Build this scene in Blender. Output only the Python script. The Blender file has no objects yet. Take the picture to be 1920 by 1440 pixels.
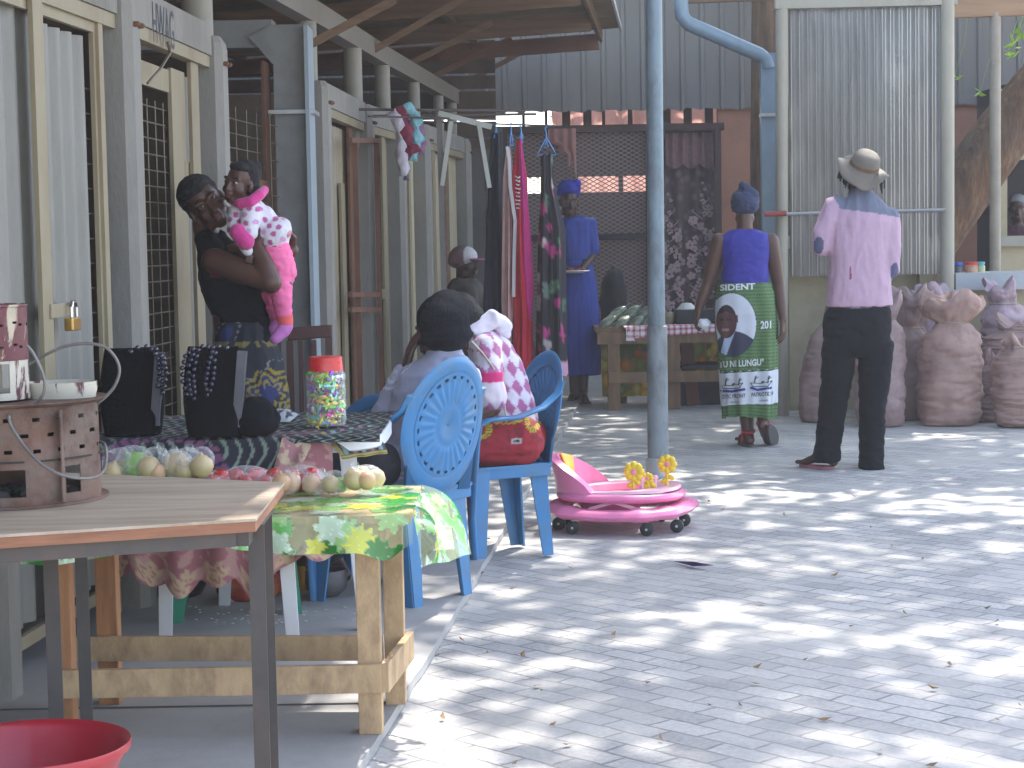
import bpy, bmesh, math, random
import numpy as np
from mathutils import Vector, Matrix, noise
R = math.radians
PI = math.pi
rnd = random.Random(7)
sc = bpy.context.scene
COL = sc.collection
V = Vector

# ------------------------------------------------------------------ camera
H_CAM, F_PX, PITCH, ROLL = 1.32, 3600.0, math.atan(265 / 3600.0), 0.018
_r0 = V((1, 0, 0)); _f = V((0, math.cos(PITCH), -math.sin(PITCH))); _u0 = V((0, math.sin(PITCH), math.cos(PITCH)))
_R = _r0 * math.cos(ROLL) - _u0 * math.sin(ROLL)
_U = _r0 * math.sin(ROLL) + _u0 * math.cos(ROLL)
CAM = V((0, 0, H_CAM))
cd = bpy.data.cameras.new("camera"); cam = bpy.data.objects.new("camera", cd); COL.objects.link(cam)
cd.sensor_width = 36; cd.lens = 36 * F_PX / 1920; cd.clip_end = 600; cd.clip_start = 0.05
m = Matrix.Identity(4)
for i in range(3):
    m[i][0] = _R[i]; m[i][1] = _U[i]; m[i][2] = -_f[i]; m[i][3] = CAM[i]
cam.matrix_world = m
sc.camera = cam

def ray(u, v):
    return (_f * F_PX + _R * (u - 960) - _U * (v - 720)).normalized()
def G(u, v, z=0.0):                       # where the sight line meets a level plane
    d = ray(u, v); t = (z - H_CAM) / d.z
    return CAM + d * t
def W(u, v, y):                           # where it meets the upright plane at distance y
    d = ray(u, v); return CAM + d * (y / d.y)

# ------------------------------------------------------------------ materials
_mats = {}
def lin(c):
    return tuple(c) + (1.0,) if len(c) == 3 else tuple(c)
def newmat(name):
    m = bpy.data.materials.new(name); m.use_nodes = True
    nt = m.node_tree; b = nt.nodes["Principled BSDF"]
    return m, nt, b
def N(nt, t, **kw):
    n = nt.nodes.new(t)
    for k, v in kw.items():
        setattr(n, k, v)
    return n
def ramp(nt, fac, stops):
    r = N(nt, "ShaderNodeValToRGB"); nt.links.new(fac, r.inputs[0])
    e = r.color_ramp.elements
    e[0].position, e[0].color = stops[0][0], lin(stops[0][1])
    e[1].position, e[1].color = stops[-1][0], lin(stops[-1][1])
    for p, c in stops[1:-1]:
        x = e.new(p); x.color = lin(c)
    return r.outputs[0]
def noise_node(nt, scale, detail=6, rough=.6, coord="Object", vec=None, stretch=None, dist=0):
    if vec is None:
        tc = N(nt, "ShaderNodeTexCoord"); vec = tc.outputs[coord]
    if stretch:
        mp = N(nt, "ShaderNodeMapping"); mp.inputs["Scale"].default_value = stretch
        nt.links.new(vec, mp.inputs[0]); vec = mp.outputs[0]
    n = N(nt, "ShaderNodeTexNoise"); n.inputs["Scale"].default_value = scale
    n.inputs["Detail"].default_value = detail; n.inputs["Roughness"].default_value = rough
    n.inputs["Distortion"].default_value = dist
    nt.links.new(vec, n.inputs["Vector"])
    return n.outputs["Fac"]
def mixc(nt, fac, a, b, blend="MIX"):
    mx = N(nt, "ShaderNodeMix", data_type="RGBA", blend_type=blend)
    for s, v in ((mx.inputs[0], fac), (mx.inputs[6], a), (mx.inputs[7], b)):
        if hasattr(v, "links"): nt.links.new(v, s)
        elif isinstance(v, (int, float)): s.default_value = v
        else: s.default_value = lin(v)
    return mx.outputs[2]
def math_n(nt, op, a, b=None, c=None):
    n = N(nt, "ShaderNodeMath", operation=op)
    for i, v in enumerate((a, b, c)):
        if v is None: continue
        if hasattr(v, "links"): nt.links.new(v, n.inputs[i])
        else: n.inputs[i].default_value = v
    return n.outputs[0]
def bump(nt, b, height, strength=.3, dist=.01):
    bp = N(nt, "ShaderNodeBump"); bp.inputs["Strength"].default_value = strength; bp.inputs["Distance"].default_value = dist
    nt.links.new(height, bp.inputs["Height"]); nt.links.new(bp.outputs[0], b.inputs["Normal"])
def mul(c, k):
    return tuple(min(1, x * k) for x in c[:3])
def M(name, rgb, rough=.7, var=.18, scale=6, bmp=.15, bscale=60, metal=0, dirt=None, damt=.5, dscale=3, stretch=None, spec=.5, sheen=0, coat=0, alpha=None, trans=0, sss=0):
    if name in _mats: return _mats[name]
    m, nt, b = newmat(name)
    f = noise_node(nt, scale, stretch=stretch)
    col = ramp(nt, f, [(.3, mul(rgb, 1 - var)), (.7, mul(rgb, 1 + var))])
    if dirt is not None:
        f2 = noise_node(nt, dscale, 8, .7, stretch=stretch)
        f2 = ramp(nt, f2, [(.45, (0, 0, 0)), (.72, (damt, damt, damt))])
        col = mixc(nt, f2, col, dirt)
    nt.links.new(col, b.inputs["Base Color"])
    b.inputs["Roughness"].default_value = rough; b.inputs["Metallic"].default_value = metal
    b.inputs["Specular IOR Level"].default_value = spec
    if sheen: b.inputs["Sheen Weight"].default_value = sheen
    if coat: b.inputs["Coat Weight"].default_value = coat
    if trans: b.inputs["Transmission Weight"].default_value = trans
    if alpha is not None: b.inputs["Alpha"].default_value = alpha
    if sss:
        b.inputs["Subsurface Weight"].default_value = sss; b.inputs["Subsurface Radius"].default_value = (.02, .008, .004)
    if bmp:
        f3 = noise_node(nt, bscale, 4, stretch=stretch)
        bump(nt, b, f3, bmp, .01)
    _mats[name] = m
    return m
def Mattr(name, rough=.8, attr="Col", bmp=.1, bscale=200, alpha=False, sheen=0, var=.12, trans=0.0):
    if name in _mats: return _mats[name]
    m, nt, b = newmat(name)
    a = N(nt, "ShaderNodeAttribute"); a.attribute_name = attr
    f = noise_node(nt, 30)
    k = ramp(nt, f, [(.3, (1 - var,) * 3), (.7, (1 + 0 * var,) * 3)])
    col = mixc(nt, 1.0, a.outputs["Color"], k, "MULTIPLY")
    nt.links.new(col, b.inputs["Base Color"])
    b.inputs["Roughness"].default_value = rough
    if alpha: nt.links.new(a.outputs["Alpha"], b.inputs["Alpha"])
    if sheen: b.inputs["Sheen Weight"].default_value = sheen
    if bmp: bump(nt, b, noise_node(nt, bscale, 3), bmp, .005)
    if trans:
        out = nt.nodes["Material Output"]; t = N(nt, "ShaderNodeBsdfTranslucent"); nt.links.new(col, t.inputs[0])
        mx = N(nt, "ShaderNodeMixShader"); mx.inputs[0].default_value = trans
        nt.links.new(b.outputs[0], mx.inputs[1]); nt.links.new(t.outputs[0], mx.inputs[2]); nt.links.new(mx.outputs[0], out.inputs[0])
    _mats[name] = m
    return m

# ------------------------------------------------------------------ mesh collecting
class MB:
    def __init__(s): s.v = []; s.f = []; s.mi = []; s.cur = 0
    def add(s, vs, fs):
        o = len(s.v); s.v += [tuple(x) for x in vs]; s.f += [tuple(i + o for i in f) for f in fs]; s.mi += [s.cur] * len(fs); return s
    def box(s, c, size, rot=None, bev=0.0):
        x, y, z = [k / 2 for k in size]; mt = rot if rot is not None else Matrix.Identity(3); c = V(c)
        if bev <= 0:
            vs = [V((a * x, b * y, d * z)) for d in (-1, 1) for a, b in ((-1, -1), (1, -1), (1, 1), (-1, 1))]
            fs = [(3, 2, 1, 0), (4, 5, 6, 7), (0, 1, 5, 4), (1, 2, 6, 5), (2, 3, 7, 6), (3, 0, 4, 7)]
        else:
            bm = bmesh.new(); bmesh.ops.create_cube(bm, size=1)
            for v in bm.verts: v.co = V((v.co.x * 2 * x, v.co.y * 2 * y, v.co.z * 2 * z))
            bmesh.ops.bevel(bm, geom=bm.edges[:], offset=bev, segments=2, affect='EDGES', profile=.6)
            bm.verts.index_update(); vs = [v.co.copy() for v in bm.verts]; fs = [tuple(v.index for v in f.verts) for f in bm.faces]; bm.free()
        return s.add([mt @ v + c for v in vs], fs)
    def beam(s, a, b, w, h, up=(0, 0, 1), bev=0.0):         # box from a to b; w sideways, h along up
        a = V(a); b = V(b); d = b - a; L = d.length; d = d / L; up = V(up)
        if abs(d.dot(up)) > .98: up = V((1, 0, 0)) if abs(d.x) < .9 else V((0, 1, 0))
        sx = d.cross(up).normalized(); uz = sx.cross(d).normalized()
        rot = Matrix((sx, d, uz)).transposed()
        return s.box((a + b) / 2, (w, L, h), rot, bev)
    def tube(s, pts, r, n=8, cap=True, closed=False):
        pts = [V(p) for p in pts]; rs = r if isinstance(r, (list, tuple)) else [r] * len(pts); vs = []; prev = None; k = len(pts)
        for i, p in enumerate(pts):
            a = pts[i - 1] if (i > 0 or closed) else pts[i]; b = pts[(i + 1) % k] if (i < k - 1 or closed) else pts[i]
            d = (b - a).normalized()
            if prev is None:
                ref = V((0, 0, 1)) if abs(d.z) < .9 else V((1, 0, 0)); x = d.cross(ref).normalized()
            else:
                x = prev - d * prev.dot(d)
                x = x.normalized() if x.length > 1e-6 else d.orthogonal().normalized()
            prev = x; y = d.cross(x)
            for j in range(n):
                t = 2 * PI * j / n; vs.append(p + (x * math.cos(t) + y * math.sin(t)) * rs[i])
        fs = []
        for i in range(k if closed else k - 1):
            i2 = (i + 1) % k
            for j in range(n):
                j2 = (j + 1) % n; fs.append((i * n + j, i * n + j2, i2 * n + j2, i2 * n + j))
        if cap and not closed: fs += [tuple(range(n - 1, -1, -1)), tuple((k - 1) * n + j for j in range(n))]
        return s.add(vs, fs)
    def lathe(s, prof, n=32, c=(0, 0, 0), sx=1, sy=1, rot=None):
        c = V(c); vs = []; fs = []; mt = rot or Matrix.Identity(3)
        for r, z in prof:
            for j in range(n):
                t = 2 * PI * j / n; vs.append(mt @ V((r * math.cos(t) * sx, r * math.sin(t) * sy, z)) + c)
        for i in range(len(prof) - 1):
            for j in range(n):
                j2 = (j + 1) % n; fs.append((i * n + j, i * n + j2, (i + 1) * n + j2, (i + 1) * n + j))
        if prof[0][0] > 1e-5 and s_cap(prof, 0): fs.append(tuple(range(n - 1, -1, -1)))
        if prof[-1][0] > 1e-5 and s_cap(prof, -1): fs.append(tuple((len(prof) - 1) * n + j for j in range(n)))
        return s.add(vs, fs)
    def ell(s, c, r, rot=None, n=16, k=10):
        c = V(c); mt = rot or Matrix.Identity(3)
        if not isinstance(r, (tuple, list)): r = (r, r, r)
        vs = [mt @ V((0, 0, -r[2])) + c]; fs = []
        for i in range(1, k):
            p = -PI / 2 + PI * i / k
            for j in range(n):
                t = 2 * PI * j / n; vs.append(mt @ V((r[0] * math.cos(p) * math.cos(t), r[1] * math.cos(p) * math.sin(t), r[2] * math.sin(p))) + c)
        vs.append(mt @ V((0, 0, r[2])) + c); L = len(vs) - 1
        for j in range(n):
            j2 = (j + 1) % n; fs.append((0, 1 + j2, 1 + j)); fs.append((L, L - n + j, L - n + j2))
            for i in range(k - 2): fs.append((1 + i * n + j, 1 + i * n + j2, 1 + (i + 1) * n + j2, 1 + (i + 1) * n + j))
        return s.add(vs, fs)
    def cap(s, a, ra, b, rb, n=14):                         # tapered capsule
        a = V(a); b = V(b); d = b - a; L = d.length
        if L < 1e-6: return s.ell(a, max(ra, rb))
        d /= L; x = d.orthogonal().normalized(); y = d.cross(x); vs = []; K = 5; rows = []
        for i in range(K + 1):
            p = -PI / 2 + (PI / 2) * i / K; rows.append((a + d * (ra * math.sin(p)), ra * math.cos(p)))
        for i in range(K + 1):
            p = (PI / 2) * i / K; rows.append((b + d * (rb * math.sin(p)), rb * math.cos(p)))
        for q, r_ in rows:
            for j in range(n):
                t = 2 * PI * j / n; vs.append(q + (x * math.cos(t) + y * math.sin(t)) * max(r_, 1e-4))
        fs = [(i * n + j, i * n + (j + 1) % n, (i + 1) * n + (j + 1) % n, (i + 1) * n + j) for i in range(len(rows) - 1) for j in range(n)]
        fs += [tuple(range(n - 1, -1, -1)), tuple((len(rows) - 1) * n + j for j in range(n))]
        return s.add(vs, fs)
    def loft(s, rings, cap=True):
        n = len(rings[0]); vs = [p for r_ in rings for p in r_]
        fs = [(i * n + j, i * n + (j + 1) % n, (i + 1) * n + (j + 1) % n, (i + 1) * n + j) for i in range(len(rings) - 1) for j in range(n)]
        if cap: fs += [tuple(range(n - 1, -1, -1)), tuple((len(rings) - 1) * n + j for j in range(n))]
        return s.add(vs, fs)
    def grid(s, fn, nu, nv):
        vs = [fn(i / nu, j / nv) for j in range(nv + 1) for i in range(nu + 1)]
        fs = [(j * (nu + 1) + i, j * (nu + 1) + i + 1, (j + 1) * (nu + 1) + i + 1, (j + 1) * (nu + 1) + i) for j in range(nv) for i in range(nu)]
        return s.add(vs, fs)
    def prism(s, poly, z0, z1):                             # poly list of (x,y)
        n = len(poly); vs = [(x, y, z0) for x, y in poly] + [(x, y, z1) for x, y in poly]
        return s.add(vs, [tuple(range(n - 1, -1, -1)), tuple(range(n, 2 * n))] + [(i, (i + 1) % n, n + (i + 1) % n, n + i) for i in range(n)])
    def xf(s, mt):
        s.v = [tuple(mt @ V(p)) for p in s.v]; return s
def s_cap(prof, k): return True

def mesh_of(mb, name, smooth=False, angle=None, fix=True):
    me = bpy.data.meshes.new(name); me.from_pydata(mb.v, [], mb.f)
    if any(mb.mi): me.polygons.foreach_set("material_index", mb.mi)
    me.update()
    if fix:
        bm = bmesh.new(); bm.from_mesh(me); bmesh.ops.recalc_face_normals(bm, faces=bm.faces[:]); bm.to_mesh(me); bm.free()
    if smooth:
        me.polygons.foreach_set("use_smooth", [True] * len(me.polygons))
        if angle is not None:
            me.set_sharp_from_angle(angle=R(angle))
    return me
def rootof(o):
    while o.parent: o = o.parent
    return o
def part(name, mb, mat, parent=None, smooth=False, angle=40, world=True, loc=None, fix=True):
    """one mesh object; world=True: the vertices are world coordinates"""
    if isinstance(mb, bpy.types.Mesh): me = mb
    else:
        off = V((0, 0, 0))
        if world:
            if parent is not None:

                rt = rootof(parent); mt = Matrix.Translation(rt.location) @ rt.rotation_euler.to_matrix().to_4x4()
                mb.xf(mt.inverted())
            elif loc is not None:
                mb.xf(Matrix.Translation(-V(loc)))
        me = mesh_of(mb, name, smooth, angle, fix)
    o = bpy.data.objects.new(name, me); COL.objects.link(o)
    if mat is not None:
        for x in (mat if isinstance(mat, (list, tuple)) else [mat]): me.materials.append(x)
    if parent is not None: o.parent = parent
    elif loc is not None: o.location = loc
    return o
def tag(o, label=None, cat=None, group=None, kind=None):
    if label: o["label"] = label
    if cat: o["category"] = cat
    if group: o["group"] = group
    if kind: o["kind"] = kind
    return o
def thing(name, loc, label, cat, group=None, rz=0):
    o = bpy.data.objects.new(name, None); COL.objects.link(o); o.location = loc; o.rotation_euler = (0, 0, rz)
    o.empty_display_size = .1
    return tag(o, label, cat, group)
def copy_tree(o, parent=None):
    c = o.copy(); COL.objects.link(c); c.parent = parent
    for ch in list(o.children): copy_tree(ch, c)
    return c
def remesh(mb, voxel=.008, smooth_it=6, disp=None, name="body", fac=.5, sub=0):
    """fuse overlapping closed pieces into one continuous surface"""
    me = mesh_of(mb, name); o = bpy.data.objects.new("_tmp", me); COL.objects.link(o)
    r = o.modifiers.new("r", "REMESH"); r.mode = 'VOXEL'; r.voxel_size = voxel; r.use_smooth_shade = True
    if smooth_it:
        s_ = o.modifiers.new("s", "SMOOTH"); s_.factor = fac; s_.iterations = smooth_it
    dg = bpy.context.evaluated_depsgraph_get(); dg.update()
    out = bpy.data.meshes.new_from_object(o.evaluated_get(dg)); out.name = name
    bpy.data.objects.remove(o); bpy.data.meshes.remove(me)
    if disp:
        n = len(out.vertices); co = np.empty(n * 3); out.vertices.foreach_get("co", co); nn = np.empty(n * 3)
        out.vertices.foreach_get("normal", nn); co = co.reshape(-1, 3); nn = nn.reshape(-1, 3)
        for i in range(n): co[i] += nn[i] * disp(co[i])
        out.vertices.foreach_set("co", co.ravel()); out.update()
    out.polygons.foreach_set("use_smooth", [True] * len(out.polygons))
    return out
def to_local(me, parent):
    rt = rootof(parent); mt = Matrix.Translation(rt.location) @ rt.rotation_euler.to_matrix().to_4x4()
    me.transform(mt.inverted()); return me
def vcol(me, fn, name="Col"):
    """paint a print onto the vertices from their own coordinates"""
    a = me.color_attributes.new(name, 'FLOAT_COLOR', 'POINT'); n = len(me.vertices); buf = np.ones(n * 4)
    for i, v in enumerate(me.vertices):
        c = fn(v.co, i); buf[i * 4:i * 4 + len(c)] = c
    a.data.foreach_set("color", buf)
def fbm(p, s=1.0, o=3):
    q = V(p) * s; t = 0; a = 1
    for _ in range(o): t += a * noise.noise(q); q = q * 2.03 + V((7.1, 3.3, 5.7)); a *= .5
    return t
_fonts = {}
def text_mesh(body, size, bold=0.0, spacing=1.0, sub=0):
    cu = bpy.data.curves.new("_t", 'FONT'); cu.body = body; cu.size = size; cu.offset = bold; cu.resolution_u = 3; cu.space_character = spacing
    o = bpy.data.objects.new("_t", cu); COL.objects.link(o); dg = bpy.context.evaluated_depsgraph_get(); dg.update()
    me = bpy.data.meshes.new_from_object(o.evaluated_get(dg)); bpy.data.objects.remove(o)
    vs = [tuple(v.co) for v in me.vertices]; fs = [tuple(p.vertices) for p in me.polygons]; bpy.data.meshes.remove(me)
    return vs, fs
# ------------------------------------------------------------------ light, world
SUN_DIR = V((0.20, 0.47, 0.86)).normalized()
w = bpy.data.worlds.new("World"); sc.world = w; w.use_nodes = True; nt = w.node_tree
sky = nt.nodes.new("ShaderNodeTexSky"); sky.sky_type = 'NISHITA'; sky.sun_disc = False
sky.sun_elevation = math.asin(SUN_DIR.z); sky.sun_rotation = math.atan2(SUN_DIR.x, SUN_DIR.y)
sky.air_density = 1.0; sky.dust_density = 1.5
bg = nt.nodes["Background"]; bg.inputs[1].default_value = 0.15; hs = nt.nodes.new("ShaderNodeHueSaturation"); hs.inputs["Saturation"].default_value = .82; nt.links.new(sky.outputs[0], hs.inputs["Color"]); nt.links.new(hs.outputs[0], bg.inputs[0])
sd = bpy.data.lights.new("sun", 'SUN'); sd.energy = 2.8; sd.angle = R(.53); sd.color = (1, .95, .88)
so = bpy.data.objects.new("sun", sd); COL.objects.link(so); so.rotation_euler = SUN_DIR.to_track_quat('Z', 'Y').to_euler(); so.location = (6, 14, 20)
sc.view_settings.view_transform = 'Standard'; sc.view_settings.look = 'None'; sc.view_settings.exposure = 2.15
sc.view_settings.gamma = 1
sc.cycles.use_denoising = True
sc.cycles.max_bounces = 8; sc.cycles.transparent_max_bounces = 24
sc.cycles.sample_clamp_indirect = 8

# ------------------------------------------------------------------ materials of the setting
def paver_mat():
    m, nt, b = newmat("pavers")
    tc = N(nt, "ShaderNodeTexCoord"); mp = N(nt, "ShaderNodeMapping"); mp.inputs["Rotation"].default_value = (0, 0, R(47))
    wob = noise_node(nt, 1.3, 2); 
    nt.links.new(tc.outputs["Object"], mp.inputs[0])
    dn = N(nt, "ShaderNodeTexNoise"); dn.inputs["Scale"].default_value = 7; dn.inputs["Detail"].default_value = 2
    nt.links.new(tc.outputs["Object"], dn.inputs["Vector"])
    va = N(nt, "ShaderNodeVectorMath", operation="MULTIPLY_ADD"); va.inputs[1].default_value = (.03, .03, 0)
    nt.links.new(dn.outputs["Color"], va.inputs[0]); nt.links.new(mp.outputs[0], va.inputs[2])
    br = N(nt, "ShaderNodeTexBrick"); br.inputs["Scale"].default_value = 1.0
    br.inputs["Brick Width"].default_value = .185; br.inputs["Row Height"].default_value = .0925
    br.inputs["Mortar Size"].default_value = .0055; br.inputs["Mortar Smooth"].default_value = .35; br.inputs["Bias"].default_value = 0
    br.inputs["Color1"].default_value = (.38, .375, .37, 1); br.inputs["Color2"].default_value = (.58, .565, .55, 1); br.inputs["Mortar"].default_value = (.27, .26, .25, 1)
    nt.links.new(va.outputs[0], br.inputs["Vector"])
    f = noise_node(nt, 2.2, 8, .65); c1 = ramp(nt, f, [(.3, (.72, .72, .74)), (.7, (1.0, .99, .97))])
    f2 = noise_node(nt, 55, 6, .7); c2 = ramp(nt, f2, [(.35, (.72, .71, .70)), (.65, (1.05, 1.05, 1.05))])
    col = mixc(nt, 1, br.outputs["Color"], c1, "MULTIPLY"); col = mixc(nt, 1, col, c2, "MULTIPLY")
    # sand caught in the joints and thrown about in drifts
    f3 = noise_node(nt, .9, 6, .7); f3 = ramp(nt, f3, [(.42, (0, 0, 0)), (.66, (.85, .85, .85))]); col = mixc(nt, f3, col, (.47, .445, .41)); f4 = noise_node(nt, 3.7, 7, .75, dist=.8); f4 = ramp(nt, f4, [(.60, (0, 0, 0)), (.70, (.55, .55, .55))]); col = mixc(nt, f4, col, (.24, .225, .20))
    nt.links.new(col, b.inputs["Base Color"]); b.inputs["Roughness"].default_value = .8
    h = math_n(nt, "MULTIPLY_ADD", br.outputs["Fac"], -1.0, math_n(nt, "MULTIPLY", f2, .35))
    bump(nt, b, h, .7, .005)
    return m
PAV = paver_mat()
SLAB = M("slab_cement", (.36, .345, .33), .75, .14, 1.6, .12, 90, dirt=(.17, .16, .15), damt=.35, dscale=2.5)
CONC = M("pier_concrete", (.265, .245, .215), .85, .14, 3, .3, 70, dirt=(.15, .13, .105), damt=.75, dscale=2.2, stretch=(1, 1, .35))
CREAM = M("cream_paint", (.31, .255, .16), .5, .09, 4, .05, 60, dirt=(.17, .11, .06), damt=.65, dscale=4, stretch=(1, 1, .3))
SHEETG = M("fibre_sheet_grey", (.235, .22, .19), .5, .16, 4, .08, 60, dirt=(.13, .12, .095), damt=.75, dscale=4, stretch=(1, 1, .25))
WIRE = M("mesh_wire", (.17, .135, .09), .6, .2, 20, 0, metal=.4)
DARK = M("dark_interior", (.035, .028, .024), .9, .3, 2, .1)
BROWNW = M("roof_timber", (.17, .10, .055), .8, .3, 5, .2, 60, stretch=(.3, 4, 4))
RUST = M("rusty_steel", (.17, .075, .04), .8, .35, 6, .25, 60, dirt=(.06, .035, .03), damt=.7)
ROOFM = M("roof_sheet_underside", (.27, .205, .125), .55, .25, 2, .1, 50, metal=.35, dirt=(.10, .05, .03), damt=.7, dscale=1.5)
STEELG = M("grey_steel_paint", (.235, .235, .23), .45, .10, 3, .06, 60, dirt=(.11, .10, .10), damt=.6, dscale=2.2, metal=.15)
TUBEW = M("stub_post_paint", (.30, .275, .225), .6, .12, 4, .1, 50, dirt=(.2, .16, .12), damt=.5)
TERRA = M("terracotta_wall", (.36, .17, .11), .85, .10, 2, .15, 80, dirt=(.2, .10, .07), damt=.5)
CREAMW = M("cream_wall", (.42, .36, .235), .85, .1, 2, .15, 70, dirt=(.30, .24, .15), damt=.6, dscale=2.5)
BLUEP = M("pole_blue_paint", (.175, .235, .265), .45, .12, 4, .10, 60, dirt=(.07, .07, .07), damt=.9, dscale=7, stretch=(1, 1, .4))
FASC = M("box_profile_sheet", (.165, .15, .14), .5, .12, 1.5, .06, 50, dirt=(.11, .10, .11), damt=.6, dscale=1.2, stretch=(1, 1, .4), metal=.2)
BARK = None
def bark_mat():
    m, nt, b = newmat("bark"); tc = N(nt, "ShaderNodeTexCoord")
    mp = N(nt, "ShaderNodeMapping"); mp.inputs["Rotation"].default_value = (0, R(-38), 0); mp.inputs["Scale"].default_value = (9, 9, 1.3); nt.links.new(tc.outputs["Object"], mp.inputs[0])
    f = noise_node(nt, 1.6, 8, .7, vec=mp.outputs[0]); f2 = noise_node(nt, 1.2, 4)
    c = ramp(nt, f, [(.3, (.045, .026, .018)), (.5, (.15, .075, .035)), (.68, (.27, .16, .085))])
    c = mixc(nt, ramp(nt, f2, [(.45, (0, 0, 0)), (.7, (.7, .7, .7))]), c, (.11, .085, .065))
    nt.links.new(c, b.inputs["Base Color"]); b.inputs["Roughness"].default_value = .9; bump(nt, b, f, 1.0, .06)
    return m
BARK = bark_mat()
def leaf_mat(name, c1, c2):
    m, nt, b = newmat(name)
    f = noise_node(nt, 1.2, 3); c = ramp(nt, f, [(.35, c1), (.65, c2)]); nt.links.new(c, b.inputs["Base Color"]); b.inputs["Roughness"].default_value = .55
    out = nt.nodes["Material Output"]; t = N(nt, "ShaderNodeBsdfTranslucent"); t.inputs[0].default_value = (.20, .36, .03, 1)
    mx = N(nt, "ShaderNodeMixShader"); mx.inputs[0].default_value = .35
    nt.links.new(b.outputs[0], mx.inputs[1]); nt.links.new(t.outputs[0], mx.inputs[2]); nt.links.new(mx.outputs[0], out.inputs[0])
    return m
LEAF = leaf_mat("leaf", (.035, .07, .012), (.09, .15, .03))

# ------------------------------------------------------------------ ground, slab
mb = MB(); mb.add([(-120, -60, 0), (120, -60, 0), (120, 260, 0), (-120, 260, 0)], [(0, 1, 2, 3)])
o = part("paved_ground", mb, PAV); tag(o, kind="structure")
k0 = G(688, 1415, .03); k1 = G(867, 1127, .03); k2 = G(988, 919, .03); kd = (k2 - k0); kd /= kd.y
edge = [(k0.x - kd.x * (k0.y - y), y) for y in (-1,)] + [(k0.x, k0.y), (k1.x, k1.y), (k2.x, k2.y), (k2.x + kd.x * (17.6 - k2.y), 17.6)]
rndk = random.Random(3); pts = []
for (x0, y0), (x1, y1) in zip(edge[:-1], edge[1:]):
    n = max(2, int(abs(y1 - y0) / .12))
    for i in range(n): pts.append((x0 + (x1 - x0) * i / n + rndk.uniform(-.004, .004), y0 + (y1 - y0) * i / n))
pts.append(edge[-1])
mb = MB(); mb.prism([(p[0], p[1]) for p in pts] + [(-4.6, 17.6), (-4.6, -1)], .004, .034)
o = part("walkway", mb, SLAB); tag(o, kind="structure")
# joints cut across the slab
mb = MB()
for y in (4.2, 5.32, 8.3, 11.3, 14.3):
    xe = k0.x + kd.x * (y - k0.y) - .03; mb.box(((xe - 4.5) / 2, y, .0362), (xe + 4.5, .009, .003))
o = part("slab_joint", mb, M("joint_dirt", (.10, .09, .085), .9)); tag(o, kind="structure")

# ------------------------------------------------------------------ stall row
PH = 2.2
def pier_at(u, v): p = G(u, v, PH); return V((p.x, p.y))
PIERS = [V((G(-14, 1310, .03).x, G(-14, 1310, .03).y)), pier_at(214, 2), pier_at(389, 84), pier_at(592, 164), pier_at(678, 206), pier_at(738, 226), pier_at(788, 242), pier_at(866, 268)]
PIERS.insert(0, PIERS[0] - (PIERS[1] - PIERS[0]) * 1.0)
DESC = ["concrete pier of the stall row at the left edge", "concrete pier behind the table with the braziers", "chamfered concrete pier left of the door under the painted letters", "chamfered concrete pier just behind the woman holding the baby",
        "concrete pier right of the broad grey steel column", "concrete pier between the brown tube frame and narrow wire door", "concrete pier beneath the bundle of hanging scarves", "concrete pier behind the thin steel drying frame", "last concrete pier of the stall row, warm in the light"]
def wdir(i):
    a = PIERS[max(0, i - 1)]; b = PIERS[min(len(PIERS) - 1, i + 1)]; d = (b - a).normalized(); return d
for i, p in enumerate(PIERS):
    d = wdir(i); a = math.atan2(d.y, d.x) - PI / 2
    hw, ch = .076, .03; mb = MB()
    octo = [(hw - ch, -hw), (hw, -hw + ch), (hw, hw - ch), (hw - ch, hw), (-hw + ch, hw), (-hw, hw - ch), (-hw, -hw + ch), (-hw + ch, -hw)]
    mb.loft([[V((x * k, y * k, z)) for x, y in octo] for z, k in ((0, 1), (.5, 1), (1.2, .995), (PH - .06, 1), (PH - .03, .93), (PH, .7))])
    o = part("concrete_pier", mb, CONC, world=False); o.location = (p.x, p.y, .034); o.rotation_euler = (0, 0, a)
    tag(o, DESC[i], "pillar", "concrete piers along the stall row")
    for by_ in (-.03, .03):
        mbb = MB(); mbb.cap((hw * .8, by_, PH - .12), .010, (hw + .014, by_, PH - .12), .010, 8); part("bolt", mbb, RUST, o, world=False)
def along(A, B, u, v=600):
    """distance along A-B where the sight line through column u crosses the upright plane A-B"""
    r = ray(u, v); d = (B - A); n = V((-d.y, d.x)); t = n.dot(A) / n.dot(V((r.x, r.y))); p = V((r.x, r.y)) * t
    return (p - A).dot(d.normalized())
def corr(mb, A, B, z0, z1, period=.076, amp=.011, k=6, offn=0.0):
    """corrugated sheet standing on the line A-B"""
    d = (B - A); L = d.length; d = d / L; n = V((d.y, -d.x)); nu = max(6, int(L / period * k))
    def fn(u, v):
        s = u * L; q = A + d * s + n * (offn + amp * math.sin(2 * PI * s / period)); return (q.x, q.y, z0 + (z1 - z0) * v)
    mb.grid(fn, nu, 2)
def weld(mb, A, B, z0, z1, sx=.15, sz=.075, r=.0028, off=0.0, rz=None):
    d = (B - A); L = d.length; d /= L; n = V((d.y, -d.x))
    P = lambda s, z: (A.x + d.x * s + n.x * off, A.y + d.y * s + n.y * off, z)
    z = z0
    while z < z1: mb.tube([P(0, z), P(L, z)], r, 4); z += sz
    s = .0
    while s < L: mb.tube([P(s, z0), P(s, z1)], r, 4); s += sx
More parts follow.
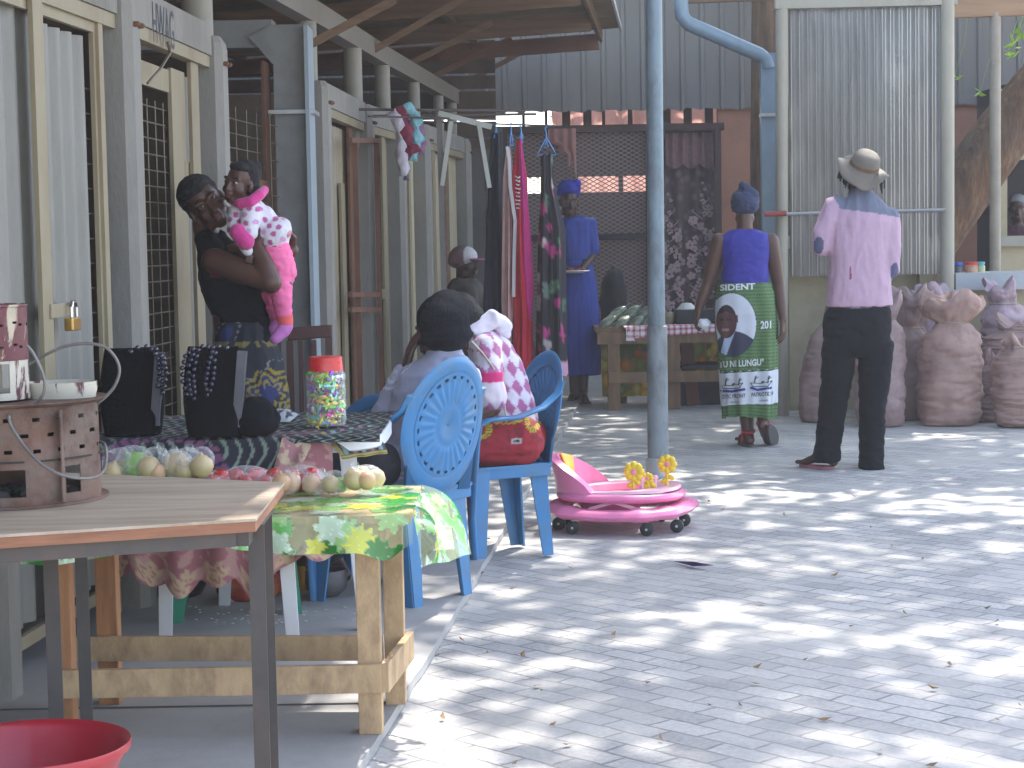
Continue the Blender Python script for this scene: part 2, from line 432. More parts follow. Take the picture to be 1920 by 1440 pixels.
def bay(i, label, pieces, lintel=True, name="stall_door"):
    lup = .035 if i in (0, 1, 2) else 0
    A, B = PIERS[i], PIERS[i + 1]; d = (B - A).normalized(); L = (B - A).length; n = V((d.y, -d.x)); up = (0, 0, 1)
    t = thing(name, (A.x, A.y, .034), label, "door", "doors of the stall row")
    P = lambda s, off=0, z=0: V((A.x + d.x * s + n.x * off, A.y + d.y * s + n.y * off, z))
    if lintel:
        mb = MB(); mb.beam(P(.08, -.01, 2.175 + lup), P(L - .08, -.01, 2.175 + lup), .09, .13); lt = part("lintel", mb, CONC, t)
        mb = MB(); mb.beam(P(.08, .0, 2.084 + lup), P(L - .08, .0, 2.084 + lup), .05, .05); part("header_rail", mb, CREAM, t)
    for pc in pieces:
        kind = pc[0]; z0, z1 = pc[3], pc[4]; off = pc[5] if len(pc) > 5 else 0; A_, B_ = A + n * off, B + n * off; s0, s1 = along(A_, B_, pc[1]), along(A_, B_, pc[2])
        mb = MB()
        if kind == "post": mb.beam(P((s0 + s1) / 2, off, z0), P((s0 + s1) / 2, off, z1 + (.07 + lup if z1 > 1.9 else 0)), s1 - s0, .016, up=(n.x, n.y, 0)); part("frame_post", mb, pc[6] if len(pc) > 6 else CREAM, t)
        elif kind == "rail": mb.beam(P(s0, off, (z0 + z1) / 2 + (.07 + lup if z1 > 1.8 else 0)), P(s1, off, (z0 + z1) / 2 + (.07 + lup if z1 > 1.8 else 0)), .018, z1 - z0); part("frame_rail", mb, pc[6] if len(pc) > 6 else CREAM, t)
        elif kind == "sheet": corr(mb, V(P(s0, off)[:2]), V(P(s1, off)[:2]), z0, z1 + (.06 + lup if z1 > 1.9 else 0), .12, .014, 10); part("sheet_panel", mb, pc[6] if len(pc) > 6 else SHEETG, t, smooth=True, fix=False)
        elif kind == "mesh": weld(mb, V(P(s0, off)[:2]), V(P(s1, off)[:2]), z0, z1, *(pc[6] if len(pc) > 6 else ())); part("wire_mesh", mb, WIRE, t)
    return t, P, A, B
bay(0, "sheeted stall front at the far left edge", [("sheet", -400, -40, .15, 2.0, -.03)])
t0, P0, A0, B0 = bay(1, "double stall door of grey corrugated sheets in cream frames with padlock", [
    ("post", 0, 8, .12, 2.0), ("sheet", 6, 78, .17, 1.98, -.035), ("post", 77, 96, .12, 2.0, .02), ("sheet", 94, 171, .17, 1.95, -.03),
    ("mesh", 170, 190, .17, 1.95, -.02, (.3, .085, .003)), ("post", 188, 195, .12, 2.0, .0), ("post", 198, 206, .05, 2.0, .012), ("rail", 4, 198, .12, .16), ("rail", 4, 198, 1.955, 1.995)])
s = along(A0, B0, 108); c = P0(s, .03, G(104, 575, 0).z if False else 0)
def on_plane(A, B, u, v, off=0):
    r = ray(u, v); d = (B - A); nn = V((-d.y, d.x)); t = nn.dot(A) / nn.dot(V((r.x, r.y))); p = CAM + r * t
    n2 = V((d.y, -d.x)).normalized(); return V((p.x + n2.x * off, p.y + n2.y * off, p.z))
lk = thing("padlock", on_plane(A0, B0, 108, 600, .05), "brass padlock hanging from a steel hasp on the grey door", "padlock")
q = on_plane(A0, B0, 108, 608, .05); yaw = math.atan2((B0 - A0).y, (B0 - A0).x)
rz = Matrix.Rotation(yaw, 3, 'Z')
mb = MB(); mb.box(q, (.085, .03, .042), rz, .005); part("lock_body", mb, M("brass", (.6, .38, .12), .3, .1, 8, 0, metal=.9), lk)
qs = on_plane(A0, B0, 110, 583, .05); mb = MB(); mb.tube([qs + rz @ V((-.025, 0, -.02)), qs + rz @ V((-.025, 0, .012)), qs + rz @ V((-.014, 0, .028)), qs + rz @ V((.014, 0, .028)), qs + rz @ V((.025, 0, .012)), qs + rz @ V((.025, 0, -.02))], .006, 8)
part("shackle", mb, M("shackle_steel", (.6, .6, .6), .25, .1, 8, 0, metal=1), lk)
mb = MB(); mb.box(on_plane(A0, B0, 98, 582, .03), (.22, .01, .045), rz, .003); part("hasp", mb, CREAM, lk)

t1, P1_, A1, B1 = bay(2, "cream framed wire mesh stall door beneath the stencilled letters", [
    ("post", 270, 276, .05, 2.0, 0), ("mesh", 272, 333, .2, 1.90, -.04, (.13, .062, .0033)), ("post", 331, 356, .05, 1.94, -.02), ("rail", 262, 356, 1.84, 1.93, -.03), ("rail", 262, 340, .85, .9, -.07, BROWNW),
    ("sheet", 357, 366, .1, 1.95, -.06), ("post", 368, 382, .03, 2.0, 0), ("rail", 352, 372, 1.62, 1.68, -.02)])
# stencilled letters on the lintel
A1_, B1_ = PIERS[2], PIERS[3]; d1 = (B1_ - A1_).normalized(); n1 = V((d1.y, -d1.x))
vs, fs = text_mesh("HWAG", .15, .0, 1.0); s0 = along(A1_, B1_, 268, 60); s1 = along(A1_, B1_, 309, 60); wx = max(v[0] for v in vs)
z0 = 2.02; mb = MB(); k = (s1 - s0) / wx
mb.add([V((A1_.x, A1_.y, 0)) + V((d1.x, d1.y, 0)) * (s0 + v[0] * k) + V((n1.x, n1.y, 0)) * (.037) + V((0, 0, 2.10 + v[1] * 1.45)) for v in vs], fs)
lt = [c for c in t1.children if c.name.startswith("header")][0]
# letters painted across lintel and rail: raise them clear of both faces
part("painted_letters", mb, M("stencil_paint", (.07, .07, .08), .8), lt, fix=False)
mb = MB(); mb.tube([on_plane(A1_, B1_, 293, 80, .045), on_plane(A1_, B1_, 290, 100, .06), on_plane(A1_, B1_, 276, 130, .05), on_plane(A1_, B1_, 262, 156, .03)], .006, 6); part("cord_loop", mb, WIRE, t1)

t2, P2_, A2, B2 = bay(3, "dark open stall front with brown frame and square wire mesh behind the baby", [
    ("mesh", 432, 512, .05, 2.0, -.12, (.22, .07, .003)), ("post", 505, 516, .05, 2.2, -.10, RUST), ("rail", 428, 512, 1.62, 1.66, -.1, RUST), ("mesh", 516, 532, .05, 2.0, -.05, (.12, .09, .003))], lintel=False)
bay(4, "stall door with cream sheet leaf behind a brown tube frame", [
    ("post", 620, 627, .03, 2.0, 0), ("sheet", 627, 658, .05, 1.98, -.05, CREAM), ("post", 643, 650, .03, 1.7, -.02), ("post", 660, 668, .03, 2.0, -.01, RUST)])
A, B = PIERS[4], PIERS[5]
t = thing("tube_frame", on_plane(A, B, 640, 800, .12), "dark brown square tube frame standing open against the stall door", "gate")
for u_ in (634, 676):
    mb = MB(); p = on_plane(A, B, u_, 262, .10); mb.beam((p.x, p.y, .05), p, .03, .03); part("upright", mb, RUST, t)
for v_ in (264, 553, 581):
    mb = MB(); mb.beam(on_plane(A, B, 624, v_, .10), on_plane(A, B, 680, v_, .10), .03, .03); part("cross_bar", mb, RUST, t)
bay(5, "narrow wire mesh stall door in cream frame with small padlock", [
    ("post", 704, 709, .03, 2.0, 0), ("mesh", 709, 722, .3, 1.97, -.02, (.5, .075, .004)), ("post", 721, 727, .03, 2.0, 0), ("sheet", 726, 738, .05, 2.0, -.05, CREAM), ("rail", 706, 724, .95, 1.02, 0)])
bay(6, "cream sheeted stall door behind the hanging scarves", [("sheet", 754, 784, .05, 2.0, -.05, CREAMW), ("post", 770, 774, .03, 2.0, 0), ("post", 754, 758, .03, 2.0, 0)])
bay(7, "cream sheeted stall door at the far end beside the drying frame", [("sheet", 805, 858, .05, 2.0, -.05, CREAMW), ("post", 815, 820, .03, 2.0, 0), ("post", 838, 845, .03, 2.0, 0, BROWNW)])

# the grey steel portal frame that stands among the stalls
pf = thing("steel_portal", (W(553, 400, 10.0).x, 10.0, .034), "broad grey steel column with cross beam and corner gusset among the stalls", "steel column")
xL, xR = W(519, 400, 10.0).x, W(580, 400, 10.0).x
mb = MB(); mb.box(((xL + xR) / 2, 10.1, 1.24), (xR - xL, .2, 2.42), None, .004); part("column", mb, STEELG, pf)
mb = MB(); mb.box((xR + .012, 10.06, 1.24), (.02, .28, 2.42)); part("flange", mb, M("flange_paint", (.30, .35, .38), .45, .08, 3, .05), pf)
zt = W(500, 62, 10).z
mb = MB(); mb.box((xL - .62, 10.1, zt), (1.24, .16, .145), None, .004); part("cross_beam", mb, STEELG, pf)
mb = MB(); a_ = W(588, 42, 10); b_ = W(519, 92, 10); mb.add([(xR - .004, 9.99, 2.40), (xR - .004, 9.99, 2.46), (xL, 9.99, 2.46), (xL, 9.99, 2.26), (xL - .12, 9.99, 2.40)] + [(xR - .004, 10.21, 2.40), (xR - .004, 10.21, 2.46), (xL, 10.21, 2.46), (xL, 10.21, 2.26), (xL - .12, 10.21, 2.40)],
    [(0, 1, 2, 4, 3), (5, 8, 9, 7, 6), (0, 3, 8, 5), (3, 4, 9, 8), (4, 2, 7, 9), (2, 1, 6, 7), (1, 0, 5, 6)]); part("gusset", mb, STEELG, pf)
mb = MB(); zc = W(550, 210, 9.98).z; mb.box(((xL + xR) / 2 + .01, 10.08, zc), (xR - xL + .07, .26, .02)); part("strap", mb, M("galv", (.42, .43, .44), .4, .1, 8, .05, metal=.6), pf)

# upper beam, stub posts
TB = [G(430, -62, 2.66), G(592, 30, 2.66), G(720, 108, 2.66), G(862, 188, 2.66)]; TBn = TB[0] - (TB[1] - TB[0]) * 1.6
ub = thing("eaves_beam", TB[0], "long grey steel beam running above the stall row", "beam")
mb = MB()
for a, b in zip([TBn] + TB[:-1], TB): mb.beam(a, b, .10, .13)
part("beam", mb, M("beam_paint", (.24, .22, .185), .6, .15, 3, .08, 60, dirt=(.17, .10, .06), damt=.6), ub)
stub = [(372, 80, .07), (575, 150, .06), (661, 178, .06), (716, 205, .055), (774, 232, .05), (820, 250, .045), (845, 262, .045)]
SD = ["leftmost round stub post, above the painted letters", "round stub post left of the clothes rails, beside the grey column", "round stub post above the brown tube frame", "round stub post above the narrow wire door", "round stub post rising behind the hanging scarves", "slender round stub post left of the roof's far end", "last and thinnest round stub post under the roof"]
def beam_pt(u):
    # plan position on the beam line seen in column u
    best = None
    for a, b in zip([TBn] + TB[:-1], TB):
        d = V((b.x - a.x, b.y - a.y)); r = ray(u, 100); nn = V((-d.y, d.x)); t = nn.dot(V((a.x, a.y))) / nn.dot(V((r.x, r.y))); p = V((r.x, r.y)) * t
        s = (p - V((a.x, a.y))).dot(d) / d.dot(d)
        if -.01 <= s <= 1.01: best = p
    return best
for (u_, v_, r_), ds in zip(stub, SD):
    p = beam_pt(u_)
    if p is None: continue
    mb = MB(); mb.tube([(p.x, p.y, 1.95), (p.x, p.y, 2.595)], r_, 20)
    o = part("stub_post", mb, TUBEW, smooth=True, loc=(p.x, p.y, 1.95)); tag(o, ds, "post", "round stub posts under the eaves beam")

# building shell behind the fronts
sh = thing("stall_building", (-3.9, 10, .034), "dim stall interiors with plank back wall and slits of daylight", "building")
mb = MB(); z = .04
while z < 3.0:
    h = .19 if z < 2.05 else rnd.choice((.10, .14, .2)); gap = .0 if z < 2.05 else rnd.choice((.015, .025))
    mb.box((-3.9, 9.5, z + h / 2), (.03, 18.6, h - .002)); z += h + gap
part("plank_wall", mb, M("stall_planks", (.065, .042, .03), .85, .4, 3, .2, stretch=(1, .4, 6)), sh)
def wall_x(y):
    for a, b in zip(PIERS[:-1], PIERS[1:]):
        if a.y <= y <= b.y: return a.x + (b.x - a.x) * (y - a.y) / (b.y - a.y)
    return PIERS[-1].x
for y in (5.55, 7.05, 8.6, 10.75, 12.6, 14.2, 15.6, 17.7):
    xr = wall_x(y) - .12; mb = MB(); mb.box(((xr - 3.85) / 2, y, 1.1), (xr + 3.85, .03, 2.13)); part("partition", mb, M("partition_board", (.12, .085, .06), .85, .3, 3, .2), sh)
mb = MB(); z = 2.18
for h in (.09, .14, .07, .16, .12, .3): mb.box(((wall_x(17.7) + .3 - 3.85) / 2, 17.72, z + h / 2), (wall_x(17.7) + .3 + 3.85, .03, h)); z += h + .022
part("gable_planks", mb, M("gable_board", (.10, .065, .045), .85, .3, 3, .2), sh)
mb = MB()
for i in range(14):
    y = 5.8 + i * .85; mb.box((-2.3 - rnd.random(), y, .9), (.04, .04, 1.8))
    if i % 2: mb.box((-2.6, y + .2, rnd.uniform(.7, 1.5)), (.9, .35, .03))
part("shelving", mb, M("stall_shelf", (.2, .14, .08), .8, .3), sh)
mb = MB()
for i in range(10):
    y = 5.9 + i * 1.1; mb.box((-2.2 - .5 * rnd.random(), y, .6 + .5 * rnd.random()), (.35, .3, .6 + .5 * rnd.random()), Matrix.Rotation(rnd.random(), 3, 'Z'), .03)
part("stored_goods", mb, M("stored_blue", (.03, .05, .22), .8, .4, 3), sh)

# roof over the walkway
ef = W(1158, 60, 17.6); en = ef - (V((kd.x, 1, 0)) * 16.4); en.z = ef.z
rf = thing("walkway_roof", (-1, 10, 3), "low corrugated iron roof on rafters over the stall walkway", "roof")
def roof_z(x, y): xe = ef.x - kd.x * (17.6 - y); return ef.z + .04 - .055 * (xe - x)
mb = MB(); per = .076; y0, y1 = 1.2, 17.6; nv = int((y1 - y0) / per * 5)
def fn(u, v):
    y = y0 + (y1 - y0) * v; xe = ef.x - kd.x * (17.6 - y) + .02; x = -4.3 + (xe + 4.3) * u; return (x, y, roof_z(x, y) + .011 * math.sin(2 * PI * y / per))
mb.grid(fn, 3, nv); part("roof_sheet", mb, ROOFM, rf, smooth=True, fix=False)
mb = MB(); y = 17.45
for i, y in enumerate((17.45, 15.9, 14.2, 12.5, 10.8, 9.1, 7.4, 5.7, 4.0, 2.3)):
    xe = ef.x - kd.x * (17.6 - y) - .17; mb = MB(); mb.beam((-4.2, y, roof_z(-4.2, y) - .13), (xe, y, roof_z(xe, y) - .13), .06, .14)
    part("rafter", mb, RUST if i == 0 else BROWNW, rf)
for k in (.17, 1.3, 2.3, 3.4):
    mb = MB(); a = V((ef.x - k, 17.6, 0)); b = V((en.x - k, 1.2, 0)); a.z = roof_z(a.x, 17.6) - .037; b.z = roof_z(b.x, 1.2) - .037
    mb.beam(a, b, .05, .05); part("purlin", mb, BROWNW, rf)
mb = MB(); a = V((ef.x - .15, 17.62, ef.z - .03)); b = V((en.x - .15, 1.2, ef.z - .03)); mb.beam(a, b, .025, .12); part("fascia_board", mb, BROWNW, rf)
mb = MB(); a = V((ef.x + .03, 17.62, ef.z + .035)); b = V((en.x + .03, 1.2, ef.z + .035)); mb.beam(a, b, .02, .05); part("lit_edge_strip", mb, M("lit_edge_pale", (.62, .62, .60), .4, .05, 5, .03, metal=.3), rf)  # pale strip added along the eave, its colour imitating a sunlit sheet edge
# diagonal struts from the beam to the rafters
SPX = [((560, 95), (740, 0), 9.5), ((690, 100), (873, -5), 12.2), ((772, 118), (922, 42), 14.0), ((815, 142), (958, 72), 15.7), ((851, 166), (975, 100), 17.2), ((655, 43), (742, -10), 10.3)]
for (a, b, D) in SPX[:5]:
    mb = MB(); pa = beam_pt(a[0]); pa = V((pa.x, pa.y, W(a[0], a[1], pa.y).z)); pb = W(b[0], b[1], D); pb.y = pa.y + .05
    pb = W(b[0], b[1], pa.y + .1); mb.beam(pa, pb, .045, .045); part("strut", mb, RUST if D > 15 else BROWNW, rf)

# end wall beyond the last pier
ew = thing("end_wall", (W(910, 500, 18.0).x, 18.0, 0), "dull grey board wall beyond the last pier with two slits of light", "wall")
xa, xb, xc = W(872, 400, 18).x, W(909, 400, 18).x, W(945, 400, 18).x
mb = MB(); zs = [W(900, v, 18).z for v in (232, 328, 362, 392, 424, 735)]
mb.box(((xa - 2.5 + xb) / 2, 18, 1.2), (xb - xa + 2.5, .04, 2.4)); mb.box(((xb + .025 + xc) / 2, 18, 1.2), (xc - xb - .025, .04, 2.4))
for z1, z0 in ((zs[0], zs[1]), (zs[2], zs[3]), (zs[4], 0.0)): mb.box((xb + .0125, 18, (z0 + z1) / 2), (.025, .036, z1 - z0))
part("board_panel", mb, M("end_board", (.12, .11, .10), .8, .2, 2, .1), ew)

# ------------------------------------------------------------------ the shop at the back
BY = 18.6
def bx(u, v=400, y=BY): return W(u, v, y).x
def bz(v, u=1150, y=BY): return W(u, v, y).z
shop = thing("back_shop", (bx(1150), BY, 0), "dim open fronted shop behind wire mesh under a grey box profile fascia", "building")
mb = MB(); xa, xb = -3.4, 7.6; zb = bz(207); per = .19
xs = []; x = xa
while x < xb:
    xs += [(x, 0), (x + .12, 0), (x + .135, -.022), (x + .165, -.022), (x + .18, 0)]; x += per
rows = [zb, zb + .35, 3.6, 4.7]
vs = [(x, BY + off - .02 + .02 * (z - zb) + (.006 * math.sin(x * 9) if j == 0 else 0), z + (.014 * math.sin(x * 16.5 * 2) + .006 * math.sin(x * 41) if j == 0 else 0)) for j, z in enumerate(rows) for x, off in xs]
n = len(xs); fs = [(j * n + i, j * n + i + 1, (j + 1) * n + i + 1, (j + 1) * n + i) for j in range(len(rows) - 1) for i in range(n - 1)]
mb.add(vs, fs); part("fascia_sheet", mb, FASC, shop, fix=False)
mb = MB()
for u_ in (948, 1218, 1348): x = bx(u_); mb.box((x, BY + .06, 1.2), (.06, .06, 2.4))
mb.box((bx(1150), BY + .06, bz(240)), (bx(1360) - bx(940), .07, .07))
part("front_post", mb, M("shop_post", (.06, .035, .03), .8, .3), shop)
mb = MB(); mb.box((bx(1100), BY + .04, bz(444)), (bx(1216) - bx(950), .05, .06)); part("middle_rail", mb, M("shop_rail", (.03, .025, .03), .8), shop)
# expanded metal screen and lace curtains
def screen_mat():
    m, nt, b = newmat("expanded_metal"); tc = N(nt, "ShaderNodeTexCoord"); sx = N(nt, "ShaderNodeSeparateXYZ"); nt.links.new(tc.outputs["Object"], sx.inputs[0])
    u = math_n(nt, "MULTIPLY", sx.outputs[0], 13.0); v = math_n(nt, "MULTIPLY", sx.outputs[2], 24.0)
    a = math_n(nt, "FRACT", math_n(nt, "ADD", u, v)); c = math_n(nt, "FRACT", math_n(nt, "SUBTRACT", u, v))
    g = lambda q: math_n(nt, "LESS_THAN", q, .22)
    al = math_n(nt, "MAXIMUM", g(a), g(c)); nt.links.new(al, b.inputs["Alpha"])
    b.inputs["Base Color"].default_value = (.36, .26, .25, 1); b.inputs["Roughness"].default_value = .6
    return m
mb = MB(); mb.add([(bx(950), BY + .1, .1), (bx(1216), BY + .1, .1), (bx(1216), BY + .1, bz(245)), (bx(950), BY + .1, bz(245))], [(0, 1, 2, 3)])
part("mesh_screen", mb, screen_mat(), shop, fix=False)
def lace_mat():
    m, nt, b = newmat("lace_ground"); f = noise_node(nt, 60, 2); 
    vo = N(nt, "ShaderNodeTexVoronoi"); vo.inputs["Scale"].default_value = 11; tc = N(nt, "ShaderNodeTexCoord"); nt.links.new(tc.outputs["Object"], vo.inputs["Vector"])
    c = ramp(nt, vo.outputs["Distance"], [(.2, (.22, .16, .16)), (.5, (.13, .09, .095))])
    nt.links.new(c, b.inputs["Base Color"]); b.inputs["Roughness"].default_value = .9; b.inputs["Alpha"].default_value = .82
    return m
LACE = lace_mat(); LACEF = M("lace_flower", (.46, .32, .34), .9, .15, 30, 0)
cur = thing("lace_curtain", (bx(1300), BY + .22, bz(245)), "brown net curtain with pale pink flower sprays behind the blue pole", "curtain", "lace curtains in the shop front")
mb = MB(); xa, xb = bx(1216), bx(1348)
mb.grid(lambda u, v: (xa + (xb - xa) * u, BY + .22 + .03 * math.sin(u * 24), bz(650) + (bz(243) - bz(650)) * v), 60, 2); part("net_ground", mb, LACE, cur, smooth=True, fix=False)
mb = MB(); rl = random.Random(5)
def petal_flower(mb, x, y, z, r, n=5, th=.004):
    for k in range(n):
        a = 2 * PI * k / n + rl.random(); cx, cz = x + r * .62 * math.cos(a), z + r * .62 * math.sin(a)
        mb.add([(cx + r * .42 * math.cos(t), y, cz + r * .42 * math.sin(t)) for t in [2 * PI * q / 8 for q in range(8)]], [tuple(range(8))])
for (u_, v0_) in ((1255, 365), (1320, 345), (1240, 520)):
    mb = MB()
    x0 = bx(u_); z0 = bz(v0_); zend = bz(610)
    n_ = int((z0 - zend) / .06)
    for i in range(n_):
        z = z0 - i * .06; wd = .02 + .10 * min(1, i / 7.0)
        for k in range(1 if i < 4 else 2): petal_flower(mb, x0 + rl.uniform(-wd, wd), BY + .165 + rl.random() * .02, z, .014 + .030 * min(1, i / 6.0) * rl.uniform(.6, 1.2), 5)
        if i > 1 and i % 2: 
            a = rl.choice((-1, 1)); mb.tube([(x0, BY + .17, z - .05), (x0 + a * wd * .7, BY + .17, z), (x0 + a * wd * 1.1, BY + .17, z + .03), (x0 + a * wd * .9, BY + .17, z + .05)], .004, 4)
    part("flower_spray", mb, LACEF, cur, fix=False)
mb = MB(); xa2, xb2 = bx(1252), bx(1342)
mb.grid(lambda u, v: (xa2 + (xb2 - xa2) * u, BY + .15 + .02 * math.sin(u * 30), bz(308) - .05 * abs(math.sin(u * 9)) + (bz(250) - bz(308) + .05 * abs(math.sin(u * 9))) * v), 50, 3); part("valance", mb, M("pink_valance", (.23, .13, .13), .9, .15, 20, 0), cur, smooth=True, fix=False)
pk = thing("pink_cloth", (bx(1065), BY - .05, bz(245)), "thin dusty pink cloth draped from the shop beam behind a blue hanger", "cloth")
mb = MB()
def fn(u, v):
    x = bx(1030) + (bx(1082) - bx(1030)) * (u if v > .3 else .35 + .65 * u); low = .16 + .26 * u + .06 * math.sin(u * 14); return (x, BY - .06 + .015 * math.sin(u * 20), bz(240) - low * (1 - v) * 1.0)
mb.grid(fn, 30, 10); part("cloth", mb, M("dusty_pink", (.36, .17, .15), .9, .1, 20, 0, alpha=.85), pk, smooth=True, fix=False)
mb = MB(); rg = random.Random(3)
x = bx(985)
while x < bx(1345):
    wd_ = rg.choice((.03, .045, .08)); mb.box((x, BY + .25, bz(222)), (wd_, .03, .24)); x += rg.uniform(.15, .27)
mb.box(((bx(985) + bx(1345)) / 2, BY + .25, bz(222) + .115), (bx(1345) - bx(985), .025, .03))
part("gap_batten", mb, M("batten_dark", (.07, .035, .03), .8), shop)
# interior: back wall with slit, side walls, roof
IY = 21.6
ix = lambda u: W(u, 345, IY).x; iz = lambda v: W(1100, v, IY).z
mb = MB(); zs0, zs1 = iz(361), iz(331); zt_ = iz(243)
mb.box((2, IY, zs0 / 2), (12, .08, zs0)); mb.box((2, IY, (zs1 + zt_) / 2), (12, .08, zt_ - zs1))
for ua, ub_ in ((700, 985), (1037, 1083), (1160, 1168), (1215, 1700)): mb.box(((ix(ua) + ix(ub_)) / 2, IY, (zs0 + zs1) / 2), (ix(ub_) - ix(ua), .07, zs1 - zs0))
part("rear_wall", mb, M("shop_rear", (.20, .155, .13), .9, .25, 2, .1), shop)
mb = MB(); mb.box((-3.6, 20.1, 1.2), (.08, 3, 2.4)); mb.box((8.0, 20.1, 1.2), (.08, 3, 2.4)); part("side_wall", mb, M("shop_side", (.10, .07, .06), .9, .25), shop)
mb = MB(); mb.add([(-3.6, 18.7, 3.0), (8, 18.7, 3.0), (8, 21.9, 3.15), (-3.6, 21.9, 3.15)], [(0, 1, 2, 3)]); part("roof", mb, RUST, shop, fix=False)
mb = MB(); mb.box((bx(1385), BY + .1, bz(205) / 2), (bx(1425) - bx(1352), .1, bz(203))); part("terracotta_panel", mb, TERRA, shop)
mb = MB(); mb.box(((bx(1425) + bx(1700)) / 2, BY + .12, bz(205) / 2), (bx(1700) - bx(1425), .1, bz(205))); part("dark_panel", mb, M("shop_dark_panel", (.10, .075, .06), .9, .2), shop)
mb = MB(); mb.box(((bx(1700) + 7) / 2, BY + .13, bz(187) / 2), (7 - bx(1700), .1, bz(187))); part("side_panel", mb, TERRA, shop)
# lit tiled roof farther off, seen through the gaps
tr = thing("tiled_house", (2, 27, 0), "sunlit terracotta tiled roof glimpsed through the shop", "house")
mb = MB(); xl, xr = W(1040, 345, 27).x, 12
def fn(u, v):
    x = xl + (xr - xl) * u; return (x, 25.2 + 6.5 * v, 1.75 + 2.9 * v + .05 * abs(math.sin(PI * x / .24)))
mb.grid(fn, 320, 2); part("roof", mb, M("roof_tile", (.20, .055, .025), .8, .2, 4, .1), tr, smooth=True, fix=False)
mb = MB(); mb.box(((xl + xr) / 2, 28, .85), (xr - xl - .4, 5, 1.7)); part("wall", mb, CREAMW, tr)

# ------------------------------------------------------------------ right hand booth
RY = 14.3
rx = lambda u, v=300, y=RY: W(u, v, y).x
rzz = lambda v, u=1620, y=RY: W(u, v, y).z
def frp_mat():
    m, nt, b = newmat("ribbed_fibreglass"); f = noise_node(nt, 2.0, 6, stretch=(1, 1, .2)); f2 = noise_node(nt, 9, 6, .7, stretch=(1, 1, .15))
    c = ramp(nt, f, [(.3, (.24, .225, .21)), (.7, (.42, .41, .40))]); c = mixc(nt, ramp(nt, f2, [(.5, (0, 0, 0)), (.75, (.5, .5, .5))]), c, (.18, .155, .12))
    nt.links.new(c, b.inputs["Base Color"]); b.inputs["Roughness"].default_value = .2; b.inputs["Specular IOR Level"].default_value = 1.0; b.inputs["Coat Weight"].default_value = .6; b.inputs["Coat Roughness"].default_value = .08; b.inputs["Alpha"].default_value = .92; b.inputs["Metallic"].default_value = .65
    bump(nt, b, f2, .12, .004)
    out = nt.nodes["Material Output"]; t = N(nt, "ShaderNodeBsdfTranslucent"); t.inputs[0].default_value = (.55, .58, .62, 1); mx = N(nt, "ShaderNodeMixShader"); mx.inputs[0].default_value = .12
    nt.links.new(b.outputs[0], mx.inputs[1]); nt.links.new(t.outputs[0], mx.inputs[2]); nt.links.new(mx.outputs[0], out.inputs[0])
    return m
o = None
sp = MB(); corr(sp, V((rx(1480), RY)), V((rx(1764), RY)), rzz(516), rzz(2), period=(rx(1764) - rx(1480)) / 18.3, amp=.019, k=12)
o = part("ribbed_sheet", sp, frp_mat(), smooth=True, fix=False, loc=(rx(1620), RY, rzz(516))); tag(o, "tall translucent ribbed sheet hung between two cream poles", "corrugated sheet")
def pole(name, u, v0, v1, y, r, mat, label, ground=True, cat="pole", u1=None):
    a = W(u, v0, y); b = W(u1 or u, v1, y); base = V((b.x, y, 0 if ground else b.z))
    mb = MB(); mb.tube([(a.x, y, a.z), (b.x, y, b.z), (b.x, y, base.z - (0 if ground else .001))] if ground else [(a.x, y, a.z), (b.x, y, b.z)], r, 20)
    o = part(name, mb, mat, smooth=True, loc=base); tag(o, label, cat); return o
POLEC = M("pole_cream", (.34, .31, .24), .55, .08, 3, .08, 60, dirt=(.25, .19, .13), damt=.5, dscale=4, stretch=(1, 1, .3))
pole("cream_pole", 1466, 10, 600, RY - .06, .047, POLEC, "cream pole at the left side of the ribbed sheet")
pole("cream_pole", 1776, -20, 600, RY - .08, .052, POLEC, "thick cream pole at the right side of the ribbed sheet")
mb = MB(); mb.beam((rx(1453), RY - .06, rzz(4, 1453)), (rx(1790), RY - .06, rzz(-4, 1790)), .09, .12); o = part("header_beam", mb, POLEC, loc=(rx(1620), RY - .06, rzz(0))); tag(o, "grey cream header beam above the ribbed sheet", "beam")
mb = MB(); mb.tube([W(1440, 402, RY - .13), W(1772, 393, RY - .13)], .013, 8); o = part("cross_rod", mb, M("rod_galv", (.36, .35, .34), .4, .1, 8, 0, metal=.6), loc=W(1600, 398, RY - .13)); tag(o, "thin horizontal rod tied across the ribbed sheet", "rod")
mb = MB(); mb.tube([W(1434, 402, RY - .16), W(1474, 400, RY - .16)], .02, 10); part("red_sleeve", mb, M("red_oxide", (.28, .04, .03), .6), o, smooth=True)
lw = thing("low_wall", (rx(1620), RY + .35, 0), "cream plastered low wall behind the sacks with timber sill", "wall")
mb = MB(); mb.box(((rx(1490) + rx(1752)) / 2, RY + .4, rzz(466) / 2), (rx(1752) - rx(1490), .12, rzz(466))); part("wall", mb, CREAMW, lw)
mb = MB(); mb.box(((rx(1484) + rx(1760)) / 2, RY + .36, rzz(452)), (rx(1760) - rx(1484), .18, .10)); part("sill", mb, M("sill_white", (.52, .50, .45), .7, .1, 4, .1), lw)
mb = MB(); mb.box((rx(1750), RY + .3, rzz(466) / 2), (.10, .1, rzz(466))); part("end_post", mb, CREAMW, lw)
ct = thing("shop_counter", (rx(1860, 530), 14.5, 0), "cream counter with pale grey front board behind the sacks", "counter")
mb = MB(); mb.box(((rx(1788) + rx(2060)) / 2, 14.55, rzz(548) / 2), (rx(2060) - rx(1788), .4, rzz(548))); part("base", mb, CREAMW, ct)
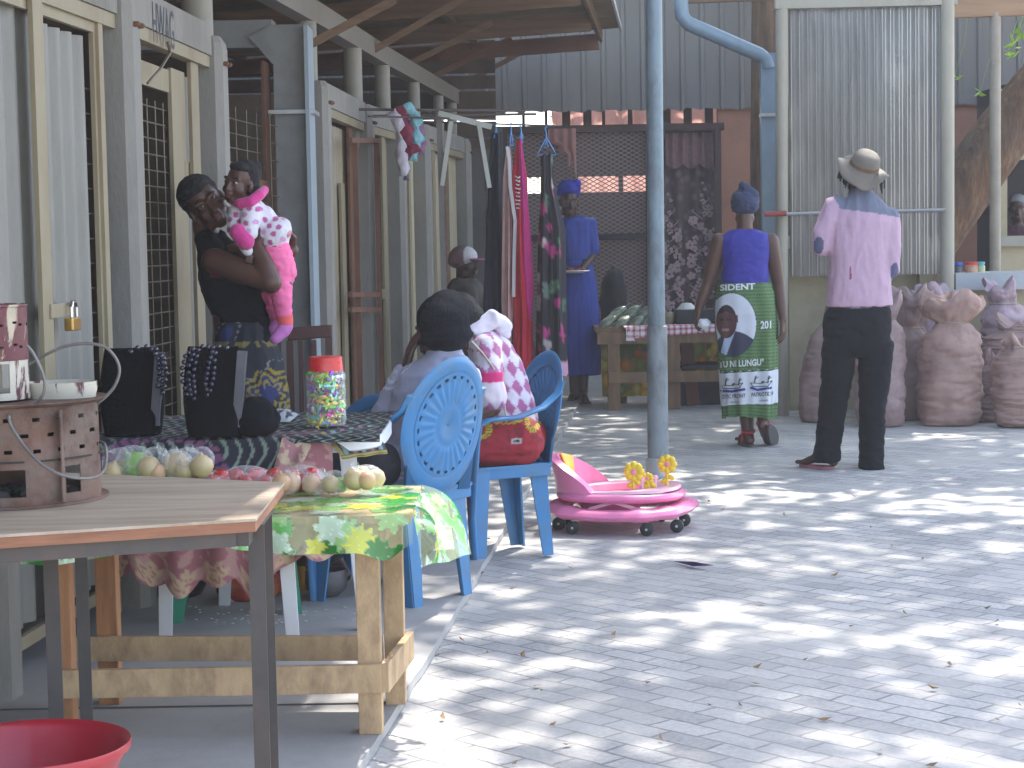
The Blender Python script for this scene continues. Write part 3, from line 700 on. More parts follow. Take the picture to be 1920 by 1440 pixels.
mb = MB(); mb.box(((rx(1786) + rx(2064)) / 2, 14.5, rzz(531)), (rx(2064) - rx(1786), .6, rzz(515) - rzz(547))); part("front_board", mb, M("counter_grey", (.38, .40, .42), .6, .12, 3, .08, dirt=(.2, .18, .16)), ct)
KY = 17.2
wx_ = lambda u, v=300: W(u, v, KY).x
wz_ = lambda v: W(1880, v, KY).z
kb = thing("kiosk", (wx_(1900), KY, 0), "small kiosk with dark serving window and grey sill at the right edge", "kiosk")
mb = MB(); xa, xb, xw = wx_(1872), wx_(2060), wx_(1886)
mb.box(((xa + xb) / 2, KY, wz_(444) / 2), (xb - xa, .1, wz_(444))); mb.box(((xa + xw) / 2, KY, (wz_(444) + wz_(300)) / 2), (xw - xa, .1, wz_(300) - wz_(444))); mb.box(((xa + xb) / 2, KY, (wz_(300) + 2.6) / 2), (xb - xa, .1, 2.6 - wz_(300)))
part("wall", mb, CREAMW, kb)
mb = MB(); mb.box(((xa + xb) / 2 - .03, KY - .08, wz_(452)), (xb - xa, .14, .09)); part("sill", mb, M("sill_grey", (.33, .31, .26), .8, .1), kb)
mb = MB(); mb.box(((xa + xb) / 2 + .03, KY + .83, 1.3), (xb - xa - .02, .05, 2.6)); mb.box((xa + .03, KY + .4, 1.3), (.05, .8, 2.6)); mb.box(((xw + xb) / 2, KY + .4, 2.62), (xb - xa, .9, .04)); part("inner_wall", mb, DARK, kb)
pole("steel_post", 1866, 24, 500, 15.2, .043, M("post_beige", (.30, .26, .20), .6, .15, 4, .1, dirt=(.16, .11, .08), damt=.6), "beige brown post in front of the leaning tree trunk")
mb = MB(); mb.beam(W(1784, 18, 15.2), W(2080, 8, 15.2), .08, .13); o = part("timber_beam", mb, M("beam_tan", (.30, .18, .10), .8, .2, 4, .15, stretch=(.3, 4, 4)), loc=W(1860, 18, 15.2)); tag(o, "brown timber roof beam above the beige post", "beam")
# roof edge strip between the pole and the post (top)
mb = MB(); mb.beam(W(1285, -8, 15.4), W(1460, -14, 15.4), .05, .12); o = part("eaves_board", mb, BROWNW, loc=W(1370, -8, 15.4)); tag(o, "dark timber eaves board above the bent downpipe", "beam")

# downpipe
DP = M("downpipe_blue", (.20, .27, .325), .4, .1, 4, .05, dirt=(.14, .16, .17), damt=.5, metal=.1)
pts = [W(1278, -40, 15.3), W(1278, 30, 15.3), W(1288, 48, 15.3), W(1430, 106, 15.3), W(1441, 122, 15.3)] + [W(1441, 122, 15.3) * 1.0]
dpt = thing("downpipe", (W(1442, 600, 15.3).x, 15.3, 0), "pale blue square downpipe bending down beside the terracotta wall", "downpipe")
mb = MB(); mb.tube([W(1277, -60, 15.3), W(1277, 14, 15.3), W(1279, 30, 15.3), W(1290, 44, 15.3), W(1425, 103, 15.3), W(1437, 112, 15.3), W(1441, 128, 15.3)], .058, 16); part("upper_run", mb, DP, dpt, smooth=True, angle=60)
mb = MB(); b_ = W(1446, 640, 15.32); mb.beam(W(1440, 100, 15.32), b_, .13, .1, up=(0, 1, 0)); part("lower_run", mb, DP, dpt)
mb = MB(); mb.beam(W(1448, 632, 15.33), W(1452, 700, 15.33), .15, .12, up=(0, 1, 0)); mb.beam(W(1452, 690, 15.3), W(1500, 765, 14.95), .14, .16, up=(0, 1, 0)); part("shoe", mb, M("shoe_grey", (.22, .24, .25), .6, .2, 5, .1), dpt)
for v_ in (216,):
    mb = MB(); mb.box(W(1444, v_, 15.3), (.16, .14, .025)); part("bracket", mb, M("galv2", (.45, .46, .46), .4, metal=.5), dpt)

# the blue pole in front
pb_ = G(1233, 893, 0)
bp_ = thing("blue_pole", pb_, "tall flaking blue grey pole standing on the paving", "pole")
lean = V(((W(1226, 0, pb_.y).x - pb_.x) / 2.7, 0, 1))
mb = MB(); mb.tube([pb_ + lean * z for z in (0, .65, 1.2, 2.2, 3.6)], [.050, .050, .048, .046, .045], 24); part("pole", mb, BLUEP, bp_, smooth=True)
mb = MB(); mb.tube([pb_ + lean * z + V((.003, 0, 0)) for z in (.0, .02, .50, .84, .845)], [.060, .059, .058, .057, .05], 24); part("sleeve", mb, M("sleeve_grey", (.20, .235, .25), .5, .18, 5, .2, 40, dirt=(.07, .06, .055), damt=.95, dscale=8, stretch=(1, 1, .5)), bp_, smooth=True, angle=30)
mb = MB(); mb.lathe([(.063, 0), (.066, .03), (.065, .09), (.062, .105), (.058, .106)], 24, pb_); part("base_collar", mb, M("collar_grey", (.36, .36, .35), .7, .2, 8, .3, 30), bp_, smooth=True, angle=40)

# ------------------------------------------------------------------ trees
def leaves(mb, centre, rad, n, size, rr, hole=None, flat=.6):
    c = V(centre)
    for i in range(n):
        while True:
            p = V((rr.uniform(-1, 1), rr.uniform(-1, 1), rr.uniform(-1, 1)))
            if p.length < 1 and p.length > .15: break
        p = c + V((p.x * rad, p.y * rad, p.z * rad * flat))
        a = rr.uniform(0, 2 * PI); e = rr.gauss(0, .5); L = size * rr.uniform(.7, 1.35)
        d = V((math.cos(a) * math.cos(e), math.sin(a) * math.cos(e), math.sin(e))); sd_ = d.cross(V((rr.gauss(0, .4), rr.gauss(0, .4), 1))).normalized() * L * .3
        o = len(mb.v); mb.v += [tuple(p - d * L * .5), tuple(p + sd_), tuple(p + d * L * .5), tuple(p - sd_)]; mb.f.append((o, o + 1, o + 2, o + 3)); mb.mi.append(0)
def limb(mb, pts, r0, r1, n=10):
    k = len(pts); mb.tube(pts, [r0 + (r1 - r0) * i / (k - 1) for i in range(k)], n)
def crown(trunk_thing, centres, rr, n, size):
    mb = MB()
    for (c, rad, k) in centres: leaves(mb, c, rad, int(n * k), size, rr)
    me = bpy.data.meshes.new("crown"); me.from_pydata(mb.v, [], mb.f); me.update()
    me.transform(Matrix.Translation(-trunk_thing.location)); o = bpy.data.objects.new("crown", me); COL.objects.link(o); me.materials.append(LEAF); o.parent = trunk_thing
    return o
rt_ = random.Random(11)
TY = 16.3
tp = [W(u_, v_, TY) for u_, v_ in ((1600, 690), (1640, 600), (1705, 495), (1790, 375), (1885, 245), (2010, 90), (2150, -90))]
tp[0].z = max(tp[0].z, -.05); tp.insert(0, V((tp[0].x - .12, TY, -.1)))
tree1 = thing("leaning_tree", (tp[0].x, TY, 0), "thick leaning tree trunk with furrowed brown bark crossing behind the posts", "tree")
mb = MB(); c1 = tp[-1]; ext = [c1 + V((.7, -.5, 1.7)), c1 + V((.8, -1.4, 3.8)), c1 + V((.2, -1.0, 7.2))]
limb(mb, tp + ext, .31, .17, 18)
for k in range(9):
    a = rt_.uniform(0, 2 * PI); st = tp[-1].lerp(ext[-1], rt_.random()); e = st + V((math.cos(a) * rt_.uniform(1.5, 3.6), math.sin(a) * rt_.uniform(1.5, 4) - 1.2, rt_.uniform(1.2, 2.6)))
    limb(mb, [st, st.lerp(e, .5) + V((0, 0, .35)), e], .09, .025, 7)
part("trunk", mb, BARK, tree1, smooth=True)
cs = []
for k in range(46):
    x = rt_.uniform(1.2, 9.4); y = rt_.uniform(10.6, 23); z = rt_.uniform(10.0, 12.8); cs.append(((x, y, z), rt_.uniform(.8, 1.6), 1.0))
crown(tree1, cs, rt_, 300, .20)
tree2 = thing("tall_tree", (W(1437, 60, 17.6).x, 17.6, 0), "tall tree whose mottled trunk rises behind the downpipe", "tree")
mb = MB(); bx_ = tree2.location.x; limb(mb, [V((bx_, 17.6, -.05)), V((bx_ - .02, 17.6, 2)), V((bx_, 17.6, 4)), V((bx_ + .4, 17.2, 6.4))], .15, .11, 14)
for k in range(7):
    a = rt_.uniform(0, 2 * PI); st = V((bx_ + .2, 17.4, 5 + rt_.random())); e = st + V((math.cos(a) * 2.6, math.sin(a) * 2.6 - .6, 1.6)); limb(mb, [st, st.lerp(e, .5) + V((0, 0, .3)), e], .07, .02, 7)
part("trunk", mb, BARK, tree2, smooth=True)
cs = [((rt_.uniform(-3.5, 5), rt_.uniform(13.5, 22), rt_.uniform(5.8, 8.2)), rt_.uniform(.7, 1.4), 1.0) for k in range(34)]
crown(tree2, cs, rt_, 300, .18)
# tree beyond the frame on the near right, its crown shades the near paving
tree3 = thing("near_tree", (6.4, 8.2, 0), "tree beyond the right edge whose crown dapples the paving", "tree")
mb = MB(); limb(mb, [V((6.4, 8.2, -.05)), V((6.3, 8.2, 2)), V((6.0, 8.3, 4.2)), V((5.6, 8.8, 7.2)), V((5.8, 9.6, 10.2))], .24, .14, 14)
for k in range(9):
    a = rt_.uniform(0, 2 * PI); st = V((6.0, 8.3, 4.4 + rt_.random())); e = st + V((math.cos(a) * 2.8 - 1, math.sin(a) * 3.2, 1.6)); limb(mb, [st, st.lerp(e, .5) + V((0, 0, .3)), e], .08, .02, 7)
part("trunk", mb, BARK, tree3, smooth=True)
cs = [((rt_.uniform(2.2, 9.5), rt_.uniform(8.6, 15), rt_.uniform(9.4, 11.6)), rt_.uniform(.6, 1.3), 1.0) for k in range(21)]
crown(tree3, cs, rt_, 200, .18)
# a few bright leaves hanging into view behind the posts
mb = MB(); rr = random.Random(4)
for (u_, v_) in ((1893, 85), (1888, 104), (1906, 68), (1757, 150), (1838, 170), (1790, 142), (1915, 60), (1900, 95)):
    p = W(u_, v_, 16.9); 
    for k in range(3):
        q = p + V((rr.uniform(-.04, .04), rr.uniform(-.05, .05), rr.uniform(-.03, .03))); d = V((rr.uniform(-1, 1), rr.uniform(-.3, .3), rr.uniform(-.6, .3))).normalized() * .05; s_ = V((0, .3, 1)).cross(d).normalized() * .02
        mb.add([q - d, q + s_ + V((0, -.01, .012)), q + d, q - s_ + V((0, .01, -.012))], [(0, 1, 2, 3)])
    mb.tube([p, p + V((.1, .05, .3)), p + V((.25, .1, 1.5))], .0018, 4)
o = part("leafy_twig", mb, leaf_mat("fresh_leaf", (.22, .38, .04), (.3, .5, .06)), tree1, fix=False)
# dark trees closing the view behind everything
bt = thing("rear_tree", (5, 32, 0), "dense dark tree mass far behind the shop roofs", "tree")
mb = MB(); limb(mb, [V((5, 32, 0)), V((5.1, 32, 3)), V((5, 32, 5))], .4, .2, 10); part("trunk", mb, BARK, bt, smooth=True)
cs = [((rt_.uniform(1.5, 14), rt_.uniform(30, 36), rt_.uniform(2.5, 9)), 1.6, 1.0) for k in range(40)]
crown(bt, cs, rt_, 160, .4)

# sun-warmed dusty air
HAZE = True
if HAZE:
    mb = MB(); mb.box((4, 17, 7), (34, 42, 16))
    m, nt, b = newmat("haze"); nt.nodes.remove(b); pv_ = N(nt, "ShaderNodeVolumePrincipled"); pv_.inputs["Color"].default_value = (.95, .95, 1, 1); pv_.inputs["Density"].default_value = .0027; pv_.inputs["Anisotropy"].default_value = .2
    nt.links.new(pv_.outputs[0], nt.nodes["Material Output"].inputs["Volume"]); o = part("haze", mb, m, loc=(4, 17, -1)); tag(o, kind="stuff"); o["label"] = "bright dusty air over the market yard"; o["category"] = "haze"
# ------------------------------------------------------------------ front of the scene
SZ = .034                                                # top of the walkway slab
WOODT = M("table_ply", (.42, .335, .25), .6, .2, 3, .15, 70, dirt=(.24, .15, .09), damt=.75, dscale=4, stretch=(.6, 5, 2))
EDGEW = M("ply_edge", (.27, .115, .06), .7, .25, 8, .2, 60, stretch=(1, 1, 6))
ANGLE = M("angle_iron", (.075, .065, .06), .55, .2, 6, .08, 60, metal=.3, dirt=(.12, .07, .05), damt=.4)
PINE = M("pine", (.50, .335, .18), .75, .2, 5, .15, 60, dirt=(.22, .13, .07), damt=.75, dscale=7, stretch=(2.5, 2.5, 1.2))
PINEO = M("orange_wood", (.42, .19, .075), .7, .25, 5, .15, 60, dirt=(.12, .04, .02), damt=.7, stretch=(3, 3, .6))
# 1. the near table
TZ = .765
FRc, RRc = G(480, 972, TZ), G(533, 904, TZ); FLc, RLc = G(-170, 1013, TZ), G(-150, 874, TZ)
nt_ = thing("plywood_table", ((FRc.x + FLc.x) / 2, 4.2, 0), "worn plywood table on dark angle iron legs holding the charcoal braziers", "table")
def quadslab(mb, cs, z0, z1):
    vs = [V((c.x, c.y, z0)) for c in cs] + [V((c.x, c.y, z1)) for c in cs]
    mb.add(vs, [(3, 2, 1, 0), (4, 5, 6, 7), (0, 1, 5, 4), (1, 2, 6, 5), (2, 3, 7, 6), (3, 0, 4, 7)])
mid = lambda a, b, t: a.lerp(b, t)
mb = MB(); f1, f2 = mid(FLc, RLc, .55), mid(FRc, RRc, .56); g = V((0, .002, 0))
quadslab(mb, [FLc, FRc, f2 - g, f1 - g], TZ - .006, TZ); quadslab(mb, [f1 + g, f2 + g, RRc, RLc], TZ - .006, TZ); part("top_board", mb, WOODT, nt_)
i_ = .002
mb = MB(); quadslab(mb, [FLc + V((0, i_, 0)), FRc + V((-i_, i_, 0)), RRc + V((-i_, -i_, 0)), RLc + V((0, -i_, 0))], TZ - .028, TZ - .0065); part("board_edge", mb, EDGEW, nt_)
mb = MB(); mb.beam(FLc + V((0, .035, -.045)), FRc + V((-.05, .035, -.045)), .03, .032); part("frame_angle", mb, ANGLE, nt_); mb = MB(); mb.beam(RLc + V((0, -.04, -.045)), RRc + V((-.04, -.04, -.045)), .03, .032); part("frame_angle", mb, ANGLE, nt_)
mb = MB(); mb.beam(FRc + V((-.035, .03, -.045)), RRc + V((-.035, -.05, -.045)), .03, .034); part("frame_angle", mb, ANGLE, nt_)
def angle_leg(p, zt, s=.034):
    mb = MB(); mb.box((p.x, p.y, zt / 2), (s, .004, zt)); mb.box((p.x - s / 2 + .002, p.y + s / 2 + .0021, zt / 2), (.004, s - .002, zt)); part("leg", mb, ANGLE, nt_)
angle_leg(W(483, 1100, 4.03), TZ - .03); angle_leg(W(500, 1100, RRc.y - .05), TZ - .03); angle_leg(W(97, 1100, 4.05), TZ - .03, .032); angle_leg(W(154, 1100, 4.5), TZ - .03, .03)

# 2. braziers
RUSTB = M("brazier_rust", (.13, .065, .042), .85, .6, 7, .4, 50, dirt=(.24, .19, .155), damt=.8, dscale=5)
def paint_flake(name, paint, metal, thr=.5, sc_=6, stretch=None):
    m, nt, b = newmat(name); f = noise_node(nt, sc_, 8, .65, stretch=stretch, dist=.6); k = ramp(nt, f, [(thr - .015, (0, 0, 0)), (thr + .015, (1, 1, 1))])
    f2 = noise_node(nt, 20, 5); p = ramp(nt, f2, [(.3, mul(paint, .8)), (.7, paint)]); q = ramp(nt, f2, [(.3, mul(metal, .7)), (.7, metal)])
    c = mixc(nt, k, p, q); nt.links.new(c, b.inputs["Base Color"]); b.inputs["Roughness"].default_value = .6; bump(nt, b, k, .4, .004); return m
MAROON = paint_flake("maroon_flaking", (.14, .035, .04), (.55, .45, .32), .53, 7, (1, 1, .6)); WHITEF = paint_flake("white_flaking", (.58, .52, .42), (.12, .03, .04), .58, 9, (3, 3, .7))
def shell(mb, c, r0, r1, z0, z1, n, k, keep, sx=1, sy=1, th=.003, poly=0):
    pf = lambda i: 1.0 if not poly else math.cos(PI / poly) * .5 / math.cos(((2 * PI * i / n + .2) % (2 * PI / poly)) - PI / poly) + .5
    c = V(c)
    for rr_, flip in ((0, 0), (-th, 1)):
        vs = [c + V(((r0 + (r1 - r0) * j / k + rr_) * pf(i) * math.cos(2 * PI * i / n) * sx, (r0 + (r1 - r0) * j / k + rr_) * pf(i) * math.sin(2 * PI * i / n) * sy, z0 + (z1 - z0) * j / k)) for j in range(k + 1) for i in range(n)]
        mb.add(vs, [(j * n + i, j * n + (i + 1) % n, (j + 1) * n + (i + 1) % n, (j + 1) * n + i) for j in range(k) for i in range(n) if keep(i, j)])
def holes(n, k, cols, rows, opening=None):
    def keep(i, j):
        if j in rows and (i + (3 if rows.index(j) % 2 else 0)) % cols < 2: return False
        if opening:
            a = 360 * i / n
            for (a0, a1, j0, j1) in opening:
                if a0 <= a <= a1 and j0 <= j < j1: return False
        return True
    return keep
D1 = 4.30; bc = V((W(22, 850, D1).x, D1, TZ)); s1 = F_PX / D1; r1 = 172 / s1
br = thing("brazier", bc, "large rusty charcoal brazier with punched holes standing on the plywood table", "brazier")
mb = MB(); shell(mb, bc, r1, r1 * .99, .0, .222, 144, 26, holes(144, 26, 7, [14, 18, 22], [(225, 292, 3, 10), (318, 330, 3, 10), (40, 90, 3, 10), (130, 180, 3, 10)]), th=.002, poly=7)
mb.lathe([(r1 * .985, .218), (r1 * 1.04, .225), (r1 * 1.045, .228), (r1 * .98, .224)], 72, bc); mb.lathe([(r1 * 1.0, 0), (r1 * 1.03, .001), (r1 * 1.03, .006), (r1 * 1.0, .007)], 72, bc); mb.box(bc + V((r1 * .72, -r1 * .70, .11)), (.003, .02, .2)); part("drum", mb, RUSTB, br, smooth=True, angle=35)
mb = MB(); mb.lathe([(0, .10), (r1 * .98, .10), (r1 * .98, .104), (0, .104)], 40, bc); part("grate", mb, M("grate_black", (.04, .035, .03), .9), br)
mb = MB(); rc_ = random.Random(2)
for k in range(26): a = rc_.uniform(0, 6.28); q = rc_.uniform(0, r1 * .8); mb.ell(bc + V((q * math.cos(a), q * math.sin(a), .02)), (.02, .015, .014), Matrix.Rotation(a, 3, 'X'), 7, 5)
oc = part("ash_lump", mb, M("ash", (.06, .055, .05), .95), br, fix=False); oc["kind"] = "stuff"
WIREH = M("handle_wire", (.20, .18, .165), .5, .2, 20, .1, metal=.5)
def wire_px(mb, pts, D, r=.0035):
    P = [W(u, v, d) for (u, v), d in zip(pts, D if isinstance(D, list) else [D] * len(pts))]
    # smooth by Catmull-Rom
    Q = []
    for i in range(len(P) - 1):
        p0, p1, p2, p3 = P[max(0, i - 1)], P[i], P[i + 1], P[min(len(P) - 1, i + 2)]
        for k in range(8):
            t = k / 8; Q.append(.5 * ((2 * p1) + (p2 - p0) * t + (2 * p0 - 5 * p1 + 4 * p2 - p3) * t * t + (3 * p1 - p0 - 3 * p2 + p3) * t * t * t))
    Q.append(P[-1]); mb.tube(Q, r, 8)
mb = MB(); wire_px(mb, [(24, 788), (17, 780), (22, 800), (50, 842), (80, 872), (120, 892), (165, 897), (192, 885), (199, 862), (197, 835), (186, 828)], [4.12, 4.10, 4.10, 4.09, 4.08, 4.08, 4.12, 4.2, 4.26, 4.3, 4.32]); part("wire_handle", mb, WIREH, br, smooth=True)
mc = V((W(-28, 700, 4.27).x, 4.27, W(0, 765, 4.27).z)); mc.z = TZ + .229
b2 = thing("brazier", mc, "small maroon and cream flaking brazier stacked on the rusty one", "brazier")
r2 = 80 / (F_PX / 4.27); h2 = W(0, 574, 4.27).z - mc.z
mb = MB(); shell(mb, mc, r2, r2, h2 * .02, h2 * .42, 96, 14, holes(96, 14, 500, [0], [(200, 318, 2, 13), (20, 80, 2, 13)])); mb.lathe([(r2 * .97, 0), (r2 * 1.02, .0), (r2 * 1.02, .012), (r2 * .97, .012)], 60, mc); part("base", mb, WHITEF, b2, smooth=True, angle=35)
mb = MB(); shell(mb, mc, r2 * 1.01, r2 * 1.0, h2 * .42, h2, 96, 22, holes(96, 22, 9, [5, 6, 14, 15])); mb.lathe([(r2, h2 * .99), (r2 * 1.03, h2), (r2 * 1.02, h2 * 1.02), (r2 * .97, h2)], 60, mc); part("bowl", mb, MAROON, b2, smooth=True, angle=35)
mb = MB(); wire_px(mb, [(50, 648), (62, 662), (78, 695), (84, 722), (78, 744), (60, 758), (30, 766), (0, 768), (-60, 766)], 4.16); part("wire_handle", mb, WIREH, b2, smooth=True); mb = MB(); wire_px(mb, [(54, 684), (80, 668), (120, 650), (160, 644), (195, 650), (216, 670), (224, 695), (216, 722), (200, 742), (182, 757)], 4.30); part("wire_handle", mb, WIREH, b2, smooth=True)
cc = V((W(116, 740, 4.34).x, 4.34, TZ + .229)); r3 = 66 / (F_PX / 4.34)
b3 = thing("brazier", cc, "shallow round brazier pan with flaking white rim behind the maroon one", "brazier")
mb = MB(); mb.lathe([(r3 * .94, -.07), (r3 * .96, 0), (r3, .012), (r3 * 1.0, .030), (r3 * .97, .031), (r3 * .93, -.07)], 60, cc, 1, .8); part("rim", mb, WHITEF, b3, smooth=True, angle=30)
mb = MB(); mb.lathe([(0, -.069), (r3 * .92, -.069), (r3 * .92, -.062), (0, -.062)], 40, cc, 1, .8); part("pan_floor", mb, RUSTB, b3)
mb = MB(); mb.box(cc + V((0, 0, -.02)), (r3 * 1.7, .02, .008)); mb.box(cc + V((r3 * .5, 0, -.033)), (.02, r3 * 1.1, .008)); part("grate_bar", mb, RUSTB, b3)

# 3. wooden table with the vine print cloth
fr, rr_, rl_ = G(697, 1372, SZ), G(743, 1317, SZ), G(209, 1317, SZ); fl = fr + (rl_ - rr_); fl = W(122, 1300, fr.y)
wt = thing("wooden_table", (fr + rl_) / 2, "rough pine table with slatted rails under the green vine print cloth", "table")
for p, m_, w_ in ((fr, PINE, .062), (rr_, PINE, .056), (rl_, PINEO, .058), (fl, PINEO, .055)):
    mb = MB(); mb.box((p.x, p.y, (SZ + .60) / 2), (w_, .062, .60 - SZ), None, .003); part("leg", mb, m_, wt)
def board(a, b, z0, z1, t=.02, name="rail", m_=PINE):
    mb = MB(); mb.beam(V((a.x, a.y, (z0 + z1) / 2)), V((b.x, b.y, (z0 + z1) / 2)), t, z1 - z0, bev=.002); part(name, mb, m_, wt)
e = (fr - fl).normalized(); e.z = 0; nrm = V((0, -1, 0)) * .044
board(fl + nrm - e * .02, fr + nrm + e * .033, .15, .225); board(rl_ - e * .09 - nrm * .0 + V((0, -.044, 0)), rr_ + V((-.03, -.044, 0)), .165, .235)
sd_ = V((.042, 0, 0)); board(fr + sd_ + V((0, -.05, 0)), rr_ + sd_ + V((0, .04, 0)), .15, .228)
board(fl + nrm - e * .02, fr + nrm + e * .033, .545, .60); board(rl_ - nrm, rr_ - nrm, .54, .60); board(fr + sd_ + V((0, -.04, 0)), rr_ + sd_ + V((0, .04, 0)), .55, .60)
TT = .622; x0, x1 = fl.x - .06, fr.x + .12; y0_, y1_ = fr.y - .085, rr_.y + .19
mb = MB()
for k in range(4): a = y0_ + (y1_ - y0_) * k / 4; mb.box(((x0 + x1) / 2, a + (y1_ - y0_) / 8, TT - .01), (x1 - x0, (y1_ - y0_) / 4 - .004, .02))
part("top_planks", mb, PINE, wt)
# the vine print cloth: clear film with printed leaves and yellow flowers
rv = random.Random(21); BL = []
def skirt_s(x, y):                                        # flattened cloth coordinates
    return x, y
for k in range(430):
    BL.append((rv.uniform(-1.5, .35), rv.uniform(-.5, .75), rv.uniform(.028, .06), rv.random() * 6.28, rv.choice(((.02, .20, .03), (.04, .28, .04), (.05, .34, .05), (.10, .40, .07), (.14, .44, .10), (.22, .48, .12), (.58, .58, .05), (.34, .55, .20), (.55, .70, .50))), rv.choice((5, 5, 7, 11))))
def vine(sx_, sy_):
    col = None
    for (bx0, by0, br_, ph, c, k) in BL:
        dx, dy = sx_ - bx0, sy_ - by0; d = math.hypot(dx, dy)
        if d < br_ * 1.25:
            lim = br_ * (.86 + .18 * math.cos(k * (math.atan2(dy, dx) + ph)) + .06 * math.cos(17 * math.atan2(dy, dx)))
            if d < lim:
                vein = abs(math.sin(k * .5 * (math.atan2(dy, dx) + ph))) < .10; col = tuple(x * (1.35 if vein else 1) for x in c) + (.97,)
    return col or (.66, .78, .42, .26)
VINE = Mattr("vine_print", rough=.22, alpha=True, bmp=.05, bscale=30, var=.05, trans=.0)
VINE.node_tree.nodes["Principled BSDF"].inputs["Coat Weight"].default_value = .4
gc = thing("tablecloth", (fr.x, fr.y, TT), "clear plastic tablecloth printed with green vine leaves over the pine table", "tablecloth")
def cloth_part(name, fn, nu, nv):
    mb = MB(); flat = []
    for j in range(nv + 1):
        for i in range(nu + 1):
            p, s_ = fn(i / nu, j / nv); mb.v.append(tuple(p)); flat.append(s_)
    mb.f = [(j * (nu + 1) + i, j * (nu + 1) + i + 1, (j + 1) * (nu + 1) + i + 1, (j + 1) * (nu + 1) + i) for j in range(nv) for i in range(nu)]; mb.mi = [0] * len(mb.f)
    o = part(name, mb, VINE, gc, smooth=True, fix=False); vcol(o.data, lambda co, i: vine(*flat[i])); return o
cx0, cx1, cy0, cy1 = x0 - .02, x1 + .006, y0_ - .006, y1_ + .005
cloth_part("cloth_top", lambda u, v: (V((cx0 + (cx1 - cx0) * u, cy0 + (cy1 - cy0) * v, TT + .003 + .0015 * fbm((u * 9, v * 5, 0)))), (cx0 + (cx1 - cx0) * u, (cy1 - cy0) * v)), 200, 70)
def hang(u, v):
    x = cx0 + (cx1 - cx0) * u; L = .095 + .018 * math.sin(u * 9 + 1) - .02 * u + .04 * math.exp(-((u - .93) / .05) ** 2); dz = v * L
    return V((x, cy0 - .006 * v - .012 * v * (1 + math.sin(x * 42 + 1.2 * math.sin(x * 9))), TT + .003 - dz)), (x, -dz)
cloth_part("front_drop", hang, 220, 28)
c_out = G(887, 1040, .50); A3 = V((cx1, cy0, TT + .003)); B3 = V((cx1, cy1, TT + .003)); tip = W(884, 1040, fr.y + .25); tip2 = W(790, 1064, fr.y - .03)
def corner(u, v):
    top = A3.lerp(B3, u); bot = tip2.lerp(tip, u) if u <= 1 else tip
    p = top.lerp(bot, v); p.z += .045 * math.sin(PI * v) * (.4 + .6 * u); p.x += .03 * math.sin(PI * v) * math.sin(u * 7) ; p.y += .02 * math.sin(u * 9) * v
    return p, (-.25 - v * .22, u * (cy1 - cy0))
cloth_part("corner_drop", corner, 60, 40)

# 4. produce on the cloth
ON = M("onion_skin", (.58, .37, .20), .35, .15, 18, .1, 60, dirt=(.42, .16, .11), damt=.6, dscale=9, stretch=(2, 2, .4), sss=.1)
ONW = M("pale_onion", (.56, .42, .23), .35, .16, 18, .1, 60, dirt=(.44, .22, .12), damt=.5, dscale=9, sss=.1)
GRN = M("green_fruit", (.24, .42, .07), .35, .15, 8, .05, sss=.1)
TOM = M("tomato_red", (.48, .03, .025), .2, .2, 10, .03, coat=.5)
def film_mat():
    m, nt, b = newmat("clear_film"); b.inputs["Base Color"].default_value = (.9, .9, .92, 1); b.inputs["Roughness"].default_value = .12; b.inputs["Specular IOR Level"].default_value = .9
    lw = N(nt, "ShaderNodeLayerWeight"); lw.inputs[0].default_value = .35; f = noise_node(nt, 25, 4)
    a = math_n(nt, "MULTIPLY_ADD", lw.outputs["Facing"], .40, .06); a = math_n(nt, "MULTIPLY_ADD", ramp(nt, f, [(.56, (0, 0, 0)), (.66, (.22, .22, .22))]), 1.0, a); nt.links.new(a, b.inputs["Alpha"]); bump(nt, b, f, .8, .02); return m
FILM = film_mat()
def film(c, rx, ry, rz_, parent, tail=(0, 0, 1)):
    mb = MB(); c = V(c); mb.ell(c, (rx, ry, rz_), None, 26, 16)
    mb.v = [tuple(c + (V(p) - c) * (1 + .10 * fbm(V(p) * 1.0, 24, 2))) for p in mb.v]; t = V((tail[0] * 1.6, tail[1] - .4, tail[2] * .55)).normalized(); s_ = c + V((t.x * rx, t.y * ry, t.z * rz_)) * .95
    mb.tube([s_, s_ + t * .008, s_ + t * .02, s_ + t * .032], [.006, .004, .010, .013], 8, cap=False)
    part("bag_film", mb, FILM, parent, smooth=True, fix=False)
def onion(parent, c, r, m_=ON, name="onion", tilt=0):
    mb = MB(); rot = Matrix.Rotation(tilt, 3, 'Y') @ Matrix.Rotation(rnd.uniform(-.6, .6), 3, 'X')
    mb.lathe([(0, -r * .93), (r * .35, -r * .9), (r * .75, -r * .62), (r, 0), (r * .88, r * .48), (r * .5, r * .84), (r * .18, r * 1.0), (r * .1, r * 1.2), (0, r * 1.25)], 20, c, rot=rot); part(name, mb, m_, parent, smooth=True, fix=False)
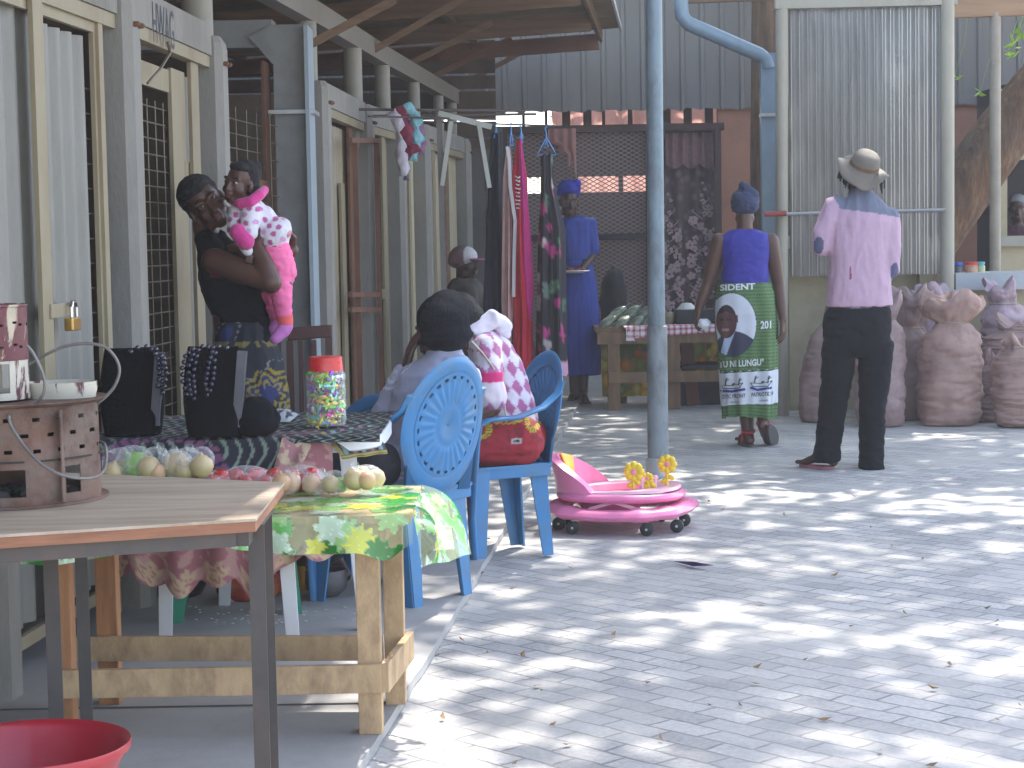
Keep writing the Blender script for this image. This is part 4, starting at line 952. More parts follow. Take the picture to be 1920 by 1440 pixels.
onions = [  # bags: (label, film centre u,v, film half px (w,h), [(u,v,r px,mat)])
 ("bag holding a pale onion and a lime green fruit beside the rusty brazier", (222, 868, 30, 26), [(210, 862, 19, ONW), (238, 868, 20, ON)], "onion bag"),
 ("bag with a large lime green fruit, second from the left on the cloth", (252, 870, 36, 32), [(257, 873, 26, GRN), (278, 862, 22, ONW)], "fruit bag"),
 ("bag of small reddish onions standing behind the lime green fruit", (293, 862, 26, 24), [(292, 858, 18, ON), (286, 874, 17, ON)], "onion bag"),
 ("bag with one big golden onion at the centre of the row", (330, 872, 30, 28), [(330, 872, 26, ONW)], "onion bag"),
 ("bag of yellow onions piled behind the golden onion", (352, 864, 26, 24), [(345, 853, 19, ONW), (357, 868, 18, ON)], "onion bag"),
 ("bag with a round pale onion, just left of the red tomato bags", (378, 862, 24, 24), [(378, 860, 22, ONW)], "onion bag"),
 ("bag of brown onions close behind the corner of the plywood table", (537, 905, 26, 22), [(528, 906, 18, ON), (545, 905, 20, ON)], "onion bag"),
 ("bag of small onions next right of the plywood table corner", (590, 908, 24, 20), [(583, 908, 18, ON), (600, 911, 13, ON)], "onion bag"),
 ("bag of yellowish onions, second from the right on the cloth", (628, 905, 24, 22), [(620, 908, 17, ONW), (637, 909, 15, GRN)], "onion bag"),
 ("large knotted bag of pale onions at the right end of the cloth", (682, 897, 38, 24), [(665, 899, 21, ONW), (688, 901, 18, ON), (705, 897, 18, ONW), (680, 889, 16, ONW)], "onion bag")]
for lb, (fu, fv, fw, fh), its, cat in onions:
    Dp = 5.32 if fu > 500 else 5.42; s_ = F_PX / Dp; gz = TT + .006; c0 = W(fu, fv, Dp)
    base = V((c0.x, Dp, gz)); t = thing("produce_bag", base, lb, cat, "clear bags of onions and fruit on the vine print cloth")
    zmin = 9
    for (u_, v_, rp, m_) in its:
        r = rp * 1.04 / s_; p = W(u_, v_, Dp + rnd.uniform(-.03, .03)); p.z = max(gz + r * .93, min(p.z, gz + r * 2.2)); onion(t, p, r, m_, "green_fruit" if m_ is GRN else "onion", rnd.uniform(-.7, .7))
    cz = max(gz + fh / s_ * .86, c0.z); film((c0.x, Dp, cz), fw / s_ * 1.05, fw / s_ * .9, fh / s_ * 1.1, t, (rnd.uniform(-.6, .8), -.2, 1))
toms = [("flat bag of red tomatoes at the left of the tomato row", 402, 882, 36, 15), ("wide bag of red tomatoes in the middle of the row", 462, 884, 46, 19), ("bag of tomatoes half hidden behind the wide tomato bag", 500, 874, 30, 14), ("round bag of dark red tomatoes, rightmost of the tomato bags", 568, 882, 38, 18)]
for lb, u_, v_, wp, hp in toms:
    Dp = 5.45; s_ = F_PX / Dp; gz = TT + .006; c0 = W(u_, v_, Dp); t = thing("tomato_bag", (c0.x, Dp, gz), lb, "tomato bag", "clear bags of red tomatoes on the vine print cloth")
    n_ = 6
    for k in range(n_):
        mb = MB(); r = .026; a = k * 2.4; q = wp / s_ * .62
        mb.ell((c0.x + q * math.cos(a) * rnd.uniform(.6, 1), Dp + .035 * math.sin(a), gz + r * .9 + (.018 if k > 3 else 0)), (r, r, r * .88), Matrix.Rotation(a, 3, 'X'), 14, 9); part("tomato", mb, TOM, t, smooth=True, fix=False)
    film((c0.x, Dp, gz + hp / s_ * .95 + .006), wp / s_ * 1.08, .065, hp / s_ * 1.35, t, (rnd.uniform(-1, 1), -.5, .6))

# 5. white plastic table behind with its cloths
PW = M("white_plastic", (.74, .74, .75), .35, .04, 3, .02, dirt=(.45, .42, .38), damt=.3)
pc = V((-.87, 6.42, SZ)); ZT = .715
pt = thing("plastic_table", pc, "white plastic table under patterned cloths, in front of the woman with the baby", "table")
def sup(a, rx, ry, e=4.0):
    c, s_ = math.cos(a), math.sin(a); k = (abs(c) ** e + abs(s_) ** e) ** (-1 / e); return c * k * rx, s_ * k * ry
RX, RYY = .455, .44
mb = MB(); nn_ = 64
mb.loft([[V((pc.x + sup(2 * PI * i / nn_, RX * k, RYY * k)[0], pc.y + sup(2 * PI * i / nn_, RX * k, RYY * k)[1], z)) for i in range(nn_)] for z, k in ((ZT - .045, .985), (ZT - .04, 1.0), (ZT - .006, 1.0), (ZT, .985))]); part("table_top", mb, PW, pt, smooth=True, angle=40)
for (xt, yt, xb, yb) in ((-1.12, 6.17, -1.125, 6.08), (-.745, 6.05, -.70, 5.97), (-.56, 6.42, -.505, 6.35), (-1.0, 6.72, -1.05, 6.85)):
    mb = MB(); a, b = V((xt, yt, ZT - .04)), V((xb, yb, SZ)); w1, w2 = .046, .034
    for ww, dd, ox, oy in ((w1, .01, 0, 0), (.01, w1, -w1 / 2 + .004, .02)):
        mb.loft([[b + V((ox + i * ww * .42, oy + j * dd * .42, 0)) for i, j in ((-1, -1), (1, -1), (1, 1), (-1, 1))], [a + V((ox + i * ww * .62, oy + j * dd * .62, 0)) for i, j in ((-1, -1), (1, -1), (1, 1), (-1, 1))]])
    part("leg", mb, PW, pt)
# pink lace cloth hanging from its front edge
def lacep(x, z, hem):
    # dusty pink with cream flower outlines along the scalloped hem
    d1_ = abs(z - hem); cx = math.floor(x / .11) * .11 + .055; dx = x - cx
    fl_ = math.hypot(dx, (z - hem - .045)); r_ = .036 + .009 * math.cos(5 * math.atan2(z - hem - .045, dx))
    if fl_ < r_: return (.52, .36, .22) if not (.45 * r_ < fl_ < .6 * r_) else (.36, .16, .14)
    v_ = fbm((x * 1.0, z * 1.0, 3), 22, 2); c = (.34, .13, .14) if v_ < .08 else (.46, .25, .22); return c
LACEM = Mattr("dusty_pink_lace", rough=.85, bmp=.2, bscale=120)
lc = thing("lace_cloth", (pc.x, pc.y - RYY, ZT), "dusty pink lace cloth with scalloped flower hem hanging off the white plastic table", "tablecloth")
def hemf(x): return .315 + .05 * math.sin(x * 8 + .5) - .035 * abs(math.sin((x) * PI / .11)) + (-.10 * math.exp(-((x + .80) / .055) ** 2)) + .01 * math.sin(x * 31)
mb = MB(); fx = []
nu, nv = 150, 60
for j in range(nv + 1):
    for i in range(nu + 1):
        a = PI + .25 + 1.92 * i / nu; ex, ey = sup(a, RX + .012, RYY + .012); x = pc.x + ex; h_ = hemf(x); v = j / nv; z = ZT + .006 - (ZT - h_) * v
        fold = .018 * v * math.sin(x * 46) + .012 * v; mb.v.append((x, pc.y + ey - fold, z)); fx.append((x, z, h_))
mb.f = [(j * (nu + 1) + i, j * (nu + 1) + i + 1, (j + 1) * (nu + 1) + i + 1, (j + 1) * (nu + 1) + i) for j in range(nv) for i in range(nu)]; mb.mi = [0] * len(mb.f)
o = part("front_fall", mb, LACEM, lc, smooth=True, fix=False); vcol(o.data, lambda co, i: lacep(*fx[i]))
mb = MB(); fx = []
A4, B4, C4, D4 = W(530, 812, 5.97), W(592, 806, 6.0), W(506, 905, 5.93), W(560, 890, 5.93)
A4.z = B4.z = ZT + .012
for j in range(31):
    for i in range(31):
        u, v = i / 30, j / 30; p = A4.lerp(B4, u).lerp(C4.lerp(D4, u), v); p.y -= .012 * math.sin(u * 9) * v + .012; mb.v.append(tuple(p)); fx.append((p.x, p.z, .2))
mb.f = [(j * 31 + i, j * 31 + i + 1, (j + 1) * 31 + i + 1, (j + 1) * 31 + i) for j in range(30) for i in range(30)]; mb.mi = [0] * len(mb.f)
o = part("side_fall", mb, LACEM, lc, smooth=True, fix=False); vcol(o.data, lambda co, i: ((.50, .36, .24) if fbm((fx[i][0] * 30, fx[i][1] * 30, 0)) > .05 else (.36, .17, .17)))
# dark patterned wrap cloth over the top, with falling front and right corner
def chit(x, y):
    cxx, cyy = -1.1, -.14; d = math.hypot(x - cxx, (y - cyy) * 1.3)
    if abs(d - .20) < .022 and y > -.2:
        k = math.sin(math.atan2(y - cyy, x - cxx) * 34); return (.20, .075, .16) if k > -.6 else (.02, .015, .03)
    w_ = math.sin(x * 150 + 2.4 * math.sin(y * 42) + 1.5 * fbm((x, y, 0), 12)); base = (.018, .018, .03)
    if w_ > .72: return (.22, .28, .22)
    if fbm((x, y, 9), 5.0) > .25: return (.26, .08, .13) if math.sin(y * 120) > .1 else base
    return base
CH = Mattr("dark_wrap_print", rough=.8, bmp=.1)
cw = thing("wrap_cloth", (pc.x, pc.y, ZT), "dark wrap cloth printed with pale waves and a pink chain arc on the plastic table", "cloth")
mb = MB(); fx = []; nu, nv = 170, 130
ax0, ax1, ay0, ay1 = pc.x - RX - .02, pc.x + RX + .0, pc.y - RYY - .012, pc.y + RYY * .9
for j in range(nv + 1):
    for i in range(nu + 1):
        u, v = i / nu, j / nv; x = ax0 + (ax1 - ax0) * u; s_ = -.16 + v * (.16 + ay1 - ay0)
        if s_ < 0: p = V((x, ay0 - .008 - .006 * math.sin(x * 40) * (-s_ / .1), ZT + .012 + s_ * (1 if u < .62 else max(.12, 1 - (u - .62) * 8))))
        else: p = V((x, ay0 + s_, ZT + .012 + .004 * fbm((x, s_, 0), 9) + .002))
        mb.v.append(tuple(p)); fx.append((x, s_))
mb.f = [(j * (nu + 1) + i, j * (nu + 1) + i + 1, (j + 1) * (nu + 1) + i + 1, (j + 1) * (nu + 1) + i) for j in range(nv) for i in range(nu)]; mb.mi = [0] * len(mb.f)
o = part("spread", mb, CH, cw, smooth=True, fix=False); vcol(o.data, lambda co, i: chit(*fx[i]))
mb = MB(); fx = []
P1, P2, P3, P4 = W(600, 798, 6.02), W(694, 768, 6.25), W(632, 862, 5.98), W(718, 850, 6.2); P1.z = P2.z = ZT + .02
for j in range(41):
    for i in range(61):
        u, v = i / 60, j / 40; p = P1.lerp(P2, u).lerp(P3.lerp(P4, u), v); p.y -= .02 * math.sin(PI * v) + .01 * math.sin(u * 15) * v; p.x += .02 * math.sin(v * 2.2); mb.v.append(tuple(p)); fx.append((u, v))
mb.f = [(j * 61 + i, j * 61 + i + 1, (j + 1) * 61 + i + 1, (j + 1) * 61 + i) for j in range(40) for i in range(60)]; mb.mi = [0] * len(mb.f)
def fan(u, v):
    if v > .84: return (.30, .24, .05) if math.sin(v * 190) > -.2 else (.05, .04, .02)
    if u < .1: return (.25, .2, .05)
    k = math.sin(u * 34 + 3.5 * v)
    return (.02, .02, .035) if k < 0 else ((.26, .09, .15) if math.sin(u * 17 + 1.7 * v) > 0 else (.17, .24, .22))
o = part("right_corner", mb, CH, cw, smooth=True, fix=False); vcol(o.data, lambda co, i: fan(*fx[i]))
# black cloth lump and folded printed cloths
def lump(name, lb, cat, u, v, D, wp, hp, dpt_, mat, seed=0, zb=None, amp=.25, grp=None):
    s_ = F_PX / D; c = W(u, v, D); rz_ = hp / s_; zb = ZT + .02 if zb is None else zb; c.z = zb + rz_ * .62; mb = MB(); mb.ell(c, (wp / s_, dpt_, rz_), None, 40, 26)
    q = []
    for p in mb.v:
        d = V(p) - c; k = 1 + amp * fbm(V(p) + V((seed, 0, 0)), 9, 3); p2 = c + V((d.x * k, d.y * k, d.z * k)); p2.z = max(zb, p2.z); q.append(tuple(p2))
    mb.v = q; o = part(name, mb, mat, smooth=True, loc=(c.x, c.y, zb)); tag(o, lb, cat, grp); return o
lump("folded_cloth", "crumpled black cloth on the front edge of the white plastic table", "cloth", 478, 842, 6.03, 52, 44, .09, M("black_cloth", (.006, .006, .009), .95, .3, 6, .2, spec=.12), 3, ZT + .018)
fc = thing("folded_cloth", (W(505, 755, 6.55).x, 6.55, ZT + .02), "folded cream and black cloth with triangle print beside the candy jar", "cloth")
mb = MB()
def geo(u, v):
    if .06 < v < .94:
        a = (u * 6) % 1; 
        if abs(a - .5) * 2 < (v * 2) % 1 * .8: return (.03, .03, .06)
    return (.42, .45, .46)
fx = []
for j in range(41):
    for i in range(61):
        u, v = i / 60, j / 40; x = fc.location.x - .085 + .17 * u; y = 6.40 + .3 * v; z = ZT + .02 + .028 * (1 - abs(2 * v - 1) ** 4) * (1 - abs(2 * u - 1) ** 6); mb.v.append((x, y, z)); fx.append((u, v))
mb.f = [(j * 61 + i, j * 61 + i + 1, (j + 1) * 61 + i + 1, (j + 1) * 61 + i) for j in range(40) for i in range(60)]; mb.mi = [0] * len(mb.f)
o = part("cloth", mb, Mattr("geometric_print", rough=.8), fc, smooth=True, fix=False); vcol(o.data, lambda co, i: geo(*fx[i]))

# 6. black bags with bead handles
BLK = M("bag_black", (.005, .005, .006), .95, .3, 12, .35, 90, spec=.12); BEAD = M("bead_black", (.012, .012, .035), .12, .2, 10, 0, coat=.6)
rb = random.Random(8)
def bag(u0, u1, vt, D, lb, beads):
    s_ = F_PX / D; xa, xb = W(u0, 730, D).x, W(u1, 730, D).x; z0 = ZT + .018; zt = W((u0 + u1) / 2, vt, D).z; t = thing("beaded_bag", ((xa + xb) / 2, D, z0), lb, "bag", "black bags with bead handles on the plastic table")
    mb = MB(); cx = (xa + xb) / 2; hw = (xb - xa) / 2; rows = []
    for k in range(9):
        f = k / 8; z = z0 + (zt - z0) * f; w_ = hw * (.80 + .22 * math.sin(PI * (f * .85 + .1)) ) ; d_ = .06 * (1 - .72 * f ** 1.5); n = 40
        rows.append([V((cx + sup(2 * PI * i / n, w_, d_, 5)[0], D + sup(2 * PI * i / n, w_, d_, 5)[1] + .004 * fbm((i, k, u0), .5), z + (.006 * math.sin(i * .9) if k == 8 else 0))) for i in range(n)])
    mb.loft(rows, cap=True); part("bag_body", mb, BLK, t, smooth=True, angle=50)
    mb = MB(); mb.box((xb - hw * .1, D - .035, (z0 + zt) / 2 + .01), (.028, .03, (zt - z0) * .86), Matrix.Rotation(.1, 3, 'Y')); part("side_strip", mb, M("bag_strip", (.09, .085, .10), .4, .2, 10, .1), t)
    for path in beads:
        P = [W(a, b, D - .075) for a, b in path]; mb = MB(); L = 0; 
        for a, b in zip(P[:-1], P[1:]):
            n = max(1, int((b - a).length / .0155))
            for k in range(n): q = a.lerp(b, k / n); mb.ell(q + V((rb.uniform(-.001, .001), rb.uniform(-.002, .002), 0)), .0082, None, 8, 6)
        part("bead_string", mb, BEAD, t, smooth=True, fix=False)
bag(190, 305, 655, 6.1, "black fabric bag with bead handle, left of the two on the cloth", [[(245, 660), (258, 652), (275, 650), (292, 655), (302, 668), (306, 690), (305, 715), (303, 740)], [(285, 655), (297, 672), (298, 700), (296, 735)], [(306, 672), (311, 700), (308, 725), (302, 748)]])
bag(346, 458, 652, 6.0, "black fabric bag draped with loops of dark beads, right of the two", [[(350, 740), (343, 715), (342, 690), (348, 668), (362, 655), (380, 650), (400, 652), (418, 648)], [(358, 740), (354, 712), (355, 685), (362, 665), (376, 654)], [(404, 662), (402, 690), (398, 720), (392, 745)], [(372, 656), (366, 680), (362, 705), (366, 735), (362, 760)], [(398, 660), (390, 690), (386, 720), (390, 750)], [(410, 650), (425, 652), (440, 656)]])

# 7. candy jar
jd = 6.25; js = F_PX / jd; jc = V((W(611, 720, jd).x, jd, ZT + .022)); jr = 37 / js; jh = (779 - 668) / js
jar = thing("candy_jar", jc, "clear plastic jar of bright wrapped sweets with a red screw lid", "jar")
gm, gnt, gb = newmat("jar_plastic"); gb.inputs["Base Color"].default_value = (.9, .93, .95, 1); gb.inputs["Roughness"].default_value = .05; lwt = N(gnt, "ShaderNodeLayerWeight"); lwt.inputs[0].default_value = .3; gnt.links.new(math_n(gnt, "MULTIPLY_ADD", lwt.outputs["Facing"], .5, .06), gb.inputs["Alpha"]); gb.inputs["Specular IOR Level"].default_value = 1.0
mb = MB(); mb.lathe([(jr * .1, 0), (jr * .93, 0), (jr, .015)] + [(jr * (1 + .02 * math.cos(k * 2.1)), .02 + jh * .78 * k / 10) for k in range(11)] + [(jr * .97, jh * .88), (jr * .8, jh * .97), (jr * .8, jh)], 40, jc); part("jar_body", mb, gm, jar, smooth=True, fix=False)
mb = MB(); lz = jh * .985; lr = jr * .86
prof = [(0, lz + .035), (lr * .9, lz + .035), (lr, lz + .031), (lr, lz + .013), (lr * 1.02, lz + .012), (lr * 1.04, lz - .012), (lr * .85, lz - .012)]
mb.lathe([(p[0] * 1.02, p[1]) for p in prof], 48, jc); part("lid", mb, M("lid_red", (.62, .02, .025), .3, .05, 5, .02, coat=.3), jar, smooth=True, angle=35)
cmats = [M("wrap_" + n_, c, .25, .2, 30, 0, metal=.3) for n_, c in (("pink", (.75, .08, .35)), ("green", (.25, .6, .1)), ("violet", (.35, .1, .5)), ("silver", (.8, .8, .82)), ("yellow", (.8, .65, .1)), ("aqua", (.3, .65, .6)))]
sw = MB(); rj = random.Random(9)
for k in range(230):
    a = rj.uniform(0, 6.283); q = jr * rj.uniform(.55, .93); z = .008 + jh * .86 * rj.random(); sw.cur = rj.randrange(6)
    rot = Matrix.Rotation(a, 3, 'Z') @ Matrix.Rotation(rj.uniform(-.5, .5), 3, 'Y') @ Matrix.Rotation(rj.choice((0, 0, .3, -.3, 1.2)), 3, 'X'); c = jc + V((q * math.cos(a), q * math.sin(a), z))
    sw.ell(c, (.006, .015, .0075), rot, 8, 5)
    for s_ in (-1, 1): d = rot @ V((0, .014 * s_, 0)); e_ = rot @ V((0, .025 * s_, .009)); g_ = rot @ V((0, .025 * s_, -.009)); sw.add([c + d, c + e_, c + g_], [(0, 1, 2)])
o = part("wrapped_sweets", sw, cmats, jar, fix=False); o["kind"] = "stuff"

# 8. red basin on a stool
bd = 3.62; bs = F_PX / bd; bcn = V((W(58, 1400, bd).x, bd, W(58, 1393, bd).z)); brd = 187 / bs
stl = thing("low_stool", (bcn.x, bd, 0), "low wooden stool carrying the red basin", "stool")
mb = MB(); mb.box((bcn.x, bd, bcn.z - .15), (.3, .3, .025), None, .003); part("seat", mb, PINE, stl)
for a in (-1, 1):
    for b in (-1, 1): mb = MB(); mb.box((bcn.x + a * .12, bd + b * .12, (bcn.z - .1625) / 2), (.04, .04, bcn.z - .1625)); part("leg", mb, PINE, stl)
mb = MB(); r = brd
mb.lathe([(0, -.136), (r * .62, -.136), (r * .66, -.13), (r * .93, -.012), (r * .97, -.002), (r * 1.0, 0), (r * 1.01, -.006), (r * 1.0, -.016), (r * .965, -.014), (r * .68, -.135), (r * .6, -.1375), (0, -.1375)][::-1], 64, bcn)
o = part("basin", mb, M("basin_red", (.34, .010, .022), .35, .08, 3, .02, coat=.2), smooth=True, angle=60, loc=(bcn.x, bd, bcn.z - .1375)); tag(o, "red plastic basin with rolled rim at the bottom left corner", "basin")

# 9. things under the tables
lump("black_pot", "black pot lying under the white table behind the green stool", "pot", 335, 1080, 7.1, 55, 60, .13, M("pot_black", (.02, .018, .018), .5, .3, 5, .2), 1, SZ, .06)
lump("red_print_bundle", "bundle in red and orange floral cloth on the floor under the table", "bundle", 468, 1105, 7.0, 60, 38, .12, M("red_floral", (.35, .05, .03), .8, .4, 14, .2, dirt=(.5, .22, .05), damt=.9, dscale=12), 2, SZ, .15)
lump("yellow_bundle", "small yellow orange bag behind the white table leg", "bag", 565, 1085, 7.15, 18, 34, .06, M("yellow_bag", (.55, .28, .03), .6, .2, 10, .2), 5, SZ, .2)
pot = thing("cooking_pot", (W(612, 1110, 7.0).x, 7.0, SZ), "grey cooking pot with dark handle on the floor by the blue chair leg", "pot")
mb = MB(); pr = 40 / (F_PX / 7); mb.lathe([(0, .004), (pr * .6, .004), (pr * .95, .03), (pr, .06), (pr * .97, .1), (pr * .9, .098), (pr * .9, .05), (0, .02)], 32, pot.location); part("bowl", mb, M("pot_grey", (.13, .125, .13), .45, .2, 6, .1, metal=.4), pot, smooth=True, angle=60)
mb = MB(); p0 = V(pot.location) + V((-.02, -.05, .1)); mb.tube([p0, p0 + V((.05, .0, .04)), p0 + V((.12, .02, .085))], .011, 8); part("handle", mb, M("handle_black", (.02, .02, .02), .4), pot, smooth=True)
lump("blue_white_bag", "blue and white printed plastic bag under the table by the pot", "bag", 588, 1040, 7.4, 30, 60, .06, M("blue_white_print", (.45, .48, .55), .5, .1, 6, .1, dirt=(.03, .06, .35), damt=.95, dscale=14), 7, SZ, .22)
lump("pale_bag", "pale plastic bag beside the red floral bundle", "bag", 432, 1110, 6.95, 20, 34, .06, M("pale_pink_bag", (.50, .34, .36), .6, .15, 8, .1), 8, SZ, .2)
# ------------------------------------------------------------------ plastic chairs
def chair_mat(name, c): return M(name, c, .32, .05, 3, .03, 40, dirt=mul(c, .45), damt=.5, dscale=5)
CBLUE = M("chair_blue", (.045, .20, .42), .36, .08, 3, .04, 40, dirt=(.10, .17, .23), damt=.8, dscale=7); CGREEN = chair_mat("chair_green", (.01, .22, .13))
def make_chair(loc, rz, label, mat=CBLUE, scale=1.0, back=True, arms=True, name="plastic_chair", cat="chair", grp="blue plastic chairs"):
    t = thing(name, loc, label, cat, grp, rz); t.scale = (scale,) * 3
    P = lambda nm, mb, **k: part(nm, mb, mat, t, world=False, **k)
    zs = .41
    mb = MB()
    def seat(u, v):
        x = (u - .5) * (.40 + .04 * v); y = -.19 + .40 * v; e = max(abs(u - .5), abs(v - .5)) * 2
        z = zs - .012 * (1 - e * e) - (.05 * max(0, (v - .9) * 10) ** 2) + .0; return (x, y, z)
    mb.grid(seat, 16, 16); n0 = len(mb.v); lower = [(x, y, z - .012) for x, y, z in mb.v]; k = len(mb.f); mb.v += lower; mb.f += [tuple(i + n0 for i in reversed(f)) for f in mb.f[:k]]; mb.mi += [0] * k
    ring = [i for i in range(17)] + [17 * j + 16 for j in range(1, 17)] + [17 * 16 + i for i in range(15, -1, -1)] + [17 * j for j in range(15, 0, -1)]
    for a, b in zip(ring, ring[1:] + ring[:1]): mb.f.append((b, a, a + n0, b + n0)); mb.mi.append(0)
    P("seat", mb, smooth=True, angle=40)
    mb = MB()
    for (a, b) in (((-.19, .2), (.19, .2)), ((-.19, -.18), (.19, -.18)), ((-.2, -.18), (-.2, .2)), ((.2, -.18), (.2, .2))): mb.beam((a[0], a[1], zs - .03), (b[0], b[1], zs - .03), .012, .05, bev=.003)
    P("apron", mb)
    for sx_ in (-1, 1):
        for (yt, yb, w_) in ((.19, .235, .078), (-.17, -.235, .082)):
            mb = MB(); top = V((sx_ * (.205 if yt > 0 else .17), yt, zs)); bot = V((sx_ * (.24 if yt > 0 else .165), yb * .86, 0)); w2 = .046
            for q in (0, 1):
                dx, dy = (w_, .009) if q else (.009, w_); dx2, dy2 = (w2, .009) if q else (.009, w2)
                ox = -sx_ * w_ / 2 if q else 0; oy = 0 if q else (-w_ / 2 if yt > 0 else w_ / 2); ox2 = -sx_ * w2 / 2 if q else 0; oy2 = 0 if q else (-w2 / 2 if yt > 0 else w2 / 2)
                def rect(c, ax, ay): return [c + V((i * ax / 2, j * ay / 2, 0)) for i, j in ((-1, -1), (1, -1), (1, 1), (-1, 1))]
                mb.loft([rect(bot + V((ox2, oy2, 0)), dx2, dy2), rect(top + V((ox, oy, 0)), dx, dy)])
            P("leg", mb)
    if back:
        a_, b_, cz = .222, .238, .640
        def bs(r, th, dy=0.0):
            X, Z = a_ * r * math.cos(th), b_ * r * math.sin(th); return (X, -.20 - .30 * (Z + b_) * .62 + .55 * X * X + dy + 0, cz + Z)
        nn = 120
        def disc(mb, radii, keep, dyf, dy0):
            o = len(mb.v)
            for r in radii:
                for i in range(nn): th = 2 * PI * i / nn; mb.v.append(bs(r, th, dy0 + dyf(r, th)))
            for j in range(len(radii) - 1):
                for i in range(nn):
                    if keep(i, radii[j], radii[j + 1]): i2 = (i + 1) % nn; mb.f.append((o + j * nn + i, o + j * nn + i2, o + (j + 1) * nn + i2, o + (j + 1) * nn + i)); mb.mi.append(0)
        rad = [.02, .12, .2, .28, .32, .36, .45, .55, .64, .70, .745, .79, .80]
        rel = lambda r, th: (.0025 * math.sin(26 * th) * (1 if .38 < r < .72 else .0)) + (.004 if .30 < r < .34 else 0) + .012 * (1 - min(1, r / .3))
        kp = lambda i, r0, r1: not ((r0 > .69 and r1 < .76 and i % 5 < 2) or (r0 > .27 and r1 < .33 and i % 6 < 2 and False))
        mb = MB(); disc(mb, rad, kp, rel, 0); disc(mb, rad, kp, rel, -.008); P("rosette_panel", mb, smooth=True, angle=50)
        mb = MB(); ns = 10; rows = []
        for i in range(nn):
            th = 2 * PI * i / nn; c0 = V(bs(.89, th)); rr = V(bs(1.03, th)) - V(bs(.75, th)); rr_n = rr.normalized(); L = rr.length / 2 * (1.0 if math.sin(th) > -.5 else 1.05)
            rows.append([c0 + rr_n * (L * math.cos(q)) + V((0, .009 * math.sin(q), 0)) for q in [2 * PI * k_ / ns for k_ in range(ns)]])
        mb.loft(rows + rows[:1], cap=False); P("back_frame", mb, smooth=True)
        for sx_ in (-1, 1):
            mb = MB(); p0 = V(bs(.92, PI / 2 - sx_ * 2.25)); mb.beam(p0 + V((0, 0, .05)), (sx_ * .15, -.185, zs - .02), .07, .014, up=(0, 1, 0), bev=.004)
            P("back_stay", mb)
            if arms:
                p1 = V(bs(.93, PI / 2 - sx_ * 1.25)); q = [p1 + V((0, -.005, .05)), p1 + V((sx_ * .012, .02, .0)), p1 + V((sx_ * .028, .10, -.055)), V((sx_ * .262, .0, .622)), V((sx_ * .265, .14, .618)), V((sx_ * .262, .185, .600)), V((sx_ * .255, .195, .53)), V((sx_ * .245, .20, .41)), V((sx_ * .24, .215, .2)), V((sx_ * .24, .205, .0))]
                rows = []
                for i, p in enumerate(q):
                    d = (q[min(i + 1, len(q) - 1)] - q[max(0, i - 1)]).normalized(); side = V((1, 0, 0)); up_ = side.cross(d).normalized() ; w_ = .030 if i < 5 else (.026 if i < 7 else .022); h_ = .011 if i < 5 else .015
                    rows.append([p + side * (w_ * math.cos(g_)) + up_ * (h_ * math.sin(g_)) for g_ in [2 * PI * k_ / 12 for k_ in range(12)]])
                mb.loft(rows); P("armrest", mb, smooth=True)
    return t
def face_rz(hx, hy): return math.atan2(hy, hx) - PI / 2
chairA = make_chair((-.425, 6.985, SZ), face_rz(-.80, .60), "blue plastic armchair under the child in the dark beanie, its rosette back to us")
chairB = make_chair((-.085, 8.05, .01), face_rz(-.90, -.43), "blue plastic armchair under the person in the argyle hoodie, beside the kerb", scale=.96)
chairC = make_chair((-.64, 7.25, SZ), face_rz(-.5, -.85), "small blue plastic chair mostly hidden behind the candy jar and white table", scale=.80)
stoolG = make_chair((-1.03, 6.78, SZ), face_rz(.3, -.95), "green plastic stool with flared legs under the white table", CGREEN, .95, back=False, name="plastic_stool", cat="stool", grp=None)
# dark wooden chair behind the jar
wc_ = thing("wooden_chair", (W(582, 700, 7.75).x, 7.75, SZ), "dark wooden chair with curved top rail behind the red lidded candy jar", "chair")
DW = M("dark_chair_wood", (.075, .03, .022), .5, .3, 6, .1, stretch=(1, 1, .3))
xa, xb = W(541, 700, 7.75).x, W(624, 700, 7.75).x; zt_, zm = W(580, 614, 7.75).z, W(580, 638, 7.75).z
mb = MB(); mb.beam((xa, 7.75, (zt_ + zm) / 2), (xb, 7.75, (zt_ + zm) / 2 + .01), .025, zt_ - zm, bev=.006); part("top_rail", mb, DW, wc_)
for u_ in (545, 565, 590, 618):
    mb = MB(); x_ = W(u_, 700, 7.75).x; mb.beam((x_, 7.75, .45 if u_ not in (545, 618) else SZ), (x_, 7.75, zm + .06 if u_ in (618,) else zm), .028 if u_ in (545, 618) else .02, .02, up=(0, 1, 0)); part("spindle" if u_ not in (545, 618) else "leg", mb, DW, wc_)
mb = MB(); mb.box(((xa + xb) / 2, 7.57, .46), (xb - xa, .38, .03), None, .006); part("seat", mb, DW, wc_)
for x_ in (xa + .02, xb - .02): mb = MB(); mb.beam((x_, 7.41, SZ), (x_, 7.41, .45), .03, .03, up=(0, 1, 0)); part("leg", mb, DW, wc_)

